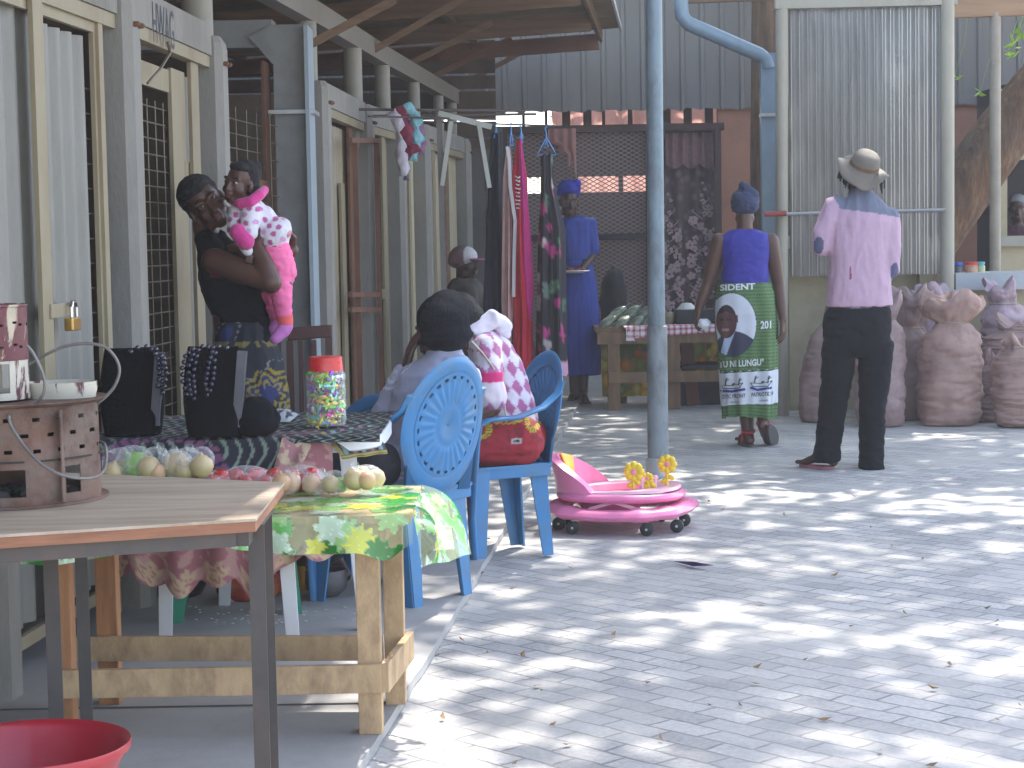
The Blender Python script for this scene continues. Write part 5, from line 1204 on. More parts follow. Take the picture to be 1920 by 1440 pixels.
# ------------------------------------------------------------------ baby walker
wk_c = G(1166, 990, 0); wk = thing("baby_walker", wk_c, "pink baby walker with yellow flower toys standing on the paving", "baby walker", rz=R(-13))
PK = M("walker_pink", (.80, .22, .40), .28, .05, 3, .02, coat=.3); PKL = M("walker_pale_pink", (.85, .46, .56), .3, .06, 3, .02, coat=.3); YL = M("walker_yellow", (.82, .55, .03), .35, .06, 5, .02); BLW = M("wheel_black", (.02, .02, .022), .45, .1, 5, .05)
def oval(a, rx, ry): e = 2.6; c, s_ = math.cos(a), math.sin(a); k = (abs(c) ** e + abs(s_) ** e) ** (-1 / e); return c * k * rx, s_ * k * ry
def tor(mb, rx, ry, z, rt, rh, n=72, rib=0, zf=None):
    rows = []
    for i in range(n):
        a = 2 * PI * i / n; x, y = oval(a, rx, ry); d = V((x, y, 0)).normalized(); z_ = z + (zf(a) if zf else 0)
        k_ = 1 + (rib * (.5 + .5 * math.sin(a * 60)) if rib and (abs(math.sin(a * 2 + .4)) > .8) else 0)
        rows.append([V((x, y, z_)) + d * (rt * k_ * math.cos(q)) + V((0, 0, rh * k_ * math.sin(q))) for q in [2 * PI * j / 12 for j in range(12)]])
    mb.loft(rows + rows[:1], cap=False)
Pw = lambda nm, mb, m_, par=wk, **k: part(nm, mb, m_, par, world=False, **k)
mb = MB(); tor(mb, .285, .25, .098, .060, .027, rib=.22, zf=lambda a: .008 * math.cos(2 * a)); Pw("base_ring", mb, PK, smooth=True)
mb = MB(); tor(mb, .262, .212, .163, .034, .021); Pw("tray_ring", mb, PK, smooth=True)
mb = MB(); n = 72
rows = []
for (k, z) in ((1.0, .182), (.98, .194), (.9, .197), (.62, .19), (.6, .16)):
    rows.append([V((oval(2 * PI * i / n, .275 * k, .22 * k)[0] - (.07 * (1 - k)), oval(2 * PI * i / n, .275 * k, .22 * k)[1], z + .01 * math.cos(2 * PI * i / n))) for i in range(n)])
mb.loft(rows, cap=False); Pw("tray", mb, PKL, smooth=True, angle=40)
mb = MB()
for sx_ in (-.12, .13):
    for sy_ in (-.2, .2): mb = MB(); mb.beam((sx_, sy_ * (1 if sx_ > 0 else .93), .11), (-sx_ * .6, sy_ * (1 if sx_ > 0 else .93), .17), .012, .015); Pw("lifting_strut", mb, PKL)
mb = MB(); rows = []
for i in range(25):                                       # curved seat back
    a = PI - 1.6 + 3.2 * i / 24; h = .165 * math.cos((i / 24 - .5) * PI * .98) ** .75
    x, y = -.06 + .20 * math.cos(a), .19 * math.sin(a); xo, yo = -.075 + .225 * math.cos(a), .215 * math.sin(a)
    rows.append([V((x, y, .17)), V((x - .015, y, .17 + h * .6)), V((x - .035, y * .97, .18 + h)), V((xo - .035, yo * .97, .18 + h * .98)), V((xo - .01, yo, .17 + h * .5)), V((xo, yo, .17))])
mb.loft(rows); Pw("seat_back", mb, PK, smooth=True, angle=50)
mb = MB()
for i in range(7):
    pass
rows = []
for i in range(7):
    a = PI - .62 + .55 * i / 6; h = .165 * math.cos(((a - PI + 1.6) / 3.2 - .5) * PI * .98) ** .75; x, y = -.06 + .196 * math.cos(a), .186 * math.sin(a)
    kx = (i / 6 - .5); rows.append([V((x, y + kx * 0, .19)), V((x - .012, y, .19 + h * .55)), V((x - .03, y * .97, .178 + h))])
# a wedge, narrow at the foot
for r_ in rows: r_[0] = r_[0].lerp(rows[3][0], .85); r_[1] = r_[1].lerp(rows[3][1], .35)
mb.loft([[p + V((.004, 0, 0)) for p in r_] + [p + V((-.002, 0, 0)) for p in reversed(r_)] for r_ in rows]); Pw("yellow_wedge", mb, YL)
mb = MB(); mb.lathe([(.0, .045), (.08, .05), (.14, .10), (.16, .165), (.155, .165), (.13, .1), (.07, .06), (0, .055)], 32, (-.05, 0, 0)); Pw("seat_sling", mb, M("sling_pink", (.75, .14, .32), .8, .1, 10, .1), smooth=True)
for a in (200, 232, 300, 335, 20, 60, 120, 160):
    x, y = oval(R(a), .285, .245); mb = MB(); mb.tube([V((x, y, .03)) + V((0, -.013, 0)), V((x, y, .03)) + V((0, -.011, 0)), V((x, y, .03)) + V((0, .011, 0)), V((x, y, .03)) + V((0, .013, 0))], [.026, .03, .03, .026], 20)
    w_ = Pw("wheel", mb, BLW, smooth=True, angle=40); mb = MB(); mb.tube([V((x, y - .0155, .03)), V((x, y - .0135, .03))], .006, 10); mb.tube([V((x, y, .034)), V((x, y, .09))], .009, 8); Pw("hub", mb, M("hub_grey", (.5, .5, .5), .4), w_)
def flower(x, y, h, r, tilt):
    mb = MB(); mb.tube([(x, y, .19), (x + tilt * .3 * h, y, .19 + h * .5), (x + tilt * h, y, .19 + h)], .008, 8); c = V((x + tilt * h, y, .19 + h))
    for k in range(2): mb.ell((x + tilt * .2 * h + (.018 if k else -.014), y, .19 + h * (.30 + .15 * k)), (.018, .008, .012), Matrix.Rotation(.5 * (1 if k else -1), 3, 'Y'), 10, 6)
    for k in range(8): a = 2 * PI * k / 8; mb.ell(c + V((r * .72 * math.cos(a), 0, r * .72 * math.sin(a))), (r * .42, .012, r * .42), None, 10, 6)
    mb.ell(c, (r * .6, .009, r * .6), None, 12, 8); f_ = Pw("flower_toy", mb, YL, smooth=True, fix=False); mb = MB(); mb.ell(c + V((0, -.008, 0)), (r * .3, .006, r * .3), None, 12, 8); Pw("flower_centre", mb, M("flower_pink", (.85, .25, .40), .4), f_, smooth=True)
flower(.075, -.12, .085, .043, .05); flower(.215, -.02, .110, .040, .02); flower(.145, -.10, .055, .024, -.1)
for (x, y, h) in ((.115, -.11, .05), (.17, -.08, .055)):
    mb = MB(); mb.tube([(x, y, .19), (x, y, .19 + h)], .007, 8); mb.ell((x, y, .19 + h), (.014, .008, .014), None, 10, 8); Pw("toy_post", mb, PKL, smooth=True)

# ------------------------------------------------------------------ market table at the back
MY = 15.0
mx = lambda u, y=MY: W(u, 650, y).x
mz = lambda v, u=1230, y=MY: W(u, v, y).z
MTW = M("market_wood", (.20, .12, .065), .8, .25, 5, .2, 60, dirt=(.08, .05, .035), damt=.5, stretch=(3, 3, .6)); REDW = M("red_brown_wood", (.16, .05, .03), .7, .25, 5, .15)
mt_ = thing("market_table", (mx(1230), MY, 0), "brown timber market table carrying packets of greens behind the blue pole", "table")
ztop = mz(612); x0_, x1_ = mx(1117), mx(1420)
mb = MB(); mb.box(((x0_ + x1_) / 2, MY + .3, ztop - .02), (x1_ - x0_, .75, .04)); part("table_top", mb, MTW, mt_)
mb = MB(); mb.box(((x0_ + x1_) / 2, MY - .09, ztop - .085), (x1_ - x0_ - .02, .025, .085)); part("apron", mb, MTW, mt_)
for u_, w_, y_, m_ in ((1150, 23, MY - .05, MTW), (1262, 24, MY - .05, MTW), (1400, 23, MY - .05, MTW), (1165, 18, MY + .6, REDW), (1385, 20, MY + .6, REDW)):
    mb = MB(); mb.box((mx(u_, y_), y_, (ztop - .04) / 2), (w_ / 240, .08, ztop - .04)); part("leg", mb, m_, mt_)
mb = MB(); mb.beam((mx(1290), MY + .3, ztop - .05), (mx(1306), MY + .3, 0), .10, .08, up=(0, 1, 0)); part("leg", mb, REDW, mt_)
mb = MB(); mb.box(((mx(1140) + mx(1410)) / 2, MY - .11, mz(705)), (mx(1410) - mx(1140), .03, .085)); part("rail", mb, MTW, mt_)
mb = MB(); mb.box(((mx(1278) + mx(1400)) / 2, MY + .25, mz(690)), (mx(1400) - mx(1278), .5, .025)); part("shelf", mb, M("shelf_black", (.02, .018, .02), .7), mt_)
fp = thing("fruit_print_cloth", (mx(1230), MY + .5, ztop - .06), "orange and yellow fruit print plastic hanging behind the market table legs", "tablecloth")
fb = [(rnd.uniform(-.55, .75), rnd.uniform(-.55, 0), rnd.uniform(.025, .05), rnd.choice(((.75, .27, .02), (.80, .45, .03), (.78, .62, .05), (.28, .36, .05), (.65, .16, .03), (.72, .60, .15)))) for k in range(120)]
mb = MB(); fx = []; xa, xb, za, zb_ = mx(1128, MY + .5), mx(1350, MY + .5), ztop - .05, mz(742, 1230, MY + .5)
for j in range(61):
    for i in range(111):
        u, v = i / 110, j / 60; x = xa + (xb - xa) * u; z = zb_ + (za - zb_) * v; mb.v.append((x, MY + .5 + .015 * math.sin(u * 22), z)); fx.append(((xb - xa) * (u - .5), z - za))
mb.f = [(j * 111 + i, j * 111 + i + 1, (j + 1) * 111 + i + 1, (j + 1) * 111 + i) for j in range(60) for i in range(110)]; mb.mi = [0] * len(mb.f)
def fruit(p):
    for (bx0, bz0, r_, c) in fb:
        d = math.hypot(p[0] - bx0, (p[1] - bz0) * .75)
        if d < r_: return mul(c, .75 + .5 * (1 - d / r_)) if d < r_ * .88 else mul(c, .6)
    return (.45, .34, .05) if fbm((p[0], p[1], 0), 9) > 0 else (.16, .20, .04)
o = part("cloth", mb, Mattr("fruit_print", rough=.35, bmp=.05, trans=.55), fp, smooth=True, fix=False); vcol(o.data, lambda co, i: fruit(fx[i]))
gh = thing("gingham_cloth", (mx(1255), MY - .12, ztop), "red and white checked cloth along the front of the market table", "cloth")
mb = MB(); fx = []
for j in range(25):
    for i in range(121):
        u, v = i / 120, j / 24; x = mx(1168) + (mx(1345) - mx(1168)) * u; s_ = v * .24 - .09 - (.03 * max(0, 1 - u * 6))
        if s_ < 0: p = (x + (.06 * (-s_ / .09) if u < .02 else 0), MY - .125 - .004 * math.sin(u * 50), ztop + .012 + s_ * (.55 + .45 * min(1, 1.2 - u)))
        else: p = (x, MY - .115 + s_, ztop + .012)
        mb.v.append(p); fx.append((x, s_))
mb.f = [(j * 121 + i, j * 121 + i + 1, (j + 1) * 121 + i + 1, (j + 1) * 121 + i) for j in range(24) for i in range(120)]; mb.mi = [0] * len(mb.f)
def ging(p):
    a, b = (p[0] / .045) % 1 < .4, (p[1] / .045) % 1 < .4; return (.42, .04, .09) if a and b else ((.58, .28, .32) if a or b else (.72, .70, .70))
o = part("cloth", mb, Mattr("gingham", rough=.8), gh, smooth=True, fix=False); vcol(o.data, lambda co, i: ging(fx[i]))
GP = M("packet_grey_green", (.17, .20, .14), .3, .3, 12, .3, 40, dirt=(.35, .38, .34), damt=.6, dscale=16)
k_ = 0
for row in range(3):
    for col_ in range(4 - (row == 2)):
        u_ = 1138 + col_ * 26 + row * 10; y_ = MY + .0 + row * .14; p = W(u_, 605, y_); mb = MB(); a = .45
        c = V((p.x, y_, ztop + .035 + row * .035)); rot = Matrix.Rotation(-.55, 3, 'Y') @ Matrix.Rotation(.3, 3, 'X'); mb.ell(c, (.085, .05, .032), rot, 16, 10)
        mb.v = [tuple(c + (V(q) - c) * (1 + .22 * fbm(V(q), 18))) for q in mb.v]; tp_ = c + rot @ V((.08, 0, .0)); mb.add([tp_ + V((-.01, -.03, -.005)), tp_ + V((-.01, .03, -.005)), tp_ + V((.03, .03, .035)), tp_ + V((.03, -.03, .035))], [(0, 1, 2, 3)])
        o = part("greens_packet", mb, GP, smooth=True, fix=False, loc=(c.x, c.y, ztop)); k_ += 1
        tag(o, ["front row", "middle row", "back row"][row] + " packet of dried greens on the market table, " + ["at the left end", "second from the left", "third from the left", "nearest the blue pole"][col_], "packet", "packets of greens on the market table")
lump("black_bundle", "tall black draped bundle behind the market table near the blue dress", "bundle", 1150, 560, 16.1, 26, 78, .12, M("bundle_black", (.012, .011, .014), .9, .3, 6, .2), 4, ztop - .1, .12)
for u_, w_, v_, m_, lb in ((1295, 17, 566, M("bowl_white", (.7, .7, .68), .4), "upturned white bowl on the market table"), (1262, 10, 574, M("bowl_tan", (.36, .31, .2), .7), "tan straw bowl on the market table")):
    mb = MB(); c = V((mx(u_), MY + .3, ztop)); r = w_ / 240 * 1.1; mb.lathe([(0, r * .9), (r * .5, r * .85), (r, r * .3), (r * 1.05, 0)], 24, c + V((0, 0, .001 + (.10 if u_ == 1295 else .06)))); mb.lathe([(r * .5, 0), (r * .9, .03), (r * .9, .10 if u_ == 1295 else .06)], 20, c); o = part("bowl", mb, m_, smooth=True, loc=c); tag(o, lb, "bowl")
mb = MB(); c = V((mx(1310), MY + .35, ztop)); mb.box(c + V((.05, 0, .06)), (.42, .3, .12), None, .01); o = part("black_crate", mb, M("crate_black", (.02, .02, .022), .6), loc=c); tag(o, "shallow black crate on the market table behind the checked cloth", "crate")
mb = MB(); c = V((mx(1325), 15.5, 0)); mb.prism([(c.x - .2, 15.3), (c.x + .22, 15.3), (c.x + .22, 15.65), (c.x - .12, 15.65)], 0, .2); o = part("stone_block", mb, M("block_dark", (.05, .048, .05), .9, .2, 5, .3), loc=c); tag(o, "low dark stone block under the market table", "block")

# ------------------------------------------------------------------ sacks
def sack_mat(name, c): return M(name, c, .6, .16, 3, .5, 110, dirt=(.17, .10, .085), damt=.9, dscale=4.2)
SK = [sack_mat("sack_lilac", (.34, .235, .225)), sack_mat("sack_rose", (.38, .235, .19)), sack_mat("sack_dusty", (.30, .20, .18)), sack_mat("sack_pale", (.40, .29, .33))]
def sack(u, vt, vb, wpx, D, mat, lb, lean=(0, 0), neck=.82, flare=.75, seed=0, z0=0.0, flat=.8, tie=True):
    s_ = F_PX / D; bx0 = W(u, vb, D).x; zt = W(u, vt, D).z; w_ = wpx / s_; mb = MB(); rows = []; K = 80; n = 84; H_ = zt - z0
    for k in range(K + 1):
        f = k / K
        if f < .06: r = .72 + .26 * math.sqrt(f / .06)
        elif f < neck: g_ = (f - .06) / (neck - .06); r = .98 + .04 * math.sin(g_ * PI) - .12 * g_ ** 3 - (.38 if tie else .1) * max(0, g_ - .86) / .14
        else: g_ = (f - neck) / (1 - neck); r = (.5 if tie else .75) + (flare - .5) * math.sin(min(1, g_ * 1.3) * PI / 2) - .1 * max(0, g_ - .8)
        row = []
        for i in range(n):
            a = 2 * PI * i / n; cx_, cy_ = math.cos(a), math.sin(a)
            wr = .085 * fbm((cx_ * .9 + seed, cy_ * .9, f * 9), 1.0, 3) + .07 * fbm((cx_ * 1.1 + seed, cy_ * 1.1, f * 2.2 + 5), 1.0, 2) + .075 * (abs(noise.noise(V((cx_ * 1.0 + seed, cy_ * 1.0, f * 15)))) - .25) + .035 * (abs(noise.noise(V((cx_ * 2.6 + seed, cy_ * 3.3, f * 30)))) - .25)
            if f > neck: wr += .20 * fbm((cx_ * 1.6 + seed, cy_ * 1.6, f * 3), 1.0, 3) * (f - neck) / (1 - neck)
            q = r + wr * 1.25; z = z0 + H_ * f + (.035 * math.sin(a * 2 + seed) + .03 * math.sin(a * 5 + seed * 2)) * max(0, f - neck) / (1 - neck)
            if f < .1: z = max(z0 + .002, z)
            row.append(V((bx0 + lean[0] * f * f + w_ * q * cx_, D + lean[1] * f * f + w_ * flat * q * cy_, z)))
        rows.append(row)
    last = rows[-1]; c = sum(last, V((0, 0, 0))) / n; rows.append([p.lerp(c, .45) - V((0, 0, .015)) for p in last]); rows.append([p.lerp(c, .9) - V((0, 0, .05)) for p in last])
    mb.loft(rows); t = thing("sack", (bx0, D, z0), lb, "sack", "full woven sacks against the cream wall"); part("sack_body", mb, mat, t, smooth=True, fix=False)
    if tie:
        mb = MB(); kk = int(K * neck); P = [rows[kk][i] + (rows[kk][i] - sum(rows[kk], V((0, 0, 0))) / n).normalized() * .004 for i in range(0, n, 3)]; mb.tube(P, .006, 5, closed=True); part("tie_cord", mb, M("cord", (.3, .24, .2), .8), t)
    return t
sack(1540, 572, 792, 44, 13.7, SK[2], "brownish sack leaning behind the man, leftmost of the sacks", (.16, .1), .86, .55, 1)
sack(1650, 560, 808, 48, 13.3, SK[0], "lilac sack with many horizontal creases right behind the man's legs", (.05, .1), .84, .65, 2)
sack(1712, 545, 800, 44, 13.75, SK[2], "narrow dark sack standing behind, between creased lilac and big rose sack", (-.02, 0), .72, .95, 3)
sack(1783, 557, 816, 60, 13.3, SK[1], "big rose brown sack tied at the neck in front of the others", (.03, .1), .80, .92, 4)
sack(1742, 543, 790, 40, 13.95, SK[3], "pale lilac sack with open floppy mouth behind the big rose sack", (.02, 0), .80, 1.15, 5)
sack(1862, 668, 808, 38, 13.5, SK[0], "short purple sack tucked low between the two biggest sacks", (0, 0), .9, .6, 6)
sack(1925, 640, 824, 62, 13.1, SK[1], "swollen sack at the right edge of the picture", (0, .1), .93, .6, 7)
sack(1898, 600, 700, 66, 13.75, SK[2], "slumped sack lying on top at the right edge", (.04, 0), .80, .55, 8, z0=W(1898, 712, 13.5).z, flat=.6)
sack(1900, 532, 800, 50, 14.0, SK[3], "tall sack with twisted knotted top at the far right", (-.1, 0), .86, .6, 9)

# ------------------------------------------------------------------ jars on the counter, kiosk trader handled with people
for u_, lidc, bodc, lb in ((1797, (.05, .12, .5), (.08, .07, .1), "small dark jar with a blue lid on the counter"), (1822, (.65, .04, .03), (.45, .25, .15), "wide jar with a red lid on the counter"), (1838, (.05, .35, .4), (.35, .38, .2), "small jar with a teal lid on the counter")):
    y_ = 14.45; c = V((rx(u_, 510, y_), y_, rzz(515, 1830) + .003)); r = .036 if u_ != 1822 else .052; t = thing("jar", c, lb, "jar", "jars on the counter")
    mb = MB(); mb.lathe([(0, 0), (r, 0), (r, .055), (r * .8, .07)], 20, c); part("jar_body", mb, M("jar_fill_%d" % u_, bodc, .2, .3, 20), t, smooth=True, angle=40)
    mb = MB(); mb.lathe([(r * .92, .07), (r * .95, .09), (0, .092)], 20, c); part("lid", mb, M("jar_lid_%d" % u_, lidc, .4), t, smooth=True, angle=40)

# ------------------------------------------------------------------ drying frame and the clothes on it
RK = thing("drying_frame", (W(820, 690, 12.4).x, 12.4, SZ), "thin steel drying frame of rods and angle iron holding hung clothes", "clothes rail")
IRON = M("frame_iron", (.10, .075, .065), .6, .2, 8, .1, metal=.3); ALU = M("bright_angle", (.42, .42, .38), .5, .1, 6, .1, metal=.3)
for a, b, Da, Db, r_ in (((660, 205), (985, 208), 12.2, 12.9, .009), ((700, 218), (1005, 214), 12.4, 13.0, .009), ((740, 226), (1040, 236), 12.5, 12.7, .006), ((690, 218), (930, 224), 12.0, 12.6, .006)):
    mb = MB(); mb.tube([W(a[0], a[1], Da), W(b[0], b[1], Db)], r_, 8); part("rod", mb, IRON, RK, smooth=True)
def bar(a, b, D, w_, m_, nm="upright", D2=None):
    mb = MB(); pa = W(a[0], a[1], D); pb = W(b[0], b[1], D2 or D); mb.beam(pa, pb, w_, .02, up=(0, 1, 0)); part(nm, mb, m_, RK)
pu = W(823, 212, 12.4); mb = MB(); mb.beam(pu, (pu.x + .02, 12.4, SZ), .035, .035, up=(0, 1, 0)); part("upright", mb, M("upright_grey", (.17, .15, .14), .6, .15, 5, .1), RK)
bar((822, 212), (922, 238), 12.38, .035, ALU, "angle_bar"); bar((846, 228), (829, 348), 12.36, .028, ALU, "brace"); bar((898, 232), (918, 352), 12.36, .028, ALU, "brace")
# hanging garments: narrow folded lengths seen edge on
HB = M("hanger_blue", (.10, .30, .62), .35, .05)
def garment(name, lb, D, edge_l, edge_r, mat, thick=.06, seed=0, cat="dress", grp="clothes hanging from the drying frame", col=None, folds=5):
    """edge_l/edge_r: outlines down both sides in photograph columns and rows"""
    v0, v1 = edge_l[0][1], edge_l[-1][1]
    def ip(E, v):
        for (a, b) in zip(E[:-1], E[1:]):
            if a[1] <= v <= b[1]: return a[0] + (b[0] - a[0]) * (v - a[1]) / max(1e-6, b[1] - a[1])
        return E[-1][0] if v > E[-1][1] else E[0][0]
    K, n = 70, 48; rows = []; uv = []
    for k in range(K + 1):
        v = v0 + (v1 - v0) * k / K; l, r = ip(edge_l, v), ip(edge_r, v); pl, pr_ = W(l, v, D), W(r, v, D); c = (pl + pr_) / 2; hw_ = (pr_.x - pl.x) / 2 * 1.2; th = thick * (.25 + .75 * min(1, k / K * 2.2)); row = []
        for i in range(n):
            a = 2 * PI * i / n; q = 1 + .16 * math.sin(folds * a + seed + 1.1 * math.sin(k * .05)) + .08 * math.sin((folds * 2 + 1) * a + seed * 2 + k * .04)
            row.append(V((c.x + hw_ * math.cos(a) * (q / 1.12), D + th * math.sin(a) * q, c.z + .006 * math.sin(a * 5)))); uv.append((i / n, k / K))
        rows.append(row)
    mb = MB(); mb.loft(rows, cap=True); t = thing(name, (rows[0][0].x, D, W(edge_l[0][0], v0, D).z), lb, cat, grp); o = part("fabric", mb, mat, t, smooth=True, fix=False)
    if col: vcol(o.data, lambda co, i: col(*uv[i], co))
    return t
def hanger(t, u, v, D, w_, drop, tilt=0, name="hanger"):
    c = W(u, v, D); s_ = F_PX / D; mb = MB(); h = drop / s_; hw_ = w_ / s_
    mb.tube([c + V((.006, 0, 0)), c + V((.0, 0, .01)), c + V((-.008, 0, .0)), c + V((0, 0, -.03)), c + V((0, 0, -h * .35))], .0045, 6)
    ax = V((math.cos(tilt), math.sin(tilt), 0)); a, b = c + V((0, 0, -h * .35)), None; l, r = c - ax * hw_ + V((0, 0, -h)), c + ax * hw_ + V((0, 0, -h))
    mb.tube([a, l.lerp(a, .3), l, r, r.lerp(a, .3), a], .005, 6); mb.tube([a + V((0, 0, -.01)), a.lerp(l, .5) + V((.02, 0, -.01)), a.lerp(r, .5) + V((-.02, 0, -.01)), a + V((0, 0, -.01))], .0035, 6); part(name, mb, HB, t, smooth=True)
t = garment("navy_cloth", "long dark navy cloth at the left end of the hung clothes", 12.75, [(922, 250), (914, 400), (908, 560), (906, 660)], [(938, 250), (944, 400), (946, 560), (944, 660)], M("navy_fabric", (.014, .016, .026), .85, .25, 6, .2), .12, 1, cat="cloth"); hanger(t, 930, 232, 12.75, 10, 26, 1.2)
t = garment("pink_dress", "pale dusty pink dress with a white edge hanging beside the red one", 12.6, [(950, 275), (944, 330), (943, 450), (942, 560), (945, 640)], [(956, 275), (962, 330), (964, 450), (963, 560), (960, 640)], M("pale_pink_fabric", (.62, .38, .35), .85, .15, 12, .2), .1, 2); hanger(t, 958, 232, 12.6, 8, 40, 1.2)
mb = MB(); P = [W(u_, v_, 12.48) for u_, v_ in ((951, 275), (955, 300), (957, 350), (966, 415), (964, 480), (963, 555))]
for a, b in zip(P[:-1], P[1:]): mb.beam(a, b + (b - a) * .02, .022, .012, up=(0, 1, 0))
part("white_edge", mb, M("white_fabric", (.62, .60, .60), .8, .05), t)
t = garment("red_dress", "long red dress hanging between pale pink and magenta cloths", 12.55, [(970, 262), (963, 330), (964, 480), (968, 600), (965, 690)], [(976, 262), (986, 330), (990, 480), (996, 600), (998, 690)], M("red_fabric", (.62, .02, .05), .75, .1, 8, .15), .1, 3); 
mb = MB()
for k in range(9): mb.tube([W(966 + (k % 3), 330 + k * 7.5, 12.43), W(972 + (k % 2) * 3, 334 + k * 7, 12.42), W(975 - (k % 3), 331 + k * 7.5, 12.43)], .004, 5)
part("white_trim", mb, M("white_trim", (.7, .68, .68), .8), t)
t = garment("magenta_cloth", "magenta sheer cloth with a pointed hem over the red dress", 12.48, [(974, 262), (976, 340), (978, 480), (984, 560), (993, 600)], [(978, 262), (985, 330), (994, 440), (1000, 530), (996, 600)], M("magenta_fabric", (.58, .03, .22), .8, .1, 8, .15), .03, 4, cat="cloth"); hanger(t, 977, 234, 12.5, 6, 32, 1.3)
rf_ = random.Random(12)
FL = [(rf_.random(), rf_.random() * .98 + .02, rf_.uniform(.05, .10), rf_.choice(((.50, .05, .22), (.45, .40, .38), (.07, .16, .08), (.42, .04, .18), (.12, .18, .13)))) for k in range(46)]
def floral(u, v, co):
    if v > .93: return (.62, .32, .42)
    for (a, b, r_, c) in FL:
        du = min(abs(u - a), 1 - abs(u - a)) * 1.2; dv = (v - b) * 2.0
        if math.hypot(du, dv) < r_ * (.8 + .25 * math.sin(6 * math.atan2(dv, du))): return c
    return (.018, .015, .02)
t = garment("floral_dress", "long black dress with pink and green flowers on a blue hanger", 12.45, [(1016, 290), (1016, 360), (1012, 470), (1012, 600), (1010, 705)], [(1034, 290), (1036, 350), (1054, 430), (1056, 560), (1062, 705)], Mattr("floral_fabric", rough=.8), .11, 6, col=floral); hanger(t, 1024, 240, 12.45, 18, 50)
sc_ = thing("scarf_bundle", W(762, 205, 12.3), "bundle of white, maroon and turquoise scarves looped over the rods", "scarf")
for i_, (path, c, r_) in enumerate((([(738, 225), (742, 205), (752, 260), (757, 330)], (.50, .46, .50), .045), ([(748, 200), (757, 230), (765, 270), (770, 292), (775, 270)], (.20, .02, .05), .055), ([(758, 198), (776, 215), (781, 245), (780, 275), (770, 300)], (.20, .42, .45), .045), ([(770, 200), (786, 235), (793, 270), (786, 290)], (.24, .10, .20), .03), ([(757, 262), (759, 300), (761, 338)], (.10, .10, .20), .028))):
    mb = MB(); P = [W(a, b, 12.25 + .02 * i_) for a, b in path]; Q = []
    for k in range(len(P) - 1):
        for q in range(5): Q.append(P[k].lerp(P[k + 1], q / 5))
    Q.append(P[-1]); mb.tube(Q, [r_ * (.75 + .25 * math.sin(k * 1.1)) for k in range(len(Q))], 12)
    mb.v = [tuple(V(p) + V((.012 * math.sin(p[2] * 60 + p[0] * 90), 0, 0))) for p in mb.v]
    part("scarf", mb, M("scarf_%d" % i_, c, .85, .25, 14, .3, stretch=(4, 4, .6)), sc_, smooth=True)

# ------------------------------------------------------------------ litter on the paving
mb = MB(); a = G(1262, 1052, .006); mb.add([a, G(1300, 1062, .004), G(1340, 1060, .02), G(1300, 1053, .03)], [(0, 1, 2, 3)]); o = part("paper_scrap", mb, M("purple_scrap", (.10, .03, .16), .5), loc=a, fix=False); tag(o, "dark purple wrapper scrap lying on the paving before the walker", "litter")
rlv = random.Random(31); LV = M("dry_leaf", (.22, .13, .06), .8, .4, 20, .1)
spots = [(1150, 1190, "dry leaf"), (1697, 1150, 0), (1870, 1165, 0), (830, 1345, 0), (905, 1075, 0), (1565, 1078, 0), (1852, 1140, 0), (980, 1228, 0), (866, 1200, 0), (820, 1230, 0), (1470, 965, 0), (1600, 930, 0), (1130, 905, 0), (1015, 895, 0), (1330, 940, 0), (1750, 1290, 0), (1240, 1385, 0), (1420, 1250, 0)]
mb = MB()
for k in range(34):
    u_, v_ = (rlv.uniform(860, 1920), rlv.uniform(880, 1440)); p = G(u_, v_, .008); a = rlv.random() * 6.28; L = rlv.uniform(.008, .022); d = V((math.cos(a), math.sin(a), 0)) * L; s_ = V((-d.y, d.x, .3 * L)) * .45
    mb.add([p - d, p + s_, p + d + V((0, 0, .006)), p - s_], [(0, 1, 2, 3)])
for (u_, v_, _) in spots:
    p = G(u_, v_, .010); a = rlv.random() * 6.28; L = rlv.uniform(.012, .02); d = V((math.cos(a), math.sin(a), 0)) * L; s_ = V((-d.y, d.x, .5 * L)) * .45; mb.add([p - d, p + s_, p + d + V((0, 0, .012)), p - s_], [(0, 1, 2, 3)])
o = part("leaf_litter", mb, LV, fix=False); tag(o, kind="stuff"); o["label"] = "dry leaves and crumbs scattered over the paving"; o["category"] = "leaf litter"
mb = MB()
for k in range(60):
    p = G(rlv.uniform(300, 700), rlv.uniform(1135, 1170), SZ + .003); mb.ell(p, (.006, .004, .002), None, 6, 4)
o = part("crumbs", mb, M("crumb", (.6, .56, .48), .8), fix=False); tag(o, kind="stuff"); o["label"] = "pale crumbs scattered on the walkway under the tables"; o["category"] = "crumbs"
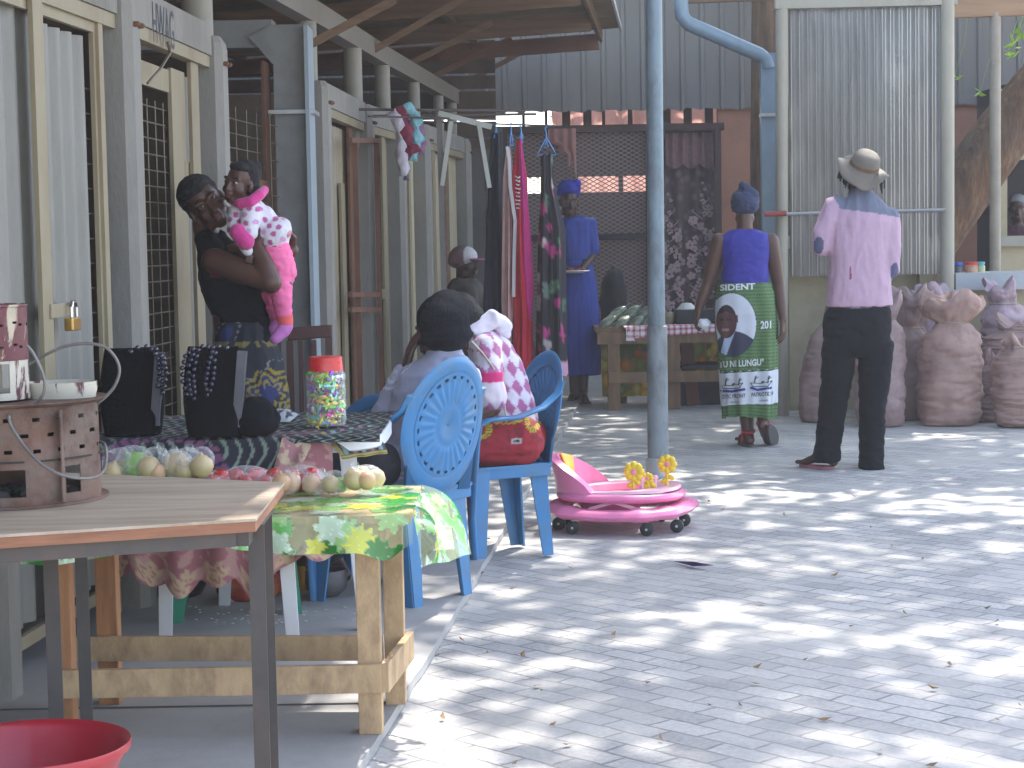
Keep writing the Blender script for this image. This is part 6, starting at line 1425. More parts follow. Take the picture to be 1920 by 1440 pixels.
# ------------------------------------------------------------------ people
from mathutils.bvhtree import BVHTree
def skin(name, c): return M(name, c, .42, .10, 6, .05, 120, spec=.5, sss=.06)
SK1 = skin("skin_dark", (.095, .042, .026)); SK2 = skin("skin_deep", (.060, .027, .018)); SK3 = skin("skin_baby", (.085, .034, .022))
HAIR = M("hair_black", (.012, .010, .010), .85, .3, 30, .8, 140); LIP = M("lip", (.17, .06, .055), .4, .1, 10, .02); EYEW = M("eye_white", (.40, .36, .33), .2, .03, 5, 0); EYEB = M("eye_dark", (.02, .012, .01), .08, .1, 5, 0)
def rotm(yaw=0, pitch=0, roll=0):
    """face looks along -Y; yaw turns it, pitch nods it down, roll tilts it towards the picture's right"""
    return Matrix.Rotation(yaw, 3, 'Z') @ Matrix.Rotation(roll, 3, 'Y') @ Matrix.Rotation(pitch, 3, 'X')
def head(mb, c, Rm, k=1.0):
    P = lambda x, y, z: V(c) + Rm @ (V((x, y, z)) * k)
    E = lambda x, y, z, a, b, d, r_=None: mb.ell(P(x, y, z), (a * k, b * k, d * k), Rm @ r_ if r_ else Rm, 18, 12)
    E(0, .018, .035, .074, .094, .082); E(0, -.028, -.025, .061, .062, .084); E(0, -.045, -.088, .036, .038, .028); E(0, -.064, -.100, .020, .018, .014)
    for s_ in (-1, 1):
        E(s_ * .038, -.055, -.032, .024, .026, .024); E(s_ * .034, -.074, .027, .026, .014, .009); E(s_ * .078, .008, -.012, .009, .019, .030); E(s_ * .045, -.02, -.075, .022, .035, .03)
        E(s_ * .0125, -.099, -.037, .009, .010, .008)
        mb.cap(P(s_ * .016, -.0885, .0195), .0045 * k, P(s_ * .044, -.0815, .0175), .004 * k, 8); mb.cap(P(s_ * .018, -.088, -.004), .004 * k, P(s_ * .043, -.081, -.002), .004 * k, 8)
    mb.cap(P(0, -.088, .015), .008 * k, P(0, -.106, -.033), .012 * k, 10)
    mb.ell(P(0, -.092, -.058), (.026 * k, .012 * k, .0075 * k), Rm, 12, 8); mb.ell(P(0, -.089, -.073), (.023 * k, .013 * k, .009 * k), Rm, 12, 8)
def face_bits(t, c, Rm, k=1.0, look=(0, 0)):
    P = lambda x, y, z: V(c) + Rm @ (V((x, y, z)) * k)
    for s_ in (-1, 1):
        mb = MB(); mb.ell(P(s_ * .031, -.0755, .008), (.0120 * k, .0125 * k, .0068 * k), Rm, 12, 8); e_ = part("eye", mb, EYEW, t, smooth=True)
        mb = MB(); mb.ell(P(s_ * .031 + look[0] * .004, -.0865, .008 + look[1] * .003), (.0066 * k, .004 * k, .0062 * k), Rm, 10, 6); part("iris", mb, EYEB, e_, smooth=True)
    mb = MB(); mb.ell(P(0, -.0955, -.0585), (.021 * k, .0095 * k, .0052 * k), Rm, 14, 8); mb.ell(P(0, -.0925, -.0715), (.018 * k, .0105 * k, .0068 * k), Rm, 14, 8); part("lips", mb, LIP, t, smooth=True)
    mb = MB()
    for s_ in (-1, 1): mb.tube([P(s_ * .014, -.090, .030), P(s_ * .030, -.0885, .035), P(s_ * .046, -.079, .031)], [.0022 * k, .003 * k, .0018 * k], 6)
    part("eyebrows", mb, HAIR, t, smooth=True)
def hand(mb, w, d, n, L=.17, curl=.5, side=1, r=.0088):
    w, d, n = V(w), V(d).normalized(), V(n); n = (n - d * n.dot(d)).normalized(); s_ = d.cross(n) * side; k = L / .17
    for i, o_ in enumerate((.030, .010, -.010, -.029)):
        kn = w + d * (.088 - .004 * abs(i - 1)) * k + s_ * o_ * k; mb.cap(w + d * .012 + s_ * o_ * .55 * k, .014 * k, kn, .0115 * k, 8)
        ln = (.070, .079, .073, .057)[i] * k; a = curl * (.55 + .12 * i) ; p = kn; ang = 0; sp = (.10, .03, -.04, -.11)[i]
        for q, (fr_, rr_) in enumerate(((.44, 1.0), (.32, .92), (.24, .82))):
            ang += a; dd = (d * math.cos(ang) + n * math.sin(ang) + s_ * sp).normalized(); p2 = p + dd * ln * fr_; mb.cap(p, r * k * rr_, p2, r * k * rr_ * .9, 8); p = p2
    t0 = w + d * .02 * k + s_ * .024 * k; t1 = t0 + (d * .6 + s_ * .75 + n * .25).normalized() * .042 * k; t2 = t1 + (d * .9 + s_ * .25 + n * .45).normalized() * .034 * k; t3 = t2 + (d * .95 + n * .35).normalized() * .024 * k
    mb.cap(t0, .014 * k, t1, .0115 * k, 8); mb.cap(t1, .0105 * k, t2, .0095 * k, 8); mb.cap(t2, .0095 * k, t3, .008 * k, 8)
def foot(mb, ankle, d, L=.24, z=0.0, pitch=0, r=.034):
    a = V(ankle); d = V(d).normalized(); sole = z + .022; heel = a - d * .05; heel.z = sole + .008; ball = a + d * (L * .52); ball.z = sole; toe = a + d * (L * .72); toe.z = sole - .003; s_ = V((-d.y, d.x, 0))
    mb.cap(a, r, heel, .028, 12); mb.cap(a, r, a.lerp(ball, .5) + V((0, 0, .008)), .03, 12); mb.cap(a.lerp(ball, .45), .028, ball + s_ * .014, .022, 12); mb.cap(a.lerp(ball, .45), .028, ball - s_ * .02, .02, 12)
    for i, o_ in enumerate((.032, .014, -.002, -.017, -.030)): mb.cap(ball + s_ * o_ * .8, .014, toe + s_ * o_ - d * (.004 * i * i), .011 if i else .014, 8)
def rings(mb, P, n=32, e=2.3, cap=True):
    """P: (centre, half width, half depth, yaw) stacked cross-sections"""
    rr_ = []
    for c, rx_, ry_, yw in P:
        row = []
        for i in range(n):
            x, y = sup(2 * PI * i / n, rx_, ry_, e); row.append(V(c) + V((x * math.cos(yw) - y * math.sin(yw), x * math.sin(yw) + y * math.cos(yw), 0)))
        rr_.append(row)
    mb.loft(rr_, cap=cap)
def folds(amp, scale, seed=0, stretch=(1, 1, 1), ridge=False):
    def f(co):
        p = V((co[0] * stretch[0] * scale + seed, co[1] * stretch[1] * scale, co[2] * stretch[2] * scale))
        v = noise.noise(p) * .65 + noise.noise(p * 2.1 + V((3, 1, 7))) * .35
        return amp * ((1 - 2 * abs(v)) * 1.0 - .6 if ridge else v)
    return f
def skinned(t, mb, mat=SK1, voxel=.007, name="body", sm=5): return part(name, to_local(remesh(mb, voxel, sm, name=name), t), mat, t, smooth=True)
def cloth(t, mb, mat, voxel=.009, name="shirt", sm=4, f=None, vc=None):
    me = remesh(mb, voxel, sm, f, name)
    if vc: vcol(me, vc)
    return part(name, to_local(me, t), mat, t, smooth=True)
def px(D): return lambda u, v, dd=0.0: W(u, v, D + dd)

# --- 1. the man in the pink shirt
D = 10.9; q = px(D); s1 = F_PX / D
man = thing("person", (q(1590, 880).x, D, 0), "man from behind in pale pink shirt with slate yoke, black trousers and tan bush hat", "person")
mb = MB(); hc = q(1614, 342, .03); Rh = rotm(R(180 + 24), R(-12), R(2)); head(mb, hc, Rh, .90)
mb.cap(q(1615, 385, .01), .058, q(1617, 345, .01), .052)
rings(mb, [(q(1613, 560), .13, .09, 0), (q(1613, 480), .125, .09, 0), (q(1616, 410), .15, .09, 0), (q(1617, 385), .08, .06, 0)])
mb.cap(q(1562, 388), .045, q(1541, 462, -.02), .036); mb.cap(q(1541, 462, -.02), .036, q(1572, 452, .20), .028); mb.cap(q(1670, 412), .045, q(1671, 505, -.02), .036); mb.cap(q(1671, 505, -.02), .036, q(1645, 478, .20), .028)
hand(mb, q(1574, 451, .21), (1, .25, .1), (0, -1, 0), .18, .5, 1); hand(mb, q(1643, 477, .21), (-1, .3, .15), (0, -1, .1), .18, .5, -1)
mb.cap(q(1577, 600), .085, q(1566, 735), .055); mb.cap(q(1566, 735), .055, q(1551, 845), .038); mb.cap(q(1640, 605), .085, q(1634, 740), .055); mb.cap(q(1634, 740), .055, q(1633, 852, -.03), .038)
fa, fb_ = q(1549, 858, -.0), q(1636, 866, .0); fa.z = .085; fb_.z = .085
foot(mb, fa, (-.72, .70, 0), .25, .012); foot(mb, fb_, (.1, 1, 0), .25, .012)
skinned(man, mb, SK2, .007)
mb = MB()
rings(mb, [(q(1611, 574), .186, .135, 0), (q(1611, 555), .185, .138, 0), (q(1612, 500), .170, .128, 0), (q(1613, 450), .170, .122, 0), (q(1617, 415), .178, .118, 0), (q(1617, 392), .160, .105, 0), (q(1616, 375), .105, .085, 0), (q(1616, 362), .066, .07, 0), (q(1616, 352, .01), .060, .066, 0)])
mb.cap(q(1566, 388), .066, q(1543, 440, -.02), .062); mb.cap(q(1543, 440, -.02), .062, q(1542, 462, -.015), .054); mb.cap(q(1542, 462, -.015), .054, q(1570, 455, .17), .042)
mb.cap(q(1665, 410), .068, q(1671, 460, -.02), .060); mb.cap(q(1671, 460, -.02), .060, q(1670, 507, -.015), .050); mb.cap(q(1670, 507, -.015), .050, q(1648, 482, .17), .040)
def shirt_c(co, i):
    w_ = V(co); el, er = q(1538, 460, -.03), q(1674, 510, -.03); dx = (w_.x - q(1616, 380).x) * s1; v = 720
    zl = W(1616, 398 + .16 * dx + (0 if dx > -44 else -26 * min(1, (-44 - dx) / 14)), D).z
    if ((w_.x - el.x + .012) / .026) ** 2 + ((w_.z - el.z) / .050) ** 2 < 1 and w_.y < D + .06: return (.085, .085, .16)
    if ((w_.x - er.x - .005) / .026) ** 2 + ((w_.z - er.z) / .055) ** 2 < 1 and w_.y < D + .06: return (.085, .085, .16)
    if w_.z > zl and w_.y < D + .09: return (.15, .16, .215)
    g = .96 + .04 * ((int(w_.x / .012) + int(w_.z / .012)) % 2); tail = abs(w_.x - q(1588, 540).x) < .005 and q(0, 552).z < w_.z < q(0, 528).z
    return (.25, .03, .08) if tail else (.50 * g, .33 * g, .42 * g)
cloth(man, mb, Mattr("pink_check_shirt", rough=.85, bmp=.15, bscale=300, var=.08), .008, "shirt", 4, lambda co: folds(.0085, 9, 2, (1.6, 1, .5), True)(co) + folds(.006, 22, 5, (1, 1, .35))(co), shirt_c)
mb = MB(); rings(mb, [(q(1609, 598, .0), .165, .12, 0), (q(1609, 580), .165, .12, 0), (q(1608, 566), .158, .115, 0)]); cloth(man, mb, M("belt_cloth_print", (.03, .035, .09), .8, .8, 40, .1, dirt=(.45, .47, .55), damt=.9, dscale=45), .009, "undershirt")
mb = MB(); rings(mb, [(q(1604, 668), .100, .105, 0), (q(1606, 640), .186, .135, 0), (q(1607, 612), .194, .142, 0), (q(1608, 590), .188, .135, 0), (q(1609, 576), .176, .125, 0)])
rings(mb, [(q(1550, 866, .0), .078, .088, 0), (q(1552, 835), .074, .08, 0), (q(1562, 760), .078, .082, 0), (q(1570, 700), .092, .098, 0), (q(1575, 640), .102, .11, 0)])
rings(mb, [(q(1634, 881, -.02), .072, .10, 0), (q(1634, 845), .068, .082, 0), (q(1636, 765), .074, .082, 0), (q(1640, 700), .090, .10, 0), (q(1641, 640), .104, .112, 0)])
cloth(man, mb, M("trousers_black", (.007, .0075, .010), .9, .3, 3, .25, 120, spec=.2), .009, "trousers", 4, lambda co: folds(.009, 7, 4, (1, 1, 1.8), True)(co) + folds(.004, 20, 1)(co))
for side, f_ in (("l", fa), ("r", fb_)):
    d_ = V((-.72, .70, 0)) if side == "l" else V((.1, 1, 0)); d_.normalize(); s_ = V((-d_.y, d_.x, 0)); mb = MB(); pts_ = []
    for k in range(28):
        a = 2 * PI * k / 28; L_ = .15 if math.cos(a) > 0 else .085; p = V((f_.x, f_.y, 0)) + d_ * (.035 + L_ * math.cos(a)) + s_ * (.046 * math.sin(a)); pts_.append((p.x, p.y))
    mb.prism(pts_, .002, .016); part("flip_flop", mb, M("flipflop_pink", (.42, .14, .17), .6, .1), man)
# hat: crown towards the upper right, brim tipped
hc2 = q(1618, 318, .01); Rhat = Matrix.Rotation(R(16), 3, 'Y') @ Matrix.Rotation(R(28), 3, 'X')
HT = M("hat_tan", (.17, .145, .115), .8, .14, 6, .25, 90, dirt=(.20, .14, .09), damt=.5); HTB = M("hat_band", (.13, .08, .04), .8, .2, 10, .2)
mb = MB(); n = 56; rows = []
for (r, z, wv) in ((.160, -.014, 1), (.164, -.010, 1), (.160, -.004, 1), (.125, .008, .6), (.095, .016, 0), (.090, .03, 0), (.085, .065, 0), (.078, .088, 0), (.062, .102, 0), (.04, .104, 0), (.002, .100, 0)):
    rows.append([hc2 + Rhat @ V((r * math.cos(a) * .93, r * math.sin(a) * 1.02, z + .026 * wv * math.cos(2 * a + .6) - .012 * wv * math.sin(a * 3) - .012 * wv * math.cos(5 * a))) for a in [2 * PI * i / n for i in range(n)]])
mb.loft(rows, cap=False); rows2 = [[p - Rhat @ V((0, 0, .006)) for p in r_] for r_ in rows[:6]]; mb.loft(rows2, cap=False); h_ = part("hat", mb, HT, man, smooth=True, angle=60, fix=False)
mb = MB(); mb.lathe([(.0895, .018), (.0915, .020), (.090, .044), (.0865, .046)], 40, hc2, .94, 1.03, rot=Rhat); part("hat_band", mb, HTB, h_, smooth=True)
mb = MB(); rr = random.Random(3)
for (u_, v_) in [(1575 + 2.4 * k, 322 + 1.5 * k) for k in range(7)] + [(1590 + 4 * k, 338 + .5 * k) for k in range(12)] + [(1646, 343), (1651, 346), (1655, 344)]:
    p = q(u_, v_, rr.uniform(-.02, .03)); mb.cap(p + V((.008, 0, .03)), .006, p - V((rr.uniform(.005, .02) * (1 if u_ < 1600 else -1), 0, rr.uniform(.025, .05))), .0045, 8)
part("dreadlocks", mb, HAIR, man, smooth=True, fix=False)

# --- 2. the woman in the blue top and printed wrap
D = 12.2; q = px(D); s1 = F_PX / D
wom = thing("person", (q(1398, 840).x, D, 0), "woman walking away in royal blue top and green printed election wrap, navy head wrap", "person")
mb = MB(); hc = q(1396, 388); head(mb, hc, rotm(R(168), R(6), 0), .93); mb.cap(q(1396, 425), .052, q(1396, 400), .050)
rings(mb, [(q(1397, 560), .14, .10, 0), (q(1397, 500), .125, .09, 0), (q(1396, 462), .155, .09, 0), (q(1396, 440), .14, .075, 0), (q(1396, 430), .07, .055, 0)])
Lh = [q(1349, 453), q(1327, 535, .03), q(1309, 582, .02)]; Rh_ = [q(1445, 453), q(1460, 535, .03), q(1468, 598, -.02)]
for A_ in (Lh, Rh_): mb.cap(A_[0], .056, A_[0].lerp(A_[1], .5), .050); mb.cap(A_[0].lerp(A_[1], .5), .050, A_[1], .040); mb.cap(A_[1], .042, A_[1].lerp(A_[2], .5), .038); mb.cap(A_[1].lerp(A_[2], .5), .038, A_[2], .026)
hand(mb, Lh[2], (-.15, 0, -1), (.8, .2, 0), .175, .9, -1); hand(mb, Rh_[2], (.02, 0, -1), (-.6, .3, 0), .18, .5, 1)
lk_, la = q(1396, 735), q(1403, 822, -.02); mb.cap(q(1378, 620), .09, lk_, .058); mb.cap(lk_, .056, lk_.lerp(la, .35), .052); mb.cap(lk_.lerp(la, .35), .052, la, .034); la.z = .085; foot(mb, la, (-.15, .95, 0), .23, .012)
rk, ra = q(1428, 720, .12), q(1430, 792, -.10); mb.cap(q(1420, 620), .09, rk, .058); mb.cap(rk, .054, rk.lerp(ra, .4), .050); mb.cap(rk.lerp(ra, .4), .05, ra, .034)
# trailing foot: heel raised, toes on the ground, sole to the camera
rt = q(1446, 834, .06); rt.z = .03; rb_ = q(1441, 824, .04); heel = ra + V((-.005, -.05, -.015)); mb.cap(ra, .035, heel, .028); mb.cap(heel, .030, rb_, .036); mb.cap(ra, .034, rb_, .032); mb.cap(rb_, .034, rt, .022)
skinned(wom, mb, SK1, .007)
mb = MB(); rings(mb, [(q(1397, 545), .150, .115, 0), (q(1397, 530), .152, .115, 0), (q(1397, 500), .145, .108, 0), (q(1397, 470), .158, .11, 0), (q(1397, 452), .158, .105, 0), (q(1397, 441), .150, .09, 0), (q(1396, 434), .115, .075, 0), (q(1396, 430, .0), .082, .065, 0)])
cloth(wom, mb, M("royal_blue_top", (.026, .024, .27), .7, .12, 3, .15, 160), .008, "top", 4, folds(.006, 10, 3, (1, 1, 1.5), True))
mb = MB(); hcw = q(1397, 377); mb.ell(hcw, (.092, .105, .085)); mb.ell(hcw + V((0, 0, -.03)), (.090, .10, .060)); mb.cap(hcw + V((-.012, -.02, .07)), .035, hcw + V((-.022, -.03, .105)), .022); mb.cap(hcw + V((-.05, -.06, .03)), .03, hcw + V((.04, -.07, -.03)), .03); mb.cap(hcw + V((.05, -.05, .04)), .03, hcw + V((-.01, -.04, .09)), .028)
cloth(wom, mb, M("head_wrap_navy", (.035, .045, .095), .85, .2, 8, .3, 120), .006, "head_wrap", 3, folds(.006, 18, 2, (1, 1, 1.6), True))
# the printed wrap: dense surface so the print can live on it
rowsk = []
prof = [(530, 1396, 49, .118), (550, 1397, 54, .135), (587, 1398, 57.5, .155), (630, 1400, 56.5, .15), (680, 1402, 54, .145), (720, 1403, 51.5, .14), (760, 1404, 49, .135), (781, 1404, 48, .132)]
def pv(v, k):
    for a, b in zip(prof[:-1], prof[1:]):
        if a[0] <= v <= b[0]: return a[k] + (b[k] - a[k]) * (v - a[0]) / (b[0] - a[0])
    return prof[-1][k]
KS, NS = 250, 300; mb = MB(); sk_uv = []
for k in range(KS + 1):
    v = 530 + 251 * k / KS; c = q(pv(v, 1), v); hw_ = pv(v, 2) / s1; dp_ = pv(v, 3)
    for i in range(NS):
        a = 2 * PI * i / NS; g = .012 * (k / KS) * math.sin(7 * a + 1 + k * .004) + .008 * (k / KS) * math.sin(13 * a + 2) + .006 * noise.noise(V((math.cos(a) * 2, math.sin(a) * 2, k * .03)))
        x, y = sup(a, hw_ + g, dp_ + g, 2.3); z = c.z - (.012 * (k / KS) ** 3 * math.sin(a * 2 + 2.4)) + (.004 * math.sin(a * 9) if k == KS else 0)
        mb.v.append((c.x + x, c.y + y, z)); sk_uv.append((a, v))
mb.f = [(k * NS + i, k * NS + (i + 1) % NS, (k + 1) * NS + (i + 1) % NS, (k + 1) * NS + i) for k in range(KS) for i in range(NS)]; mb.mi = [0] * len(mb.f)
bvh = BVHTree.FromPolygons([V(p) for p in mb.v], mb.f)
def hexline(u, v):
    a, b = u / 5.2, v / 9.0; row = math.floor(b); w_ = abs(((a + .5 * (row % 2)) % 1) - .5); y_ = b - row; d1 = abs(y_ - .5 - .45 * math.cos(PI * 2 * ((a) % 1)) * .8)
    return math.sin(6.28 * (b * 1.4 + .55 * math.cos(2 * PI * a * .5) * 1.1)) > .35
def wrapc(co, i):
    a, v = sk_uv[i]; p = mb_v[i]; u = 960 + 0; 
    d = V(p) - CAM; kk = F_PX / d.dot(_f); u = 960 + kk * d.dot(_R); front = math.sin(a) < .12
    base = (.018, .05, .024) if hexline(u, v) else (.115, .22, .065)
    if not front: return base if not 692 < v < 758 else (.62, .64, .68)
    vv = v - (u - 1397) * -.06
    if 693 < vv < 759: 
        if abs(vv - 694.5) < 1.2 or abs(vv - 758) < 1: return (.03, .05, .03)
        return (.62, .64, .68)
    ex, ey = (u - 1372) / 47, (v - 607) / 60
    if ex * ex + ey * ey < 1:
        if ex * ex + ey * ey > .95: return (.02, .05, .03)
        # generic portrait: head, hair, suit, shirt
        hx, hy = (u - 1362) / 19.5, (v - 601) / 31
        if hx * hx + hy * hy < 1:
            if hy < -.62 + .25 * abs(hx): return (.02, .012, .012)
            if hx * hx + hy * hy > .80 and hx > .1: return (.035, .014, .014)
            if abs(hy + .12) < .07 and .12 < abs(hx + .12) < .55: return (.02, .01, .01)
            if abs(hy - .50) < .07 and abs(hx + .1) < .35: return (.30, .20, .19)
            return (.12, .045, .04) if hx < .2 else (.085, .03, .028)
        if abs(u - 1381.5) < 2.4 and abs(v - 596) < 7: return (.09, .035, .03)
        if v > 627 + .012 * (u - 1376) ** 2 * (1 if u > 1376 else 1.5) - 8:
            if abs((u - 1362) + (v - 640) * .35) < 9 - (v - 625) * .02 and v > 620: return (.42, .50, .66) if abs((u - 1352) + (v - 640) * .25) > 4 else (.025, .025, .07)
            return (.028, .03, .07)
        if v > 622 and abs(u - 1362) < 11: return (.07, .03, .028)
        return (.62, .64, .70)
    return base
mb_v = list(mb.v)
o = part("printed_wrap", mb, Mattr("election_print", rough=.75, bmp=.12, bscale=200, var=.06), wom, smooth=True, fix=False); vcol(o.data, wrapc)
wrapo = o
def on_wrap(u, v, off=.006):
    r_ = ray(u, v); hit = bvh.ray_cast(CAM, r_)
    return (hit[0] - r_ * off) if hit[0] is not None else W(u, v, D - .16)
def wrap_text(txt, u0, v0, wpx, hpx, slope, mat, name="print_text", bold=.012):
    vs, fs = text_mesh(txt, 1.0, bold); x0 = min(p[0] for p in vs); x1 = max(p[0] for p in vs); y0 = min(p[1] for p in vs); y1 = max(p[1] for p in vs)
    mb = MB(); out = []
    for p in vs:
        fx_ = (p[0] - x0) / (x1 - x0); u = u0 + wpx * fx_; v = v0 - hpx * (p[1] - y0) / (y1 - y0) + slope * wpx * fx_; out.append(on_wrap(u, v))
    mb.add(out, fs); part(name, mb, mat, wrapo, fix=False)
PWH = M("print_white", (.66, .68, .68), .75, .03, 5, 0); PBK = M("print_black", (.02, .02, .03), .75, .03, 5, 0); PBL = M("print_blue", (.03, .04, .25), .75, .05, 5, 0)
wrap_text("SIDENT", 1350, 545.5, 66, 12, -.045, PWH, bold=.03); wrap_text("201", 1426, 617, 20, 15, -.05, PWH, bold=.03); wrap_text("TU NI LUNGU\"", 1348, 690, 84, 13, -.06, PWH, bold=.03)
wrap_text("OTIC FRONT", 1353, 748, 45, 7.5, -.06, PBK, bold=.02); wrap_text("PATRIOTIC F", 1409, 744, 41, 7.5, -.06, PBK, bold=.02)
wrap_text("THE BRAND", 1368, 756, 18, 3, -.06, PBK); wrap_text("THE BRAND", 1424, 753, 16, 3, -.06, PBK)
def stroke(pts, wpx, mat, name="print_mark"):
    mb = MB(); p2 = []
    for (a, b) in zip(pts[:-1], pts[1:]):
        for k in range(5): p2.append((a[0] + (b[0] - a[0]) * k / 5, a[1] + (b[1] - a[1]) * k / 5))
    pts = p2 + [pts[-1]]
    for (a, b) in zip(pts[:-1], pts[1:]):
        d = V((b[0] - a[0], b[1] - a[1])); d.normalize(); n_ = V((-d.y, d.x)) * wpx / 2; e_ = d * wpx * .3
        mb.add([on_wrap(a[0] - e_.x + n_.x, a[1] - e_.y + n_.y), on_wrap(b[0] + e_.x + n_.x, b[1] + e_.y + n_.y), on_wrap(b[0] + e_.x - n_.x, b[1] + e_.y - n_.y), on_wrap(a[0] - e_.x - n_.x, a[1] - e_.y - n_.y)], [(0, 1, 2, 3)])
    part(name, mb, mat, wrapo, fix=False)
for dx, dy in ((0, 0), (55, -4)):
    stroke([(1352 + dx, 722 + dy), (1357 + dx, 729 + dy), (1385 + dx, 728 + dy), (1393 + dx, 718 + dy)], 1.4, PBK); stroke([(1352 + dx, 722 + dy), (1372 + dx, 723 + dy), (1393 + dx, 718 + dy)], 1.2, PBK)
    if dx < 50: stroke([(1352 + dx, 733 + dy), (1372 + dx, 734 + dy), (1396 + dx, 730 + dy)], 4.5, PBL)
    else: stroke([(1408, 727), (1420, 731), (1446, 727)], 4.5, PBL)
    for (a, b) in ((1360, 1366), (1385, 1390)):
        stroke([(a + dx, 722 + dy), (a + 1 + dx, 713 + dy), (a + 3 + dx, 709 + dy)], 2.2, PBK)
        stroke([(a + 1 + dx, 715 + dy), (b + 1 + dx, 711 + dy)], 1.2, PBK)
    stroke([(1373 + dx, 721 + dy), (1377 + dx, 719 + dy)], 2.5, PBK)
for (A_, nm) in ((la, 0),):
    mb = MB(); pts_ = []
    for k in range(24): a = 2 * PI * k / 24; p = V((A_.x - .012, A_.y + .035, 0)) + V((-.15, .95, 0)) * (.13 * math.cos(a)) + V((.95, .15, 0)) * .042 * math.sin(a); pts_.append((p.x, p.y))
    mb.prism(pts_, .002, .016); part("sandal_sole", mb, M("sandal_sole", (.09, .08, .08), .8), wom)
RS = M("sandal_red", (.45, .03, .03), .5, .1)
mb = MB(); c = V((la.x, la.y, .10)); mb.tube([c + V((.038 * math.cos(a), .042 * math.sin(a) - .006, .012 * math.sin(a))) for a in [2 * PI * k / 16 for k in range(16)]], .009, 6, closed=True); mb.tube([c + V((-.045, .08, -.045)), c + V((-.02, .05, -.015)), c + V((.02, .05, -.015)), c + V((.04, .07, -.055))], .009, 6); mb.tube([c + V((-.045, -.02, -.08)), c + V((-.036, .0, .0))], .008, 6); part("sandal_strap", mb, RS, wom, smooth=True)
mb = MB(); sd2 = (rb_ - heel).normalized(); sn = V((0, -1, .35)).normalized(); sn = (sn - sd2 * sn.dot(sd2)).normalized(); sw_ = sd2.cross(sn); cN = heel.lerp(rt, .46) + sn * .036; L_ = (rt - heel).length * .62; rws = []
for off in (0, .014): rws.append([cN + sn * off + sd2 * (L_ * math.cos(a)) + sw_ * ((.042 + .008 * math.cos(a)) * math.sin(a)) for a in [2 * PI * k / 28 for k in range(28)]])
mb.loft(rws); part("sandal_sole", mb, M("sandal_sole", (.09, .08, .08)), wom)
mb = MB(); mb.tube([ra + V((.036 * math.cos(a), .038 * math.sin(a) - .01, .012 * math.sin(a) - .005)) for a in [2 * PI * k / 16 for k in range(16)]], .009, 6, closed=True); mb.tube([ra + V((.036, -.01, 0)), rb_ + V((.04, .0, .02))], .007, 6); mb.tube([ra + V((-.036, -.01, 0)), rb_ + V((-.04, .0, .02))], .007, 6); part("sandal_strap", mb, RS, wom, smooth=True)
mb = MB(); c = Lh[2] + V((.035, -.03, -.085)); mb.ell(c, (.042, .035, .036), None, 16, 10); mb.v = [tuple(c + (V(p) - c) * (1 + .35 * fbm(V(p), 26))) for p in mb.v]; o = part("plastic_bag", mb, M("bag_white", (.72, .72, .74), .35, .05, 10, .2), smooth=True, loc=c, fix=False); tag(o, "small crumpled white plastic bag held in the walking woman's left hand", "bag")

# --- 3. the woman in the blue dress
D = 15.6; q = px(D); s1 = F_PX / D
w3 = thing("person", (q(1085, 745).x, D, 0), "woman in long blue dress and blue head wrap holding a white plate", "person")
mb = MB(); hc = q(1066, 380); Rm = rotm(R(12), R(4), R(3)); head(mb, hc, Rm, 1.0); mb.cap(q(1072, 425, .02), .05, q(1068, 395, .02), .048)
rings(mb, [(q(1082, 520), .14, .10, 0), (q(1080, 480), .125, .09, 0), (q(1080, 430), .16, .09, 0), (q(1078, 412), .10, .06, 0)])
LA = [q(1107, 425), q(1110, 480, -.03), q(1090, 506, -.19)]; RA = [q(1048, 425), q(1042, 482, -.05), q(1062, 506, -.20)]
for A_ in (LA, RA): mb.cap(A_[0], .05, A_[1], .038); mb.cap(A_[1], .038, A_[2], .026)
hand(mb, LA[2], (-.8, -.3, -.05), (0, 0, 1), .17, .4, 1); hand(mb, RA[2], (.8, -.3, -.05), (0, 0, 1), .17, .4, -1)
for u_ in (1076, 1094):
    a_ = q(u_, 738); mb.cap(q(u_, 600), .085, q(u_, 680), .055); mb.cap(q(u_, 680), .05, a_, .035); a_.z = .085; foot(mb, a_, (.1 if u_ > 1080 else -.3, -1, 0), .24, 0)
skinned(w3, mb, SK2, .008); face_bits(w3, hc, Rm, 1.0)
mb = MB(); rings(mb, [(q(1090, 702), .155, .15, 0), (q(1090, 650), .158, .15, 0), (q(1087, 580), .155, .145, 0), (q(1084, 530), .148, .13, 0), (q(1083, 495), .118, .105, 0), (q(1080, 460), .138, .12, 0), (q(1079, 432), .150, .105, 0), (q(1079, 412), .125, .08, 0), (q(1078, 405, .03), .075, .045, 0)])
mb.cap(q(1107, 420), .058, q(1111, 468, -.02), .056); mb.cap(q(1050, 420), .058, q(1046, 468, -.03), .056)
cloth(w3, mb, M("blue_dress", (.022, .045, .26), .75, .15, 4, .2, 120), .009, "dress", 4, folds(.010, 8, 8, (2.2, 2.2, .35), True))
mb = MB(); mb.lathe([(.121, -.02), (.125, -.018), (.125, .018), (.121, .02)], 40, q(1083, 494), 1, .9); mb.ell(q(1099, 489, -.105), (.03, .012, .03), None, 12, 8); part("belt", mb, M("belt_blue", (.03, .06, .30), .6), w3, smooth=True)
mb = MB(); c = q(1067, 352, .02); mb.ell(c, (.098, .11, .07)); mb.ell(c + V((0, .03, -.03)), (.094, .09, .07)); mb.cap(c + V((-.07, -.03, -.03)), .035, c + V((.06, -.05, .03)), .04)
cloth(w3, mb, M("head_wrap_blue", (.02, .03, .30), .8, .2, 6, .2), .007, "head_wrap", 3, folds(.006, 16, 5, (1, 1, 2), True))
pl = thing("plate", q(1076, 512, -.24), "round white plate of reddish food held by the woman in the blue dress", "plate")
